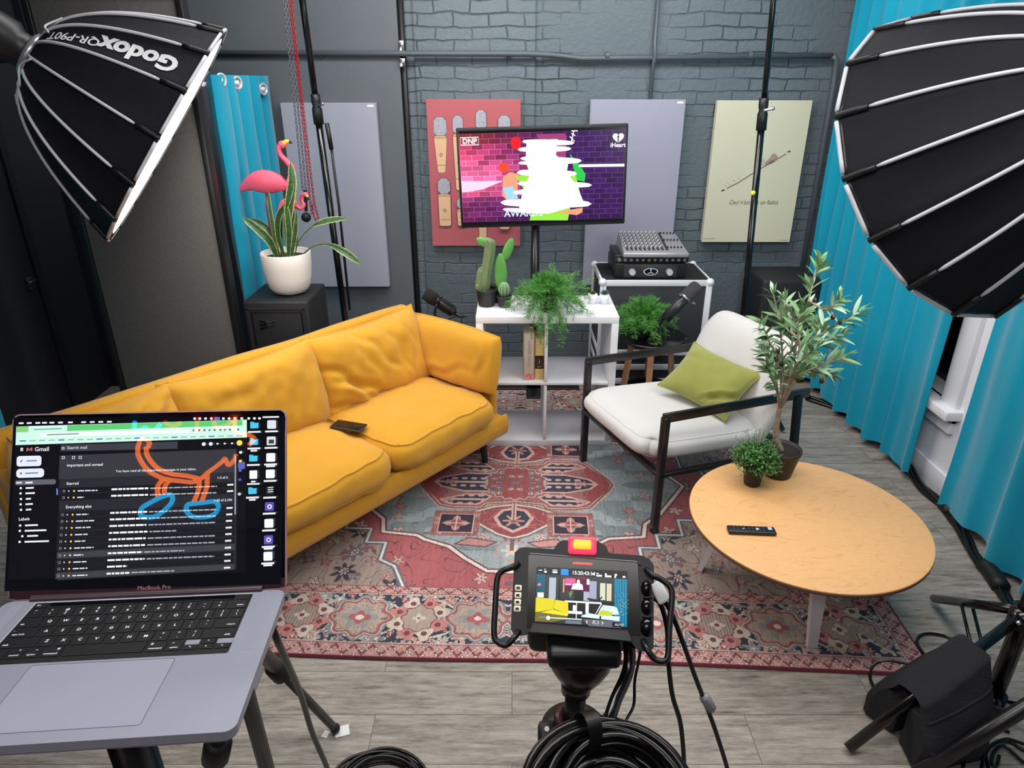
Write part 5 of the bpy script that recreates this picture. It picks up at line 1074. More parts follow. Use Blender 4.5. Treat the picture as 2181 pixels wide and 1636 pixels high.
# ---------------------------------------------------------------- softboxes
def sb_fabric():
    return mat('softbox_fabric', (24, 25, 33), .75, bump=.2, bscale=22, var=.15, vscale=5, spec=.25)
piping = mat('silver_piping', (214, 216, 224), .5)
def softbox(name, label, c, az, el, ph, sgn, text_gore, texts, R0=.45, d=.454, ra=.06):
    c = Vector(c); n = Vector((cos(el) * cos(az), cos(el) * sin(az), sin(el))); u = n.cross(Vector((0, 0, 1))).normalized(); v = n.cross(u)
    t = thing(name, label, 'studio light', c); N_ = 16
    def rad(s): return ra + (R0 - ra) * max(0.0, 1 - s) ** .5
    def S(s, phi, off=0.0):   # octagonal section: ribs at ph + sgn*i*2pi/16, flat fabric between
        k = ((phi - ph) / (2 * pi / N_)) % 1.0; a = (k - .5) * 2 * pi / N_
        r = rad(s) * cos(pi / N_) / cos(a) - .012 * (1 - (2 * k - 1) ** 2) * sin(pi * min(1, s * 1.1)) + off
        return c + n * (s * d) + (u * cos(phi) + v * sin(phi)) * r
    mb = MB(world=True); ss = [0, .02, .06, .12, .2, .3, .4, .5, .6, .7, .8, .87, .93, .97, 1.0]; m = N_ * 6
    def ring(s, off): return [S(s, ph + 2 * pi * j / m, off) for j in range(m)]
    def skin(off, flip):
        vs = []
        for s in ss: vs += ring(s, off)
        fs = [[i * m + j, i * m + (j + 1) % m, (i + 1) * m + (j + 1) % m, (i + 1) * m + j] for i in range(len(ss) - 1) for j in range(m)]
        mb.add(vs, [f[::-1] for f in fs] if flip else fs, True)
    skin(0, False); mb.build('fabric_shell', sb_fabric(), t)
    mb = MB(world=True); skin(-.004, True); mb.build('silver_lining', mat('silver_lining', (215, 217, 222), .4, metal=.3), t)
    mb = MB(world=True)    # diffuser set just inside the rim
    vs = [c - n * .004] + [c - n * .003 + (u * cos(ph + 2 * pi * j / 48) + v * sin(ph + 2 * pi * j / 48)) * (R0 * .925) for k in (0,) for j in range(48)]
    mb.add(vs, [[0, 1 + j, 1 + (j + 1) % 48] for j in range(48)], True)
    mb.build('diffuser', mat('lit_diffuser', (240, 240, 240), .8, emis=(255, 252, 246), estr=SOFTBOX_E), t)
    mb = MB(world=True); NN = 64
    def an(r_, o_): return [c + n * o_ + (u * cos(ph + 2 * pi * j / NN) + v * sin(ph + 2 * pi * j / NN)) * r_ for j in range(NN)]
    mb.add(an(R0 * .925, -.006) + an(R0 * .985, -.006) + an(R0 * .985, .004) + an(R0 * .925, .004), [[k * NN + j, k * NN + (j + 1) % NN, ((k + 1) % 4) * NN + (j + 1) % NN, ((k + 1) % 4) * NN + j] for k in range(4) for j in range(NN)]); mb.build('front_lip', black, t)
    for i in range(N_):
        phi = ph + sgn * i * 2 * pi / N_; mb = MB(world=True); P = [S(s, phi, .003) for s in [.16 + .84 * k / 22 for k in range(23)]]
        mb.tube(P, [.0035] + [.0055] * 21 + [.004], 8, flat=None); mb.build('rib_piping', piping, t)
        mb = MB(world=True); P = [S(s, phi, .002) for s in (-.012, .0, .05, .10, .155)]; mb.tube(P, .009, 8); mb.build('rib_pocket', black, t)
    mb = MB(world=True)
    for i in range(N_):
        for k in range(1, 8):
            pass
        a0, a1 = ph + sgn * (i + .09) * 2 * pi / N_, ph + sgn * (i + .91) * 2 * pi / N_
        mb.tube([S(-.005, a0 + (a1 - a0) * k / 5, .004) for k in range(6)], .006, 6)
    mb.build('rim_piping', piping, t)
    mb = MB(world=True)
    for i in range(N_):
        a0, a1 = ph + sgn * i * 2 * pi / N_, ph + sgn * (i + 1) * 2 * pi / N_
        mb.tube([S(.004, a0 + (a1 - a0) * k / 5, -.004) for k in range(6)], .006, 6)
    mb.build('rim', black, t)
    ap = c + n * d
    mb = MB(world=True); M = frame(ap, n); mb.lathe([(.062, -.012), (.078, -.006), (.080, .012), (.070, .020), (.058, .020), (.062, -.012)], M, 40); mb.build('speed_ring', mat('ring_silver', (190, 192, 198), .3, metal=.6), t)
    mb = MB(world=True); mb.lathe([(.055, .010), (.060, .03), (.060, .05), (.078, .07), (.080, .30), (.074, .315), (1e-5, .315)], M, 36); mb.build('lamp_head', mat('lamp_head_black', (34, 35, 40), .4), t)
    mb = MB(world=True)
    # loose cord looping round the ring
    for k in range(5):
        a0 = ph + k * 2 * pi / 5; P = bez([S(.93, a0, .01), S(.985, a0 + .3, .035), S(.93, a0 + .62, .012)], 6); mb.tube(P, .004, 6)
    mb.build('release_cord', piping, t)
    return t, S, c, n, u, v, ap
def letters(t, S, gore_phi, items, yflip=1):
    for (txt, s0, size, yoff, mode) in items:
        vs, fs = text_polys(txt, 1.0, 'LEFT', .045 if size > .06 else .02)
        # arc length table along the gore
        ss = [k / 200 for k in range(201)]; L = [0]
        for k in range(200): L.append(L[-1] + (S(ss[k + 1], gore_phi) - S(ss[k], gore_phi)).length)
        def sof(l):
            k = 0
            while k < 199 and L[k + 1] < l: k += 1
            return ss[k] + (ss[k + 1] - ss[k]) * (l - L[k]) / max(1e-9, L[k + 1] - L[k])
        l0 = L[int(s0 * 200)]; out = []
        for x, y in vs:
            s = sof(l0 + x * size * 1.05); cpt = S(s, gore_phi, .0025); tg = (S(min(1, s + .01), gore_phi) - S(s - .01, gore_phi)).normalized()
            hr = max(.03, (S(s, gore_phi + .05) - S(s, gore_phi - .05)).length / .1)
            out.append(S(s, gore_phi + ((y * size) + yoff) * yflip / hr, .0025))
        mb = MB(world=True); mb.add(out, fs); mb.build('lettering', mat('printed_white', (235, 236, 240), .6), t)
LSB = dict(c=(-1.3058, 2.7336, 1.7261), az=3.4888, el=.6299, ph=.07, sgn=1)
t, S, c, n, u, v, ap = softbox('softbox', 'deep black many-ribbed softbox with printed lettering hanging at upper left', text_gore=9, texts=None, **LSB)
gphi = .07 + 9.5 * 2 * pi / 16
letters(t, S, gphi, [('Godox', .115, .086, .0, 0), ('QR-P90T', .605, .046, .004, 0)], TEXTFLIP)
mb = MB(world=True); M = frame(ap, n); q0 = ray(20, 80)
for k, ch in enumerate('NBC'): pass
kk = thing('light_stand', 'black stand off the left edge carrying the left softbox', 'stand', (-2.42, 2.25, 0)); e = ap + n * .2
mb = MB(world=True); mb.tube([(-2.42, 2.25, 0.02), (-2.42, 2.25, 2.3), e + Vector((-.05, 0, .09))], .016, 12); mb.build('pole', black_gloss, kk)
for a in (1.6, 3.6, 5.6): mb = MB(world=True); mb.tube([(-2.42, 2.25, .4), (-2.42 + .28 * cos(a), 2.25 + .28 * sin(a), .015)], .012, 8); mb.build('leg', black_gloss, kk)
RSB = dict(c=(1.29, 2.076, 1.693), az=-1.132, el=.516, ph=5.137, sgn=1)
t, S, c, n, u, v, ap = softbox('softbox', 'deep black many-ribbed softbox filling the upper right corner', text_gore=0, texts=None, **RSB)
letters(t, S, 5.137 - .5 * 2 * pi / 16, [('Godox', .115, .086, .0, 0), ('QR-P90T', .605, .046, .004, 0)], TEXTFLIP)
# stand under the right softbox
hx_, hy_ = 1.572, 1.622; rs = thing('light_stand', 'glossy black light stand on the floor at lower right under the softbox', 'stand', (hx_, hy_, 0)); e = ap + n * .12
mb = MB(world=True); mb.tube([(hx_, hy_, .05), (hx_, hy_, .95)], .026, 16); mb.build('lower_tube', black_gloss, rs)
mb = MB(world=True); mb.tube([(hx_, hy_, .95), (hx_, hy_, e.z - .12), e + Vector((0, 0, -.07))], .018, 14); mb.build('upper_tube', black_gloss, rs)
for a_, b_, r_ in ((.385, .445, .042), (.045, .095, .038), (.93, .98, .034)): mb = MB(world=True); mb.tube([(hx_, hy_, a_), (hx_, hy_, b_)], r_, 20); mb.build('collar', black_gloss, rs)
mb = MB(world=True); 
for p in ((hx_ - .04, hy_ - .03, .42), (hx_ - .035, hy_ - .03, .07), (hx_ + .01, hy_ - .045, .07)): mb.ball(p, .008, 10)
mb.build('rivets', chrome, rs)
feet = [Vector((1.685, 2.14, .03)), Vector((1.045, 1.48, .018)), Vector((1.98, 1.27, .02))]
for f in feet:
    hub = Vector((hx_, hy_, .42)); mb = MB(world=True); d_ = (f - hub).normalized(); mb.tube([hub + Vector((d_.x, d_.y, 0)) * .03, f], .0165, 14); mb.build('leg', black_gloss, rs)
    mb = MB(world=True); d2 = Vector((d_.x, d_.y, 0)).normalized(); sd = Vector((-d2.y, d2.x, 0)) * .018; lo = Vector((hx_, hy_, .07)) + d2 * .04; up = hub.lerp(f, .58)
    for k in (-1, 1): mb.tube([lo + sd * k, up + sd * k], .006, 8)
    mb.build('brace', black_gloss, rs)
s2_ = thing('light_stand', 'dark tripod leg of another stand crossing the lower right corner', 'stand', (1.75, 1.25, 0))
mb = MB(world=True); p1, p2 = at_z(1952, 1650, .03), at_z(2181, 1508, .24); p3 = p2 + (p2 - p1) * .6; mb.tube([p1, p2, p3], .022, 14); mb.build('leg', black_metal, s2_)
mb = MB(world=True); mb.tube([p3, (p3.x, p3.y, .0)], .02, 12); mb.tube([p3, (p3.x, p3.y, .6)], .024, 12); mb.build('pole', black_metal, s2_)
# sandbag saddled over the leg
bag = thing('sandbag', 'black fabric sandbag slung over the light stand leg', 'sandbag', (1.33, 1.53, .0)); hub = Vector((hx_, hy_, .42)); f = feet[1]; dl = (f - hub).normalized(); bagm = mat('sandbag_canvas', (24, 24, 31), .9, bump=.35, bscale=120, var=.15)
p0, p1 = hub.lerp(f, .30), hub.lerp(f, .66); sd = Vector((-dl.y, dl.x, 0)).normalized()
if sd.y > 0: sd = -sd     # towards the photographer
mb = MB(world=True); prof = []
def bagpt(uu, vv):
    a = p0.lerp(p1, uu); e_ = (1 - abs(2 * uu - 1) ** 6) ** .5
    w_ = vv * 2 - 1      # -1 far side bottom .. 0 ridge .. 1 near bottom
    top = a.z + .048; dist = abs(w_)
    if dist < .3: out = .062 * sin(dist / .3 * pi / 2); z = top - .014 * (dist / .3) ** 3
    else: k = (dist - .3) / .7; out = .062 + .075 * sin(pi * min(1, k * 1.1) * .62) ; z = (top - .014) * (1 - k) + .010 * k
    P = a + sd * out * (1 if w_ > 0 else -1) * (.75 + .25 * e_); P.z = z; P += Vector((dl.x, dl.y, 0)) * (.02 * dist * (2 * uu - 1) * 2)
    nz = noise.noise(P * 12) * .012; P += sd * nz + Vector((0, 0, nz * .4)); P.z = max(P.z, .006); return P
mb.grid(bagpt, 30, 50)
def inner(uu, vv):
    P = bagpt(uu, 1 - vv); a = p0.lerp(p1, uu); q = Vector((a.x, a.y, P.z)); return P.lerp(q, .86) if P.z < a.z else P
mb.grid(lambda a, b: inner(a, b) - Vector((0, 0, .001)), 30, 50)
for uu in (0, 1):
    A_ = [bagpt(uu, k / 50) for k in range(51)]; B_ = [inner(uu, 1 - k / 50) for k in range(51)]
    mb.add(A_ + B_, [[k, k + 1, 52 + k, 51 + k] for k in range(50)], True)
mb.build('bag', bagm, bag)
mb = MB(world=True); mb.tube([bagpt(k / 20, .72) + Vector((0, 0, .002)) for k in range(1, 20)], .004, 6); mb.tube([bagpt(k / 20, .86) + Vector((0, 0, .002)) for k in range(1, 20)], .004, 6); mb.build('seam', bagm, bag)
mb = MB(world=True); q0_ = bagpt(.02, .8); mb.tube(bez([q0_, q0_ + Vector((.03, -.02, .0)), q0_ + Vector((.05, -.01, -.03)), q0_ + Vector((.03, .0, -.05))], 5), .006, 6); mb.build('loop', bagm, bag)

# ---------------------------------------------------------------- loose cables
def cable(label, pts, r=.0045, name='cable', extra=None, mat_=None):
    t = thing(name, label, 'cable', pts[0]); mb = MB(world=True); mb.tube(bez(pts, 8), r, 8); mb.build('cord', mat_ or cable_m, t)
    return t
Zf = lambda x, y, z=.006: at_z(x, y, z)
cable('black cable looping over the rug corner beside the sandbag', [Zf(1895, 1500), Zf(1865, 1470), Zf(1853, 1440), Zf(1863, 1418), Zf(1890, 1410), Zf(1930, 1414, .012), Zf(1972, 1430, .014), Zf(2010, 1452)], .0055)
cable('black cable looping on the floor beyond the sandbag', [Zf(1995, 1430), Zf(1965, 1390, .014), Zf(1953, 1368), Zf(1962, 1353), Zf(1985, 1350), Zf(2020, 1358), Zf(2055, 1382), Zf(2078, 1415), Zf(2082, 1455), Zf(2085, 1495), Zf(2110, 1540), Zf(2150, 1560)], .0055)
for k, P in enumerate([[(2181, 1600), (2150, 1580), (2120, 1582), (2100, 1600), (2105, 1636), (2110, 1680)], [(2181, 1625), (2140, 1590), (2118, 1600), (2112, 1625), (2122, 1632), (2128, 1610)], [(2070, 1560), (2060, 1590), (2050, 1640)], [(2181, 1585), (2140, 1575), (2100, 1600), (2088, 1660)]]):
    cable(['black cable curling at the bottom right corner behind the dark tripod leg', 'small black cable loop at the bottom right corner', 'short end of black cable at the bottom edge beside the sandbag', 'black cable running along the bottom right edge'][k], [Zf(x, y, .006 + k * .006) for x, y in P], .005)
bnd = thing('cable_bundle', 'thick bundle of black cables snaking along the right wall under the curtains', 'cable', (2.0, 3.3, 0))
BP = [(1722, 846), (1790, 868), (1850, 905), (1885, 935), (1925, 975), (1960, 1030), (2010, 1075), (2050, 1130), (2078, 1180), (2115, 1225), (2150, 1280), (2190, 1330), (2230, 1400)]
B3 = bez([Zf(x, y, .022) for x, y in BP], 6)
for k in range(4):
    mb = MB(world=True); rn = random.Random(k); P = [p + Vector((.016 * cos(k * 1.6 + i * .25), .016 * sin(k * 1.6 + i * .25), -.008 + .008 * sin(k * 1.6 + i * .25))) for i, p in enumerate(B3)]; mb.tube(P, .012, 8); mb.build('cord', cable_m, bnd)
mb = MB(world=True); i0 = len(B3) - 22; mb.tube([B3[i] for i in range(i0, i0 + 7)], .035, 12); mb.build('wrap', rubber, bnd)
mb = MB(world=True); mb.tube([B3[i] for i in range(36, 39)], .03, 10); mb.build('wrap', rubber, bnd)
def coil(label, c, R, n, r, tilt=(0, 0, 1), seed=0, squash=1.0, spread=.02, strap=None, tail=None, rmin=.70):
    t = thing('cable_coil', label, 'cable', c); rn = random.Random(seed); M = frame(c, tilt)
    for k in range(n):
        mb = MB(world=True); RR = R * (1 - (1 - rmin) * rn.random()); ox, oy = rn.uniform(-spread, spread), rn.uniform(-spread, spread); z = r * 1.2 * (k / 2.8) * 1.0
        P = [M @ Vector((ox + RR * cos(a) * (1 + .04 * cos(2 * a + k)), oy + RR * sin(a) * squash, z + .006 * sin(a * 2 + k))) for a in [2 * pi * i / 40 for i in range(41)]]
        mb.tube(P, r, 8, cap=False); mb.build('loop', cable_m, t)
    for a in (strap or []):
        mb = MB(world=True); cc = Vector((cos(a) * R * .86, sin(a) * R * .86 * squash, r * n * .27)); dr = Vector((cos(a), sin(a), 0)); w = .16 * R + spread * .6; hh = r * n * .30 + r * 1.5
        P = [M @ (cc + dr * w * cos(b) + Vector((0, 0, hh * sin(b)))) for b in [2 * pi * i / 20 for i in range(21)]]; ax = (M.to_3x3() @ Vector((-sin(a), cos(a), 0))) * .009
        vs = [p - ax for p in P] + [p + ax for p in P]; mb.add(vs, [[i, i + 1, 22 + i, 21 + i] for i in range(20)], True); mb.build('strap', rubber, t)
    return t
cl_c = at_z(805, 1688, .004); coil('coil of thin black cable on the floor at the bottom edge beside the laptop', cl_c, .145, 11, .005, (0, 0, 1), 3, .9, .012, strap=[.35])

# ---------------------------------------------------------------- olive tree and small plant on the table
ot = thing('olive_tree', 'small artificial olive tree in a black pot on the coffee table', 'plant', (1.104, 2.446, .42)); pot(ot, .052, .080, .125, pot_b, .008)
def O(x, y, dy=0): p = at_y(x, y, 2.446 + dy); return p - Vector((1.104, 2.446, .42))
mb = MB(); rn = random.Random(21)
bark = mat('olive_bark', (150, 132, 118), .8, bump=.6, bscale=60, var=.25, vscale=25)
tr = bez([Vector((0.0, 0, .11)), O(1652, 930), O(1656, 895), O(1661, 868)], 5); mb.tube(tr, [.013 - .003 * i / len(tr) for i in range(len(tr))], 10)
br = []
def branch(P, r0=.006):
    B = bez(P, 5); mb.tube(B, [r0 * (1 - .75 * i / len(B)) for i in range(len(B))], 6); br.append(B); return B
T0 = O(1661, 872)
main = [[T0, O(1680, 800), O(1700, 720), O(1722, 640), O(1735, 590), O(1748, 560)], [T0, O(1664, 820, .03), O(1666, 750, .05), O(1658, 680, .05), O(1648, 628, .05)],
        [T0, O(1690, 790, -.05), O(1720, 730, -.08), O(1770, 700, -.1), O(1830, 666, -.1)], [T0, O(1700, 770, -.08), O(1700, 700, -.1), O(1705, 650, -.1)],
        [T0, O(1668, 790, .0), O(1640, 730, -.02), O(1622, 690, -.03)], [T0, O(1685, 810, -.05), O(1720, 790, -.08), O(1760, 775, -.1), O(1800, 760, -.1)],
        [T0, O(1675, 820, .06), O(1640, 770, .1), O(1632, 740, .12)], [T0, O(1700, 800, .06), O(1735, 735, .1), O(1745, 690, .12)], [T0, O(1655, 830, -.06), O(1640, 800, -.1), O(1635, 780, -.12)], [T0, O(1690, 790, -.1), O(1715, 760, -.16), O(1740, 740, -.2)], [O(1722, 640), O(1760, 660, -.04), O(1785, 640, -.06)], [O(1700, 720), O(1668, 690, .04), O(1672, 640, .05)], [T0, O(1710, 760, .02), O(1750, 730, .0), O(1790, 715, -.02)], [T0, O(1680, 780, .1), O(1690, 700, .14), O(1685, 660, .14)], [T0, O(1700, 790, .08), O(1740, 790, .1), O(1775, 800, .1)], [T0, O(1650, 800, .04), O(1632, 760, .04), O(1626, 730, .02)]]
for P in main: branch(P)
mb.build('trunk', bark, ot)
mb = MB(); mb2 = MB(); ol = MB()
for bi, B in enumerate(br):
    n_ = len(B)
    for i in range(max(2, int(n_ * .28)), n_):
        for s_ in (0, 1, 2):
            if rn.random() < .22: continue
            tg = (B[i] - B[i - 1]).normalized(); o = tg.orthogonal().normalized(); a = rn.uniform(0, 2 * pi); o = Matrix.Rotation(a, 3, tg) @ o; d = (o * .9 + tg * .9 + Vector((0, 0, .1))).normalized(); L_ = rn.uniform(.048, .082)
            tgt = mb if rn.random() < .7 else mb2
            leaf(tgt, B[i], d, L_, rn.uniform(.013, .020), rn.uniform(.1, .9), 5, twist=rn.uniform(-1, 1), fold=.3)
    for k in range(3):
        leaf(mb, B[-1], (B[-1] - B[-2]).normalized() + Vector((rn.uniform(-.5, .5), rn.uniform(-.5, .5), .2)), .05, .011, .5, 5)
mb.build('foliage', mat('olive_leaf', (98, 136, 92), .5, var=.3, vscale=25), ot); mb2.build('pale_foliage', mat('olive_leaf_pale', (150, 178, 150), .5, var=.15, vscale=25), ot)
for (x, y, dy) in ((1774, 676, -.1), (1790, 686, -.1), (1657, 749, .0), (1653, 765, -.02), (1664, 776, .0), (1634, 780, -.1), (1699, 806, -.05), (1750, 812, -.1), (1735, 640, 0)): ol = MB(); ol.ball(O(x, y, dy - .01), .0085, 10, (1, 1, 1.3)); ol.tube([O(x, y, dy - .01), O(x + 3, y - 9, dy)], .0012, 4); ol.build('olive', mat('black_olive', (38, 30, 40), .25), ot)
bp = thing('potted_plant', 'small round leafy green plant in a little black pot on the coffee table', 'plant', (.975, 2.372, .42)); pot(bp, .030, .045, .085, pot_b)
mb = MB(); mb2 = MB(); rn = random.Random(6)
cB = Vector((0, 0, .115))
for k in range(300):
    a, e = rn.uniform(0, 2 * pi), rn.uniform(-.45, 1.5); d = Vector((cos(a) * cos(e), sin(a) * cos(e), sin(e))); r_ = rn.uniform(.05, .088); p = cB + Vector((d.x * r_ * 1.12, d.y * r_ * 1.12, d.z * r_ * .72)); mb2.tube([cB + d * .01 + Vector((0, 0, -.02)), p], .0007, 3, cap=False)
    for q_ in range(7):
        dd = Vector((rn.gauss(0, 1), rn.gauss(0, 1), rn.gauss(.3, 1))).normalized(); leaf(mb, p + Vector((rn.gauss(0, 1), rn.gauss(0, 1), rn.gauss(0, 1))) * .007, dd, .012, .0075, .1, 3, fold=.2)
for k in range(26):
    a, e = rn.uniform(0, 2 * pi), rn.uniform(.7, 1.5); d = Vector((cos(a) * cos(e), sin(a) * cos(e), sin(e))); p = cB + d * .125; mb2.tube([cB + d * .05, p], .0008, 3)
    for q_ in range(4): leaf(mb, p + Vector((rn.gauss(0, .004), rn.gauss(0, .004), -q_ * .008)), (rn.gauss(0, 1), rn.gauss(0, 1), .5), .008, .004, .1, 3)
mb.build('foliage', mat('boxwood_green', (74, 122, 60), .5, var=.35, vscale=60), bp); mb2.build('stems', MATS['fern_stem'], bp)

# ---------------------------------------------------------------- laptop
def RM(yaw, pit, rol):
    return Matrix.Rotation(yaw, 4, 'Z') @ Matrix.Rotation(pit, 4, 'X') @ Matrix.Rotation(rol, 4, 'Y')
LM = Matrix.Translation((-.4868, .7231, 1.2898)) @ RM(.0948, -.0916, .0225)
lap = thing('laptop', 'open grey laptop with a black keyboard showing an inbox', 'laptop', M=LM); W2 = .179; LA = .3975
alm = mat('space_grey_aluminium', (152, 154, 170), .38, metal=.25, bump=.02, bscale=900, var=.02)
def outline(x0, y0, x1, y1, r): return rrect(x0, y0, x1, y1, r, 6)
mb = MB(); mb.poly(outline(-W2, -.2459, W2, -.004, .012), Matrix.Translation((0, 0, -.011)), .011); mb.poly(outline(-W2 + .003, -.243, W2 - .003, -.006, .011), Matrix.Translation((0, 0, -.0155)), .0045); mb.build('base', alm, lap)
mb = MB(); mb.poly(rrect(-.138, -.1262, .138, -.0105, .003), Matrix.Translation((0, 0, .00012)), 0); mb.build('keyboard_well', mat('key_well', (16, 16, 20), .5), lap)
for sx in (-1, 1): mb = MB(); mb.poly(rrect(sx * .1585 - .0075, -.122, sx * .1585 + .0075, -.012, .002), Matrix.Translation((0, 0, .00012)), 0); mb.build('speaker_grille', mat('grille_grey', (138, 140, 156), .5), lap)
mb = MB(); mb.tint = None
for sg in stroke2(rrect(-.080, -.230, .080, -.130, .004), .0006, True): mb.add([(x, y, .00018) for x, y in sg], [[0, 1, 2, 3]])
mb.build('trackpad_edge', mat('trackpad_groove', (84, 86, 100), .5), lap)
mb = MB(); mb.poly(rrect(-.0795, -.2295, .0795, -.1305, .0035), Matrix.Translation((0, 0, .00012)), 0); mb.build('trackpad', mat('trackpad_glass', (150, 152, 170), .3), lap)
mb = MB(); 
for a, b in (((-.138, -.0100), (.138, -.0100)), ((-.1385, -.0100), (-.1385, -.126))):
    for sg in stroke2([a, b], .0014): mb.add([(x, y, .0003) for x, y in sg], [[0, 1, 2, 3]])
mb.build('well_highlight_edge', mat('bright_edge', (225, 228, 236), .3, metal=.4), lap)
keym = mat('key_black', (18, 18, 22), .45); legm = mat('key_legend', (225, 228, 235), .5, emis=(225, 228, 235), estr=.35)
def key(x0, x1, y0, y1, leg=None, sz=.0065, pos='c'):
    g = .0011; mb = MB(); mb.cm = 0; mb.box(((x0 + x1) / 2, (y0 + y1) / 2, .0009), (x1 - x0 - 2 * g, y1 - y0 - 2 * g, .0012), .0004, seg=1, smooth=False)
    if leg:
        mb.cm = 1
        for i, (tx, sx, sy, s_) in enumerate(leg):
            vs, fs = text_polys(tx, sz * s_, 'CENTER', .01); cx_, cy_ = (x0 + x1) / 2 + sx * (x1 - x0) / 2, (y0 + y1) / 2 + sy * (y1 - y0) / 2; mb.add([(cx_ + a, cy_ + b, .00158) for a, b in vs], fs)
    mb.build('key', [keym, legm], lap)
u_ = .01905; xl = -.1370; yk = -.0228
key(-.137, -.137 + .0190, yk, yk + .0115, [('esc', -.3, 0, .6)]); mb = MB(); mb.box((-.0005 + .0, yk + .0057, .0009), (.232, .0095, .0010), .0003, seg=1, smooth=False); mb.build('touch_bar', mat('touch_bar_glass', (10, 10, 14), .2), lap)
key(.137 - .0190, .137, yk, yk + .0115)
def row(y, items):
    x = xl
    for (w_, leg) in items: key(x, x + w_ * u_, y - u_, y, leg); x += w_ * u_
L1 = lambda ch: [(ch, 0, 0, 1.0)]
LL = lambda a, b: [(a, 0, .40, .8), (b, 0, -.30, .9)]
WR = .274 / u_
row(yk, [(1, LL('~', '`'))] + [(1, LL(a, b)) for a, b in zip('!@#$%^&*()_+', '1234567890-=')] + [(WR - 13, [('delete', .3, -.3, .55)])])
row(yk - u_, [(1.45, [('tab', -.5, -.4, .6)])] + [(1, L1(ch)) for ch in 'QWERTYUIOP'] + [(1, LL('{', '[')), (1, LL('}', ']')), (WR - 13.45, LL('|', '\\'))])
row(yk - 2 * u_, [(1.75, [('caps lock', -.25, -.45, .6), ('.', -.7, .4, 1)])] + [(1, L1(ch)) for ch in 'ASDFGHJKL'] + [(1, LL(':', ';')), (1, LL('"', "'")), (WR - 12.75, [('return', .35, -.4, .6)])])
row(yk - 3 * u_, [(2.3, [('shift', -.6, -.45, .6)])] + [(1, L1(ch)) for ch in 'ZXCVBNM'] + [(1, LL('<', ',')), (1, LL('>', '.')), (1, LL('?', '/')), (WR - 12.3, [('shift', .55, -.45, .6)])])
y4 = yk - 4 * u_
row(y4, [(1, [('fn', -.2, -.4, .6)]), (1, [('control', 0, -.45, .55), ('^', .3, .4, .8)]), (1, [('option', 0, -.45, .55), ('~', .3, .4, .8)]), (1.25, [('command', 0, -.45, .6), ('#', .5, .4, .8)]), (4.95, None), (1.25, [('command', 0, -.45, .6), ('#', -.5, .4, .8)]), (1, [('option', 0, -.45, .55), ('~', -.3, .4, .8)])])
xa = xl + 11.45 * u_; aw = (.137 - xa) / 3
key(xa, xa + aw, y4 - u_, y4 - u_ / 2, [('<', 0, 0, .7)]); key(xa + aw, xa + 2 * aw, y4 - u_ / 2, y4, [('^', 0, 0, .7)]); key(xa + aw, xa + 2 * aw, y4 - u_, y4 - u_ / 2, [('v', 0, 0, .7)]); key(xa + 2 * aw, xa + 3 * aw, y4 - u_, y4 - u_ / 2, [('>', 0, 0, .7)])
mb = MB()
for (a, b) in ((xa, xa + aw), (xa + 2 * aw, xa + 3 * aw)): mb.poly(rrect(a + .001, y4 - u_ / 2 + .0005, b - .001 if b < .13 else b + .001, y4 - .0005, .001), Matrix.Translation((0, 0, .0004)), 0)
mb.build('arrow_key_surround', alm, lap)
mb = MB(); mb.poly(rrect(-.147, -.2472, -.098, -.2405, .001), Matrix.Translation((0, 0, -.006)), .0066); mb.build('notch_pink_light', mat('painted_pink_light', (236, 128, 150), .5), lap, label='finger notch on the front edge with its pink light painted in')  # pink piece added to imitate reddish light in the finger notch
LF = Matrix(((1, 0, 0, 0), (0, sin(LA), -cos(LA), 0), (0, cos(LA), sin(LA), 0), (0, 0, 0, 1)))   # lid frame: x right, y up the lid, z towards the viewer
mb = MB(); mb.poly(outline(-W2, -.002, W2, .2445, .010), LF @ Matrix.Translation((0, 0, -.0048)), .0048); mb.build('lid', mat('lid_aluminium', (176, 150, 156), .35, metal=.5), lap)
mb = MB(); mb.poly(outline(-W2 + .0018, .0, W2 - .0018, .2427, .0085), LF @ Matrix.Translation((0, 0, .0002)), 0); mb.build('bezel', mat('bezel_glass', (8, 8, 12), .05, spec=.6), lap)
mb = MB(); mb.poly(rrect(-W2 + .002, .001, W2 - .002, .0135, .001), LF @ Matrix.Translation((0, 0, .0004)), 0); mb.build('chin', mat('chin_plum', (52, 30, 38), .3), lap)
mb = MB(); mb.cyl((-.148, -.002, .0005), (.148, -.002, .0005), .0052, n=12); mb.build('hinge', mat('hinge_dark', (60, 44, 50), .4), lap)
mb = MB(); vs, fs = text_polys('MacBook Pro', .0078, 'CENTER'); mb.add([LF @ Vector((x + .006, y + .0078, .0006)) for x, y in vs], fs); mb.build('lid_lettering', mat('lid_print', (220, 150, 158), .5), lap)
cv = Canvas(LF @ Matrix.Translation((0, 0, .0005)), step=.000012)
def G(zx, zy):
    u = (zx - (24 + (zy - 60) * .028)) / 2112; v = (zy - (62 - zx * .0165)) / (1325 - zx * .0)
    return (-W2 + 2 * W2 * u, .2445 * (1 - v) + .001)
def gr(x0, y0, x1, y1, col, r=0):
    a = G(x0, y0); b = G(x1, y0); c_ = G(x1, y1); d_ = G(x0, y1)
    if r: cv.rect(min(a[0], d_[0]), min(d_[1], a[1]), b[0], max(d_[1], a[1]), col, r)
    else: cv.put([[d_, c_, b, a]], col)
def gt(t, x, y, size, col=(225, 228, 235), bold=.012): cv.text(t, *G(x, y), size, col, 'LEFT', bold)
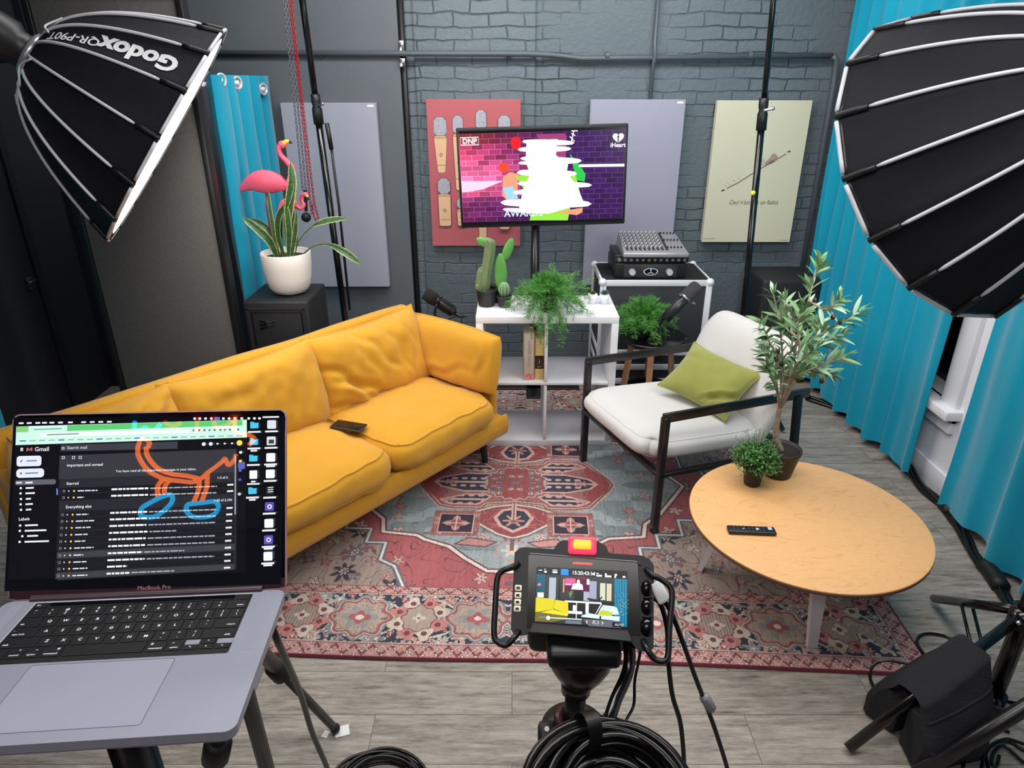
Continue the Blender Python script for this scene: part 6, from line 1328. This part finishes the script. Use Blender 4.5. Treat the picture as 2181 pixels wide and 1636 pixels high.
def dash(x0, y0, x1, col=(220, 222, 230), w=.0016, seed=None):
    r_ = random.Random(int(x0 * 7 + y0)); x = x0
    while x < x1:
        l = r_.uniform(18, 60); x2 = min(x + l, x1); y_ = y0 - (x - x0) * .017; cv.line([G(x, y_), G(x2, y_ - (x2 - x) * .017)], w, col); x = x2 + 7
gr(35, 90, 2130, 1330, (6, 7, 12))
for x in (90, 150, 215, 265, 320, 385, 460, 560, 625, 690, 755): cv.line([G(x - 16, 133 - x * .012), G(x + 20, 132 - x * .012)], .0022, (230, 232, 240))
for x in (1415, 1455, 1500, 1545, 1640, 1685, 1730, 1785, 1840, 1885, 1925): cv.put([ell(*G(x, 103), .0020, .0018, 8)], (230, 232, 240))
gr(1570, 92, 1612, 116, (110, 105, 200)); cv.line([G(1950, 94), G(2080, 92)], .0022, (230, 232, 240))
cv.put([[G(60, 290), G(1830, 245), G(1825, 112), G(58, 155)]], (200, 238, 224)); cv.put([[G(440, 190), G(1790, 155), G(1790, 114), G(440, 148)]], (96, 196, 112)); cv.put([[G(60, 198), G(150, 195), G(150, 153), G(60, 155)]], (130, 200, 118))
cv.line([G(190, 178), G(400, 172)], .0014, (120, 150, 140)); cv.put([[G(240, 235), G(1380, 207), G(1380, 182), G(240, 205)]], (236, 248, 244)); cv.line([G(290, 217), G(530, 210)], .0016, (120, 140, 136))
for i, x in enumerate(range(90, 1800, 72)): cv.line([G(x, 262 - x * .017), G(x + 46, 261 - x * .017)], .0015, (150, 176, 168) if i % 4 else (70, 90, 160))
for i, x in enumerate((1410, 1455, 1495, 1535, 1575, 1620, 1655, 1695, 1760)): cv.put([ell(*G(x, 190 - (x - 1400) * .012), .0016, .0016, 8)], [(120, 130, 140), (200, 70, 70), (90, 110, 120)][i % 3])
cv.put([[G(58, 1250), G(1850, 1240), G(1832, 250), G(60, 292)]], (14, 14, 20))
gt('Gmail', 205, 322, .0078); cv.line([G(150, 334), G(150, 312), G(167, 326), G(184, 310), G(184, 332)], .0018, (225, 120, 110)); cv.line([G(100, 315), G(120, 315)], .0018, (220, 222, 230)); cv.line([G(100, 328), G(120, 328)], .0018, (220, 222, 230))
gr(395, 338, 1295, 268, (58, 58, 66), .004) if False else cv.put([[G(400, 338), G(1290, 325), G(1290, 272), G(400, 290)]], (60, 60, 68))
gt('Search mail', 448, 313, .0056, (200, 202, 210)); cv.line([G(x, y) for x, y in ((410, 310), (425, 308), (428, 320), (412, 322))], .001, (220, 220, 225), True)
gr(78, 445, 262, 370, (222, 226, 244), .0035); gr(80, 527, 287, 462, (222, 226, 244), .0045); cv.line([G(150, 405), G(228, 403)], .0018, (120, 130, 160)); cv.line([G(145, 494), G(242, 491)], .0018, (120, 130, 160)); cv.line([G(104, 414), G(120, 398)], .0014, (80, 90, 110)); cv.put([ell(*G(114, 494), .0012, .0016, 8)], (80, 90, 110))
gr(75, 580, 378, 543, (92, 94, 104), .0028); cv.line([G(82, 562), G(125, 560)], .002, (220, 222, 230)); cv.line([G(150, 562), G(205, 560)], .0022, (235, 236, 240))
for y, w_, x in ((600, 60, 155), (638, 70, 155), (678, 38, 160), (716, 54, 160), (755, 40, 165), (867, 95, 165), (905, 160, 165), (943, 80, 185), (983, 180, 168)): cv.line([G(x, y), G(x + w_, y - 2)], .0022, (230, 232, 238)); cv.put([ell(*G(x - 36, y), .0016, .0016, 8)], (230, 232, 238))
gt('Labels', 115, 822, .0056)
cv.put([[G(425, 1262), G(1780, 1215), G(1752, 330), G(398, 370)]], (40, 41, 48)); cv.put([[G(398, 540), G(1755, 500), G(1752, 330), G(396, 368)]], (54, 54, 60))
for x in (425, 502, 552): cv.line([G(x - 9, 374), G(x + 9, 374), G(x + 9, 392), G(x - 9, 392)], .0009, (215, 216, 222), True)
gt('Important and unread', 455, 440, .0052); gt('You have read all the important messages in your inbox.', 825, 486, .0046, (215, 216, 222)); gt('Starred', 458, 572, .0052); gt('Everything else', 462, 741, .0054)
for (y, sh, c_) in ((625, 0, (22, 22, 28)), (672, 0, (22, 22, 28))): cv.put([[G(404, y + 22), G(1745, y - 12), G(1744, y - 52), G(404, y - 22)]], c_)
rows = [(625, 1), (672, 1), (795, 0), (842, 0), (889, 0), (938, 0), (985, 0), (1033, 0), (1083, 2), (1132, 0), (1178, 0), (1227, 2)]
for y, k in rows:
    if k == 0: cv.put([[G(412, y + 22), G(1762, y - 14), G(1760, y - 56), G(412, y - 22)]], (28, 28, 34))
    if k == 2: cv.put([[G(420, y + 22), G(1770, y - 14), G(1768, y - 56), G(420, y - 22)]], (62, 62, 68))
    cv.line([G(435, y + 7), G(435, y - 7), G(450, y - 7), G(450, y + 7)], .0007, (150, 150, 156), True); cv.put([ell(*G(478, y), .0011, .0011, 6)], (200, 200, 206)); cv.put([ell(*G(518, y), .0014, .0014, 6)], (244, 214, 70) if k != 2 else (200, 200, 206))
    r_ = random.Random(y); dash(545, y, 545 + r_.uniform(50, 150)); e_ = 1100 + r_.uniform(-60, 200) * 1
    e_ = {938: 1090, 1083: 1060, 1178: 950, 1227: 970}.get(y, 1080); dash(800, y - 8, e_, (240, 241, 246), .0024); dash(e_ + 15, y - 12, {938: 1310, 1083: 1380, 1178: 960, 1227: 1310}.get(y, 1610), (168, 170, 178), .0017); cv.line([G(1690, y - 30), G(1738, y - 32)], .0024, (225, 226, 232))
cv.line([G(400, 605), G(404, 650)], .0016, (120, 150, 240)); gt('1-2 of 2', 1615, 541, .0044); gt('1-50 of 2,104', 1595, 707, .0044)
cv.line([G(1752, 380), G(1764, 812)], .0018, (150, 152, 160))
for i, x in enumerate((1502, 1556, 1608, 1665, 1722)): cv.put([ell(*G(x, 292 - i), .0026 if i < 2 else .0016, .0026 if i < 2 else .0012, 10)], (225, 226, 232))
cv.put([ell(*G(1780, 285), .0038, .0038, 14)], (244, 220, 96))
for i, (y, c_) in enumerate(((355, (230, 230, 236)), (420, (244, 214, 90)), (452, (120, 120, 220)), (488, (70, 110, 230)), (556, (60, 90, 200)), (662, (210, 212, 220)))): cv.put([ell(*G(1792, y), .0022, .0020, 8)], c_)
gr(1776, 478, 1830, 428, (96, 96, 170), .001)
for y in (155, 278, 400, 640):
    cv.put([[G(1862, y + 24), G(1926, y + 22), G(1926, y - 20), G(1895, y - 18), G(1888, y - 26), G(1860, y - 26)]], (74, 190, 226))
    cv.line([G(1845, y + 50), G(1945, y + 48)], .0024, (225, 226, 232))
    if y in (278, 640): cv.line([G(1870, y + 66), G(1920, y + 65)], .0024, (225, 226, 232))
gr(1868, 552, 1928, 490, (235, 236, 240), .001); cv.line([G(1880, 572), G(1915, 571)], .0022, (225, 226, 232)); cv.line([G(1850, 590), G(1948, 588)], .0022, (225, 226, 232))
for y, c_ in ((150, (215, 218, 226)), (272, (215, 218, 226)), (395, (236, 237, 242)), (517, (236, 237, 242)), (640, (30, 30, 36)), (757, (96, 76, 180)), (880, (236, 237, 242)), (1000, (96, 76, 180)), (1120, (236, 237, 242))):
    gr(1996, y + 32, 2066, y - 32, c_, .0015)
    if y == 272: gr(2010, 292, 2052, 262, (60, 62, 70))
    if c_[0] == 96: cv.put([ell(*G(2032, y), .0032, .0032, 12)], (225, 226, 240)); cv.put([ell(*G(2032, y), .0016, .0016, 10)], (70, 60, 140))
    if y == 640:
        for q_ in (-22, -6, 10): cv.line([G(2014, y + q_), G(2056, y + q_ - 3)], .0014, (210, 212, 220))
    cv.line([G(1980, y + 52), G(2080, y + 50)], .0024, (232, 233, 240))
    if y in (395, 1000, 1120): cv.line([G(1996, y + 66), G(2066, y + 64)], .0022, (232, 233, 240))
cv.mb.build('display', mat_attr('laptop_display', .012, 1.15, spec=.5), lap)

# neon sign on the wall behind the photographer, mirrored in the glossy display
ns = thing('neon_sign', 'orange and blue neon tube sign on the wall behind the camera', 'neon sign', (-1.15, -1.55, 2.5))
def NE(px, py): return Vector((-1.155 + (px - 385) * .00208 * 1.0, -1.56, 2.60 - (py - 980) * .00222))
orange = mat('neon_orange', (255, 140, 50), .3, emis=(255, 120, 35), estr=15.0); cyan = mat('neon_cyan', (60, 200, 240), .3, emis=(10, 175, 235), estr=15.0); redn = mat('neon_red', (255, 60, 60), .3, emis=(255, 25, 25), estr=7.0)
def neon(nm, pts, m, closed=False, r=.011):
    P = [NE(*p) for p in pts]
    if closed: P = P + [P[0]]
    mb = MB(world=True); mb.tube(bez(P, 8), r, 8); mb.build(nm, m, ns)
neon('orange_tube', [(278, 945), (285, 968), (310, 1000), (345, 1020), (385, 1028), (420, 1030), (445, 1008), (470, 985), (478, 975), (488, 990), (500, 978), (502, 965)], orange)
neon('orange_tube', [(296, 945), (305, 968), (330, 995), (362, 1010), (400, 1016), (425, 1022)], orange)
neon('orange_tube', [(350, 1022), (340, 1040), (345, 1064)], orange); neon('orange_tube', [(366, 1022), (356, 1040), (358, 1060)], orange)
neon('orange_tube', [(428, 1026), (430, 1050), (424, 1078)], orange); neon('orange_tube', [(444, 1012), (447, 1045), (441, 1078)], orange)
neon('blue_tube', [(350, 1066), (372, 1060), (376, 1080), (350, 1108), (320, 1108), (316, 1090), (334, 1076)], cyan, True)
neon('blue_tube', [(424, 1082), (445, 1080), (470, 1078), (480, 1092), (468, 1110), (430, 1112), (412, 1098), (412, 1084)], cyan, True)
neon('blue_tube', [(258, 880), (265, 905), (285, 895), (300, 912), (318, 885)], cyan); neon('red_tube', [(325, 880), (345, 890), (365, 882)], redn); neon('red_tube', [(400, 870), (402, 905)], redn); neon('red_tube', [(435, 870), (446, 892), (470, 890), (482, 870)], redn); neon('orange_tube', [(488, 868), (492, 905), (520, 912), (540, 925), (528, 940)], orange); neon('orange_tube', [(278, 945), (282, 925), (300, 930), (302, 945)], orange)
mb = MB(world=True); mb.box((-1.12, -1.585, 2.58), (.72, .02, .66)); mb.build('back_board', black, ns)

# stands under the laptop
ls = thing('laptop_stand', 'black pole stand with a flat tray directly under the laptop', 'stand', M=Matrix.Translation((-.478, .60, 0)))
mb = MB(world=True); T_ = LM @ Matrix.Translation((0, -.124, -.0172)); mb.box((0, 0, -.004), (.30, .20, .006), .002, T_); mb.build('tray', black, ls)
mb = MB(world=True); mb.tube([(-.478, .60, .02), (-.478, .60, 1.262)], .026, 16); mb.build('pole', black_metal, ls)
for a in (1.9, 4.0, 6.1): mb = MB(world=True); mb.tube([(-.478, .60, .40), (-.478 + .36 * cos(a), .60 + .36 * sin(a), .015)], .014, 10); mb.build('leg', black_metal, ls)
tp = thing('tripod', 'dark grey tripod behind the laptop with one foot reaching the open floor', 'tripod', (-.657, 1.214, 0)); gm = mat('tripod_grey', (58, 56, 56), .4); H_ = Vector((-.657, 1.214, .8))
F1 = Vector((-.568, 1.553, .015)); K1 = at_z(592, 1425, .36); F2 = at_z(585, 1700, .015); F3 = at_z(440, 1720, .015); K3 = at_z(463, 1592, .30)
mb = MB(world=True); mb.tube([H_, K1], .020, 12); mb.tube([K1, F1], .013, 12); mb.build('leg', gm, tp)
mb = MB(world=True); d_ = (F1 - K1).normalized(); mb.tube([K1 - d_ * .03, K1 - d_ * .02, K1 + d_ * .03, K1 + d_ * .045], [.02, .031, .031, .018], 14); mb.build('leg_lock', rubber, tp)
mb = MB(world=True); mb.ball(F1 + Vector((0, 0, .003)), .016, 12); mb.build('foot', rubber, tp)
mb = MB(world=True); mb.tube([H_, F2], .021, 12); mb.build('leg', gm, tp)
mb = MB(world=True); mb.tube([H_, K3], .02, 12); mb.tube([K3, F3], .013, 12); mb.build('leg', gm, tp)
mb = MB(world=True); d_ = (F3 - K3).normalized(); mb.tube([K3 - d_ * .03, K3 - d_ * .02, K3 + d_ * .05, K3 + d_ * .065], [.02, .036, .036, .018], 14); mb.build('leg_lock', rubber, tp)
mb = MB(world=True); mb.tube([H_ + Vector((0, 0, -.25)), H_ + Vector((0, 0, .08))], .02, 12); mb.tube([H_ + Vector((0, 0, -.03)), H_ + Vector((0, 0, .03))], .045, 16); mb.box(tuple(H_ + Vector((0, 0, .09))), (.12, .12, .02), .004); mb.build('hub', gm, tp)
mb = MB(world=True); lo = H_ + Vector((0, 0, -.23)); mb.tube([lo, H_.lerp(K1, .7)], .008, 8, flat=(0, 1, 0)); mb.tube([lo, H_.lerp(F2, .45)], .008, 8); mb.tube([lo, H_.lerp(K3, .7)], .008, 8); mb.build('spreader', gm, tp)
tpx = thing('tape_square', 'small square of white tape on the floor under the tripod foot', 'tape', (-.568, 1.553, 0)); mb = MB(world=True); mb.box((-.548, 1.557, .0012), (.045, .04, .001), 0, None, .3); mb.box((-.598, 1.545, .0012), (.02, .025, .001), 0, None, -.3); mb.build('tape', mat('white_tape', (228, 228, 230), .7), tpx)
wp = thing('paper_sheet', 'white paper strip leaning on the tripod beside the laptop edge', 'paper', at_z(540, 1450, .35)); mb = MB(world=True); a_, b_, c_, d_ = at_z(556, 1412, .42), at_z(566, 1420, .42), at_z(530, 1510, .30), at_z(522, 1490, .32)
nn_ = Vector((0, .002, 0)); mb.add([a_, b_, c_, d_, a_ + nn_, b_ + nn_, c_ + nn_, d_ + nn_], [[0, 1, 2, 3], [7, 6, 5, 4], [0, 4, 5, 1], [1, 5, 6, 2], [2, 6, 7, 3], [3, 7, 4, 0]]); mb.build('sheet', white_paint, wp)
cable('black power cable hanging from behind the laptop to the floor', [at_d(560, 1290, .99), at_d(585, 1350, 1.0), at_d(603, 1392, 1.05), at_d(640, 1478, 1.2), at_d(665, 1560, 1.32), at_d(698, 1640, 1.45), at_d(720, 1720, 1.6)], .0055)

# ---------------------------------------------------------------- camera rig
cc = at_d(1239, 1273, .95); zax = (Vector((0, 0, CAM_H)) - cc).normalized(); zax = (zax + Vector((0, 0, .02))).normalized(); xax = Vector((0, 0, 1)).cross(zax).normalized(); xax = (xax + Vector((0, 0, .055))).normalized(); yax = zax.cross(xax)
CM = Matrix(((xax.x, yax.x, zax.x, cc.x), (xax.y, yax.y, zax.y, cc.y), (xax.z, yax.z, zax.z, cc.z), (0, 0, 0, 1)))
vc = thing('video_camera', 'black video camera with a lit rear screen, side handles and a glowing red light', 'camera', M=CM)
K = 1 / (3.171 * 1500)
def V(zx, zy, z=0.0): return Vector(((zx - 695) * K, -(zy - 485) * K, z))
bodym = mat('camera_black', (20, 20, 23), .42, bump=.03)
mb = MB()
o = [V(232, 215), V(265, 182), V(300, 175), V(1090, 195), V(1140, 215), V(1168, 260), V(1160, 770), V(1130, 800), V(1060, 790), V(1010, 735), V(370, 710), V(320, 745), V(260, 745), V(232, 710)]
mb.poly([(p.x, p.y) for p in o][::-1], Matrix.Translation((0, 0, -.055)), .053); mb.build('body', bodym, vc)
mb = MB(); o = [V(330, 215), V(1060, 240), V(1080, 700), V(340, 690)]; mb.poly([(p.x, p.y) for p in o][::-1], Matrix.Translation((0, 0, -.003)), .005); mb.build('screen_bezel', black_gloss, vc)
mb = MB(); mb.tube([V(332, 222, .003), V(345, 218, .003), V(1050, 238, .003), V(1085, 262, .003)], .0011, 6); mb.build('bezel_highlight', mat('painted_edge_highlight', (120, 120, 126), .3, metal=.6), vc)  # pale strip paints the highlight along the bezel edge
cv = Canvas(Matrix.Translation((0, 0, .0024)), step=.00002)
def q2(x, y): a = V(1130 * 0 + (1130 + x / 9.914 - 1020) * 3.171, (1190 + y / 9.914 - 1120) * 3.171); return (a.x, a.y)
def pq(pts, col): cv.put([[q2(*p) for p in pts]], col)
def bx2(x0, y0, x1, y1, col): pq([(x0, y1), (x1, y1), (x1, y0), (x0, y0)], col)
bx2(125, 250, 2015, 1370, (4, 4, 8)); bx2(135, 400, 2010, 1350, (58, 60, 62)); bx2(135, 395, 310, 760, (10, 90, 120)); bx2(1745, 420, 2010, 1340, (8, 108, 142))
for x in (1770, 1815, 1860, 1920, 1970): bx2(x, 420, x + 18, 1300, (30, 150, 184))
bx2(400, 455, 545, 880, (176, 186, 196)); bx2(1120, 700, 1235, 890, (176, 176, 200)); bx2(1238, 485, 1385, 840, (160, 164, 190)); bx2(1455, 515, 1565, 850, (210, 214, 186)); bx2(1590, 520, 1690, 860, (216, 204, 170))
bx2(600, 410, 640, 880, (40, 42, 44)); bx2(690, 470, 722, 740, (210, 150, 120)); bx2(735, 450, 1232, 700, (90, 10, 60)); bx2(735, 450, 950, 590, (236, 90, 150)); bx2(735, 560, 860, 590, (255, 190, 220)); bx2(990, 410, 1160, 450, (140, 30, 50))
pq([(860, 670), (1110, 670), (1095, 570), (1040, 545), (1035, 480), (1000, 465), (975, 500), (975, 545), (900, 560)], (226, 246, 236)); bx2(1180, 450, 1235, 560, (245, 245, 245))
pq([(850, 850), (810, 740), (780, 710), (840, 750), (850, 700), (900, 700), (880, 760)], (110, 150, 70)); bx2(930, 700, 1115, 890, (30, 40, 34)); bx2(165, 765, 298, 865, (226, 246, 242)); pq([(150, 620), (200, 570), (240, 600), (200, 640)], (230, 130, 140)); bx2(140, 640, 215, 760, (30, 80, 70))
bx2(600, 880, 1745, 1240, (38, 36, 36)); bx2(735, 895, 1490, 930, (236, 246, 246)); bx2(972, 930, 990, 1240, (232, 226, 222)); bx2(1165, 930, 1230, 1130, (232, 244, 244)); bx2(800, 1095, 1100, 1150, (226, 240, 242)); bx2(905, 980, 970, 1090, (240, 238, 220)); pq([(1380, 1130), (1500, 930), (1478, 920), (1365, 1130)], (236, 246, 246)); pq([(1180, 850), (1440, 880), (1510, 790), (1490, 780), (1420, 850), (1210, 820)], (40, 36, 38))
pq([(135, 1150), (215, 1150), (500, 1080), (530, 880), (135, 870)], (222, 208, 40)); pq([(505, 1070), (800, 1160), (815, 1100), (805, 920), (560, 895), (535, 900)], (226, 212, 44)); pq([(200, 1170), (800, 1200), (820, 1160), (500, 1085)], (236, 222, 50)); pq([(135, 1335), (500, 1330), (790, 1260), (800, 1200), (135, 1150)], (120, 108, 40))
pq([(1400, 1160), (1850, 1110), (1800, 980), (1740, 960), (1520, 945), (1480, 1000)], (214, 232, 240)); pq([(1400, 1140), (1700, 1170), (1720, 1080), (1500, 1040)], (196, 204, 60)); pq([(1080, 1200), (1850, 1240), (1860, 1150), (1480, 1150), (1240, 1120), (1090, 1170)], (216, 232, 238)); pq([(1440, 1370), (1480, 1370), (1485, 1160), (1455, 1165)], (16, 16, 20)); pq([(1240, 1370), (1890, 1370), (1890, 1250), (1480, 1240), (1120, 1240)], (100, 104, 112)); bx2(1710, 1265, 1890, 1360, (24, 30, 50))
rn = random.Random(3)
for k in range(60): x, y = rn.gauss(1900, 60), rn.uniform(680, 1120); pq([(x, y), (x + 18, y - 8), (x + 10, y + 14)], (150, 176, 150))
bx2(215, 1240, 1095, 1262, (220, 232, 240)); bx2(215, 1240, 380, 1262, (90, 150, 220)); cv.put([ell(*q2(408, 1256), .0028, .0028, 14)], (255, 255, 255)); bx2(760, 1280, 1085, 1345, (110, 122, 134))
bx2(640, 272, 800, 395, (20, 140, 230)); a_ = q2(868, 340); cv.text('15:20:43:14', a_[0], a_[1], .0070, (240, 242, 245), 'LEFT', .02)
for x, y, w_ in ((170, 320, 80), (290, 345, 55), (465, 345, 100), (290, 298, 30), (465, 303, 100), (1290, 345, 45), (1375, 370, 115), (1375, 325, 50), (1550, 375, 135), (1550, 335, 40), (1745, 380, 35), (1750, 338, 50), (1915, 370, 55)): cv.line([q2(x, y), q2(x + w_, y)], .0026 if y > 330 else .0012, (235, 238, 242))
cv.line([q2(x, y) for x, y in ((1210, 1265), (1185, 1295), (1210, 1320))], .0010, (240, 240, 245)); a_ = q2(1310, 1295); cv.text('f5.3', a_[0], a_[1], .0062, (240, 240, 245)); cv.line([q2(x, y) for x, y in ((1500, 1265), (1525, 1295), (1500, 1320))], .0010, (240, 240, 245)); a_ = q2(1760, 1312); cv.text('AUTO', a_[0], a_[1], .0044, (240, 240, 245))
cv.mb.build('display', mat_attr('camera_display', .2, 1.2), vc)
mb = MB(); mb.add([V(380, 660, .003), V(995, 672, .003), V(1015, 732, .020), V(368, 712, .020), V(380, 675, -.002), V(995, 685, -.002), V(1015, 742, .015), V(368, 722, .015)], [[0, 3, 2, 1], [4, 5, 6, 7], [3, 7, 6, 2], [0, 1, 5, 4], [0, 4, 7, 3], [1, 2, 6, 5]]); mb.build('sun_hood', mat('hood_grey', (44, 43, 46), .5), vc)
mb = MB(); mb.poly([(p.x, p.y) for p in [V(495, 185), V(525, 135), V(560, 115), V(800, 115), V(850, 140), V(875, 195)]][::-1], Matrix.Translation((0, 0, -.05)), .045); mb.build('top_housing', bodym, vc)
mb = MB(); a_ = V(692, 150); mb.box((a_.x, a_.y, .0), (190 * K, 112 * K, .02), .004, seg=3); mb.build('tally_light_shell', mat('tally_red', (255, 60, 80), .3, emis=(255, 40, 70), estr=2.2), vc, label='glowing red tally light')
mb = MB(); mb.box((a_.x, a_.y + .001, .0075), (125 * K, 66 * K, .008), .003, seg=3); mb.build('tally_light_core', mat('tally_core', (255, 170, 60), .3, emis=(255, 120, 20), estr=2.6), vc, label='orange centre of the tally light')
mb = MB(); a_ = V(695, 267); mb.box((a_.x, a_.y, .0025), (130 * K, 13 * K, .002), .0009); mb.build('tally_strip', mat('tally_strip', (255, 70, 60), .3, emis=(255, 60, 50), estr=3.0), vc)
for sx in (0, 1):
    pts = [(262, 290), (215, 320), (160, 345), (132, 400), (130, 560), (132, 740), (160, 790), (215, 805), (262, 760), (285, 720)] if not sx else [(1118, 285), (1150, 320), (1215, 350), (1262, 390), (1275, 450), (1255, 640), (1245, 800), (1215, 840), (1160, 830), (1110, 770), (1095, 730)]
    mb = MB(); mb.tube(bez([V(x, y, .012 if 0 < i < len(pts) - 1 else 0) for i, (x, y) in enumerate(pts)], 5), .0042, 10); mb.build('handle', mat('handle_rubber', (18, 18, 20), .35), vc)
for y in (445, 492, 536, 578):
    a_ = V(271, y); mb = MB(); mb.box((a_.x, a_.y, .0), (46 * K, 38 * K, .006), .0015); mb.build('button', mat('cream_button', (232, 224, 200), .5, emis=(232, 224, 200), estr=.25), vc)
    mb = MB(); mb.box((a_.x, a_.y, .0032), (22 * K, 16 * K, .0006)); mb.build('button_mark', black, vc)
for (y, r_) in ((405, 1), (520, 1), (645, 1.15)):
    a_ = V(1118, y); mb = MB(); mb.ball((a_.x, a_.y, .0), .0088 * r_, 20, (.9, 1.25, .9)); mb.build('knob', black_gloss, vc)
a_ = V(1120, 465); mb = MB(); mb.tube([V(1095, 463, .004), V(1150, 463, .004)], .0015, 6); mb.tube([V(1090, 583, .004), V(1150, 583, .004)], .0015, 6); mb.build('knob_divider', rubber, vc)
mb = MB(); mb.box(tuple(V(1205, 425, -.006)), (.018, .030, .010), .003, None, .5); mb.build('plug', mat('white_plug', (226, 228, 230), .5), vc, label='white plug')
# lens barrel, out of sight from behind
dirb = Vector((0, 1, 0)); 
mb = MB(world=True); cb = cc + Vector((.0, .06, -.075)); mb.box(tuple(cb), (.15, .10, .09), .015, seg=3); mb.cyl(cb + Vector((0, .04, -.01)), cb + Vector((0, .11, -.02)), .034, .036, 32); mb.build('camera_block', bodym, vc)
tc_ = Vector((.098, .735, 0))
tr_ = thing('tripod', 'black video tripod in the bottom centre carrying the camera', 'tripod', tc_)
def TV(x, y, z): return (tc_.x + x, tc_.y + y, z)
mb = MB(world=True); mb.lathe([(1e-5, 0), (.03, 0), (.036, .01), (.045, .03), (.046, .05), (.042, .065), (1e-5, .068)], Matrix.Translation(TV(0, 0, 1.128)), 32); mb.build('fluid_head', mat('head_red_reflection', (40, 20, 24), .25), tr_)  # red reflections on the black head are put into its base colour
mb = MB(world=True); mb.box(TV(0, .01, 1.205), (.10, .12, .03), .008); mb.build('head_plate', black, tr_)
mb = MB(world=True); mb.tube([TV(-.004, 0, .98), TV(-.004, 0, 1.13)], .0155, 20); mb.tube([TV(-.004, 0, 1.10), TV(-.004, 0, 1.125)], .022, 20); mb.build('column', black_metal, tr_)
mb = MB(world=True); mb.lathe([(.017, 0), (.03, -.002), (.031, .012), (.018, .016), (.017, 0)], Matrix.Translation(TV(-.004, 0, 1.03)), 32); mb.build('bowl_ring', mat('bowl_plum', (70, 30, 36), .3), tr_)
mb = MB(world=True); mb.lathe([(1e-5, -.03), (.03, -.03), (.05, -.005), (.05, .015), (.02, .022), (1e-5, .022)], Matrix.Translation(TV(-.004, 0, 1.005)), 32)
for sx in (-1, 1): mb.box(TV(sx * .040 - .004, -.012, 1.015), (.030, .04, .035), .008)
mb.build('shoulder', bodym, tr_)
mb = MB(world=True)
for sx in (-1, 1): mb.cyl(TV(sx * .042 - .004, -.012, 1.033), TV(sx * .042 - .004, -.014, 1.036), .004, n=6)
mb.build('bolt', mat('steel_bolt', (150, 150, 155), .3, metal=.9), tr_)
mb = MB(world=True); mb.ball(TV(-.042, -.045, .985), .009, 12); mb.build('release_knob', mat('red_knob', (200, 70, 56), .4), tr_, label='small red knob')
for (a, L_) in ((3.75, .42), (5.6, .42), (1.6, .42)):
    d = Vector((cos(a), sin(a), 0)); b0 = Vector(TV(-.004, 0, .995)) + d * .03; e0 = Vector((tc_.x + d.x * L_, tc_.y + d.y * L_, .012)); m0 = b0.lerp(e0, .35)
    mb = MB(world=True); mb.tube([b0, m0], .019, 12); mb.tube([m0, e0], .012, 12); mb.tube([m0 - (e0 - b0).normalized() * .03, m0 + (e0 - b0).normalized() * .02], .024, 12); mb.build('leg', bodym, tr_)
mb = MB(world=True); mb.tube([TV(.038, -.01, 1.03), TV(.042, -.02, 1.075)], .006, 8, flat=(0, 1, 0)); mb.build('lever', rubber, tr_)
mb = MB(world=True); mb.tube(bez([at_d(1338, 1345, .955), at_d(1341, 1400, .95), at_d(1334, 1440, .94), at_d(1312, 1490, .92), at_d(1296, 1540, .90), at_d(1285, 1580, .90)], 6), .0085, 14); mb.build('pan_handle', black_gloss, tr_)
for i, (lab, P, r_) in enumerate([('black cable hanging from the camera with a grey tag on it', [(1390, 1252, .955), (1412, 1275, .95), (1432, 1310, .95), (1455, 1370, .96), (1480, 1440, .98), (1500, 1492, 1.0), (1525, 1560, 1.02), (1552, 1650, 1.05), (1560, 1720, 1.08)], .0036), ('black cable hanging straight down from the camera side', [(1388, 1268, .955), (1408, 1290, .95), (1421, 1340, .95), (1423, 1400, .96), (1432, 1480, .98), (1450, 1545, 1.0), (1458, 1640, 1.03), (1462, 1720, 1.06)], .0036), ('thin black cable hanging below the camera beside the pan handle', [(1366, 1372, .96), (1360, 1410, .97), (1352, 1450, .98), (1350, 1500, .98), (1337, 1528, .97), (1320, 1560, .95)], .0022)]):
    cable(lab, [at_d(x, y, d) for x, y, d in P], r_)
tg_ = thing('cable_tag', 'grey adhesive tag wrapped around the hanging camera cable', 'tag', at_d(1508, 1497, 1.0)); mb = MB(world=True); a_, b_ = at_d(1498, 1480, .995), at_d(1518, 1515, 1.0); mb.tube([a_, a_.lerp(b_, .2), a_.lerp(b_, .85), b_], [.006, .009, .008, .004], 6); mb.build('tag', mat('grey_tape', (128, 130, 138), .35), tg_)
cz = at_d(1288, 1738, .88); coil('large coil of glossy black cable hung on the tripod at the bottom centre', cz, .108, 34, .0058, Vector((.05, -.45, .9)), 7, .95, .010, strap=[1.75], rmin=.42)

# ---------------------------------------------------------------- groups of things of one kind
GR = {'softbox': 'black softboxes lighting the set', 'acoustic_panel': 'acoustic panels on the back wall', 'curtain': 'teal curtains', 'loudspeaker': 'black loudspeaker cabinets',
      'light_stand': 'black light stands around the set', 'chain': 'chains hanging by the flamingos', 'book': 'books on the cube shelf', 'garden_flamingo': 'pink flamingos in the white pot',
      'potted_fern': 'asparagus ferns', 'potted_cactus': 'cacti on the cube shelf', 'potted_succulent': 'tiny succulents on the shelf end', 'studio_microphone': 'studio microphones', 'tripod': 'tripods',
      'cable': 'loose black cables', 'cable_coil': 'coils of black cable', 'curtain_rod': 'curtain rods', 'conduit_pipe': 'pipes on the back wall'}
for o in C.objects:
    if o.parent is None and 'category' in o:
        k = o.name.split('.')[0]
        if k in GR and 'group' not in o: o['group'] = GR[k]
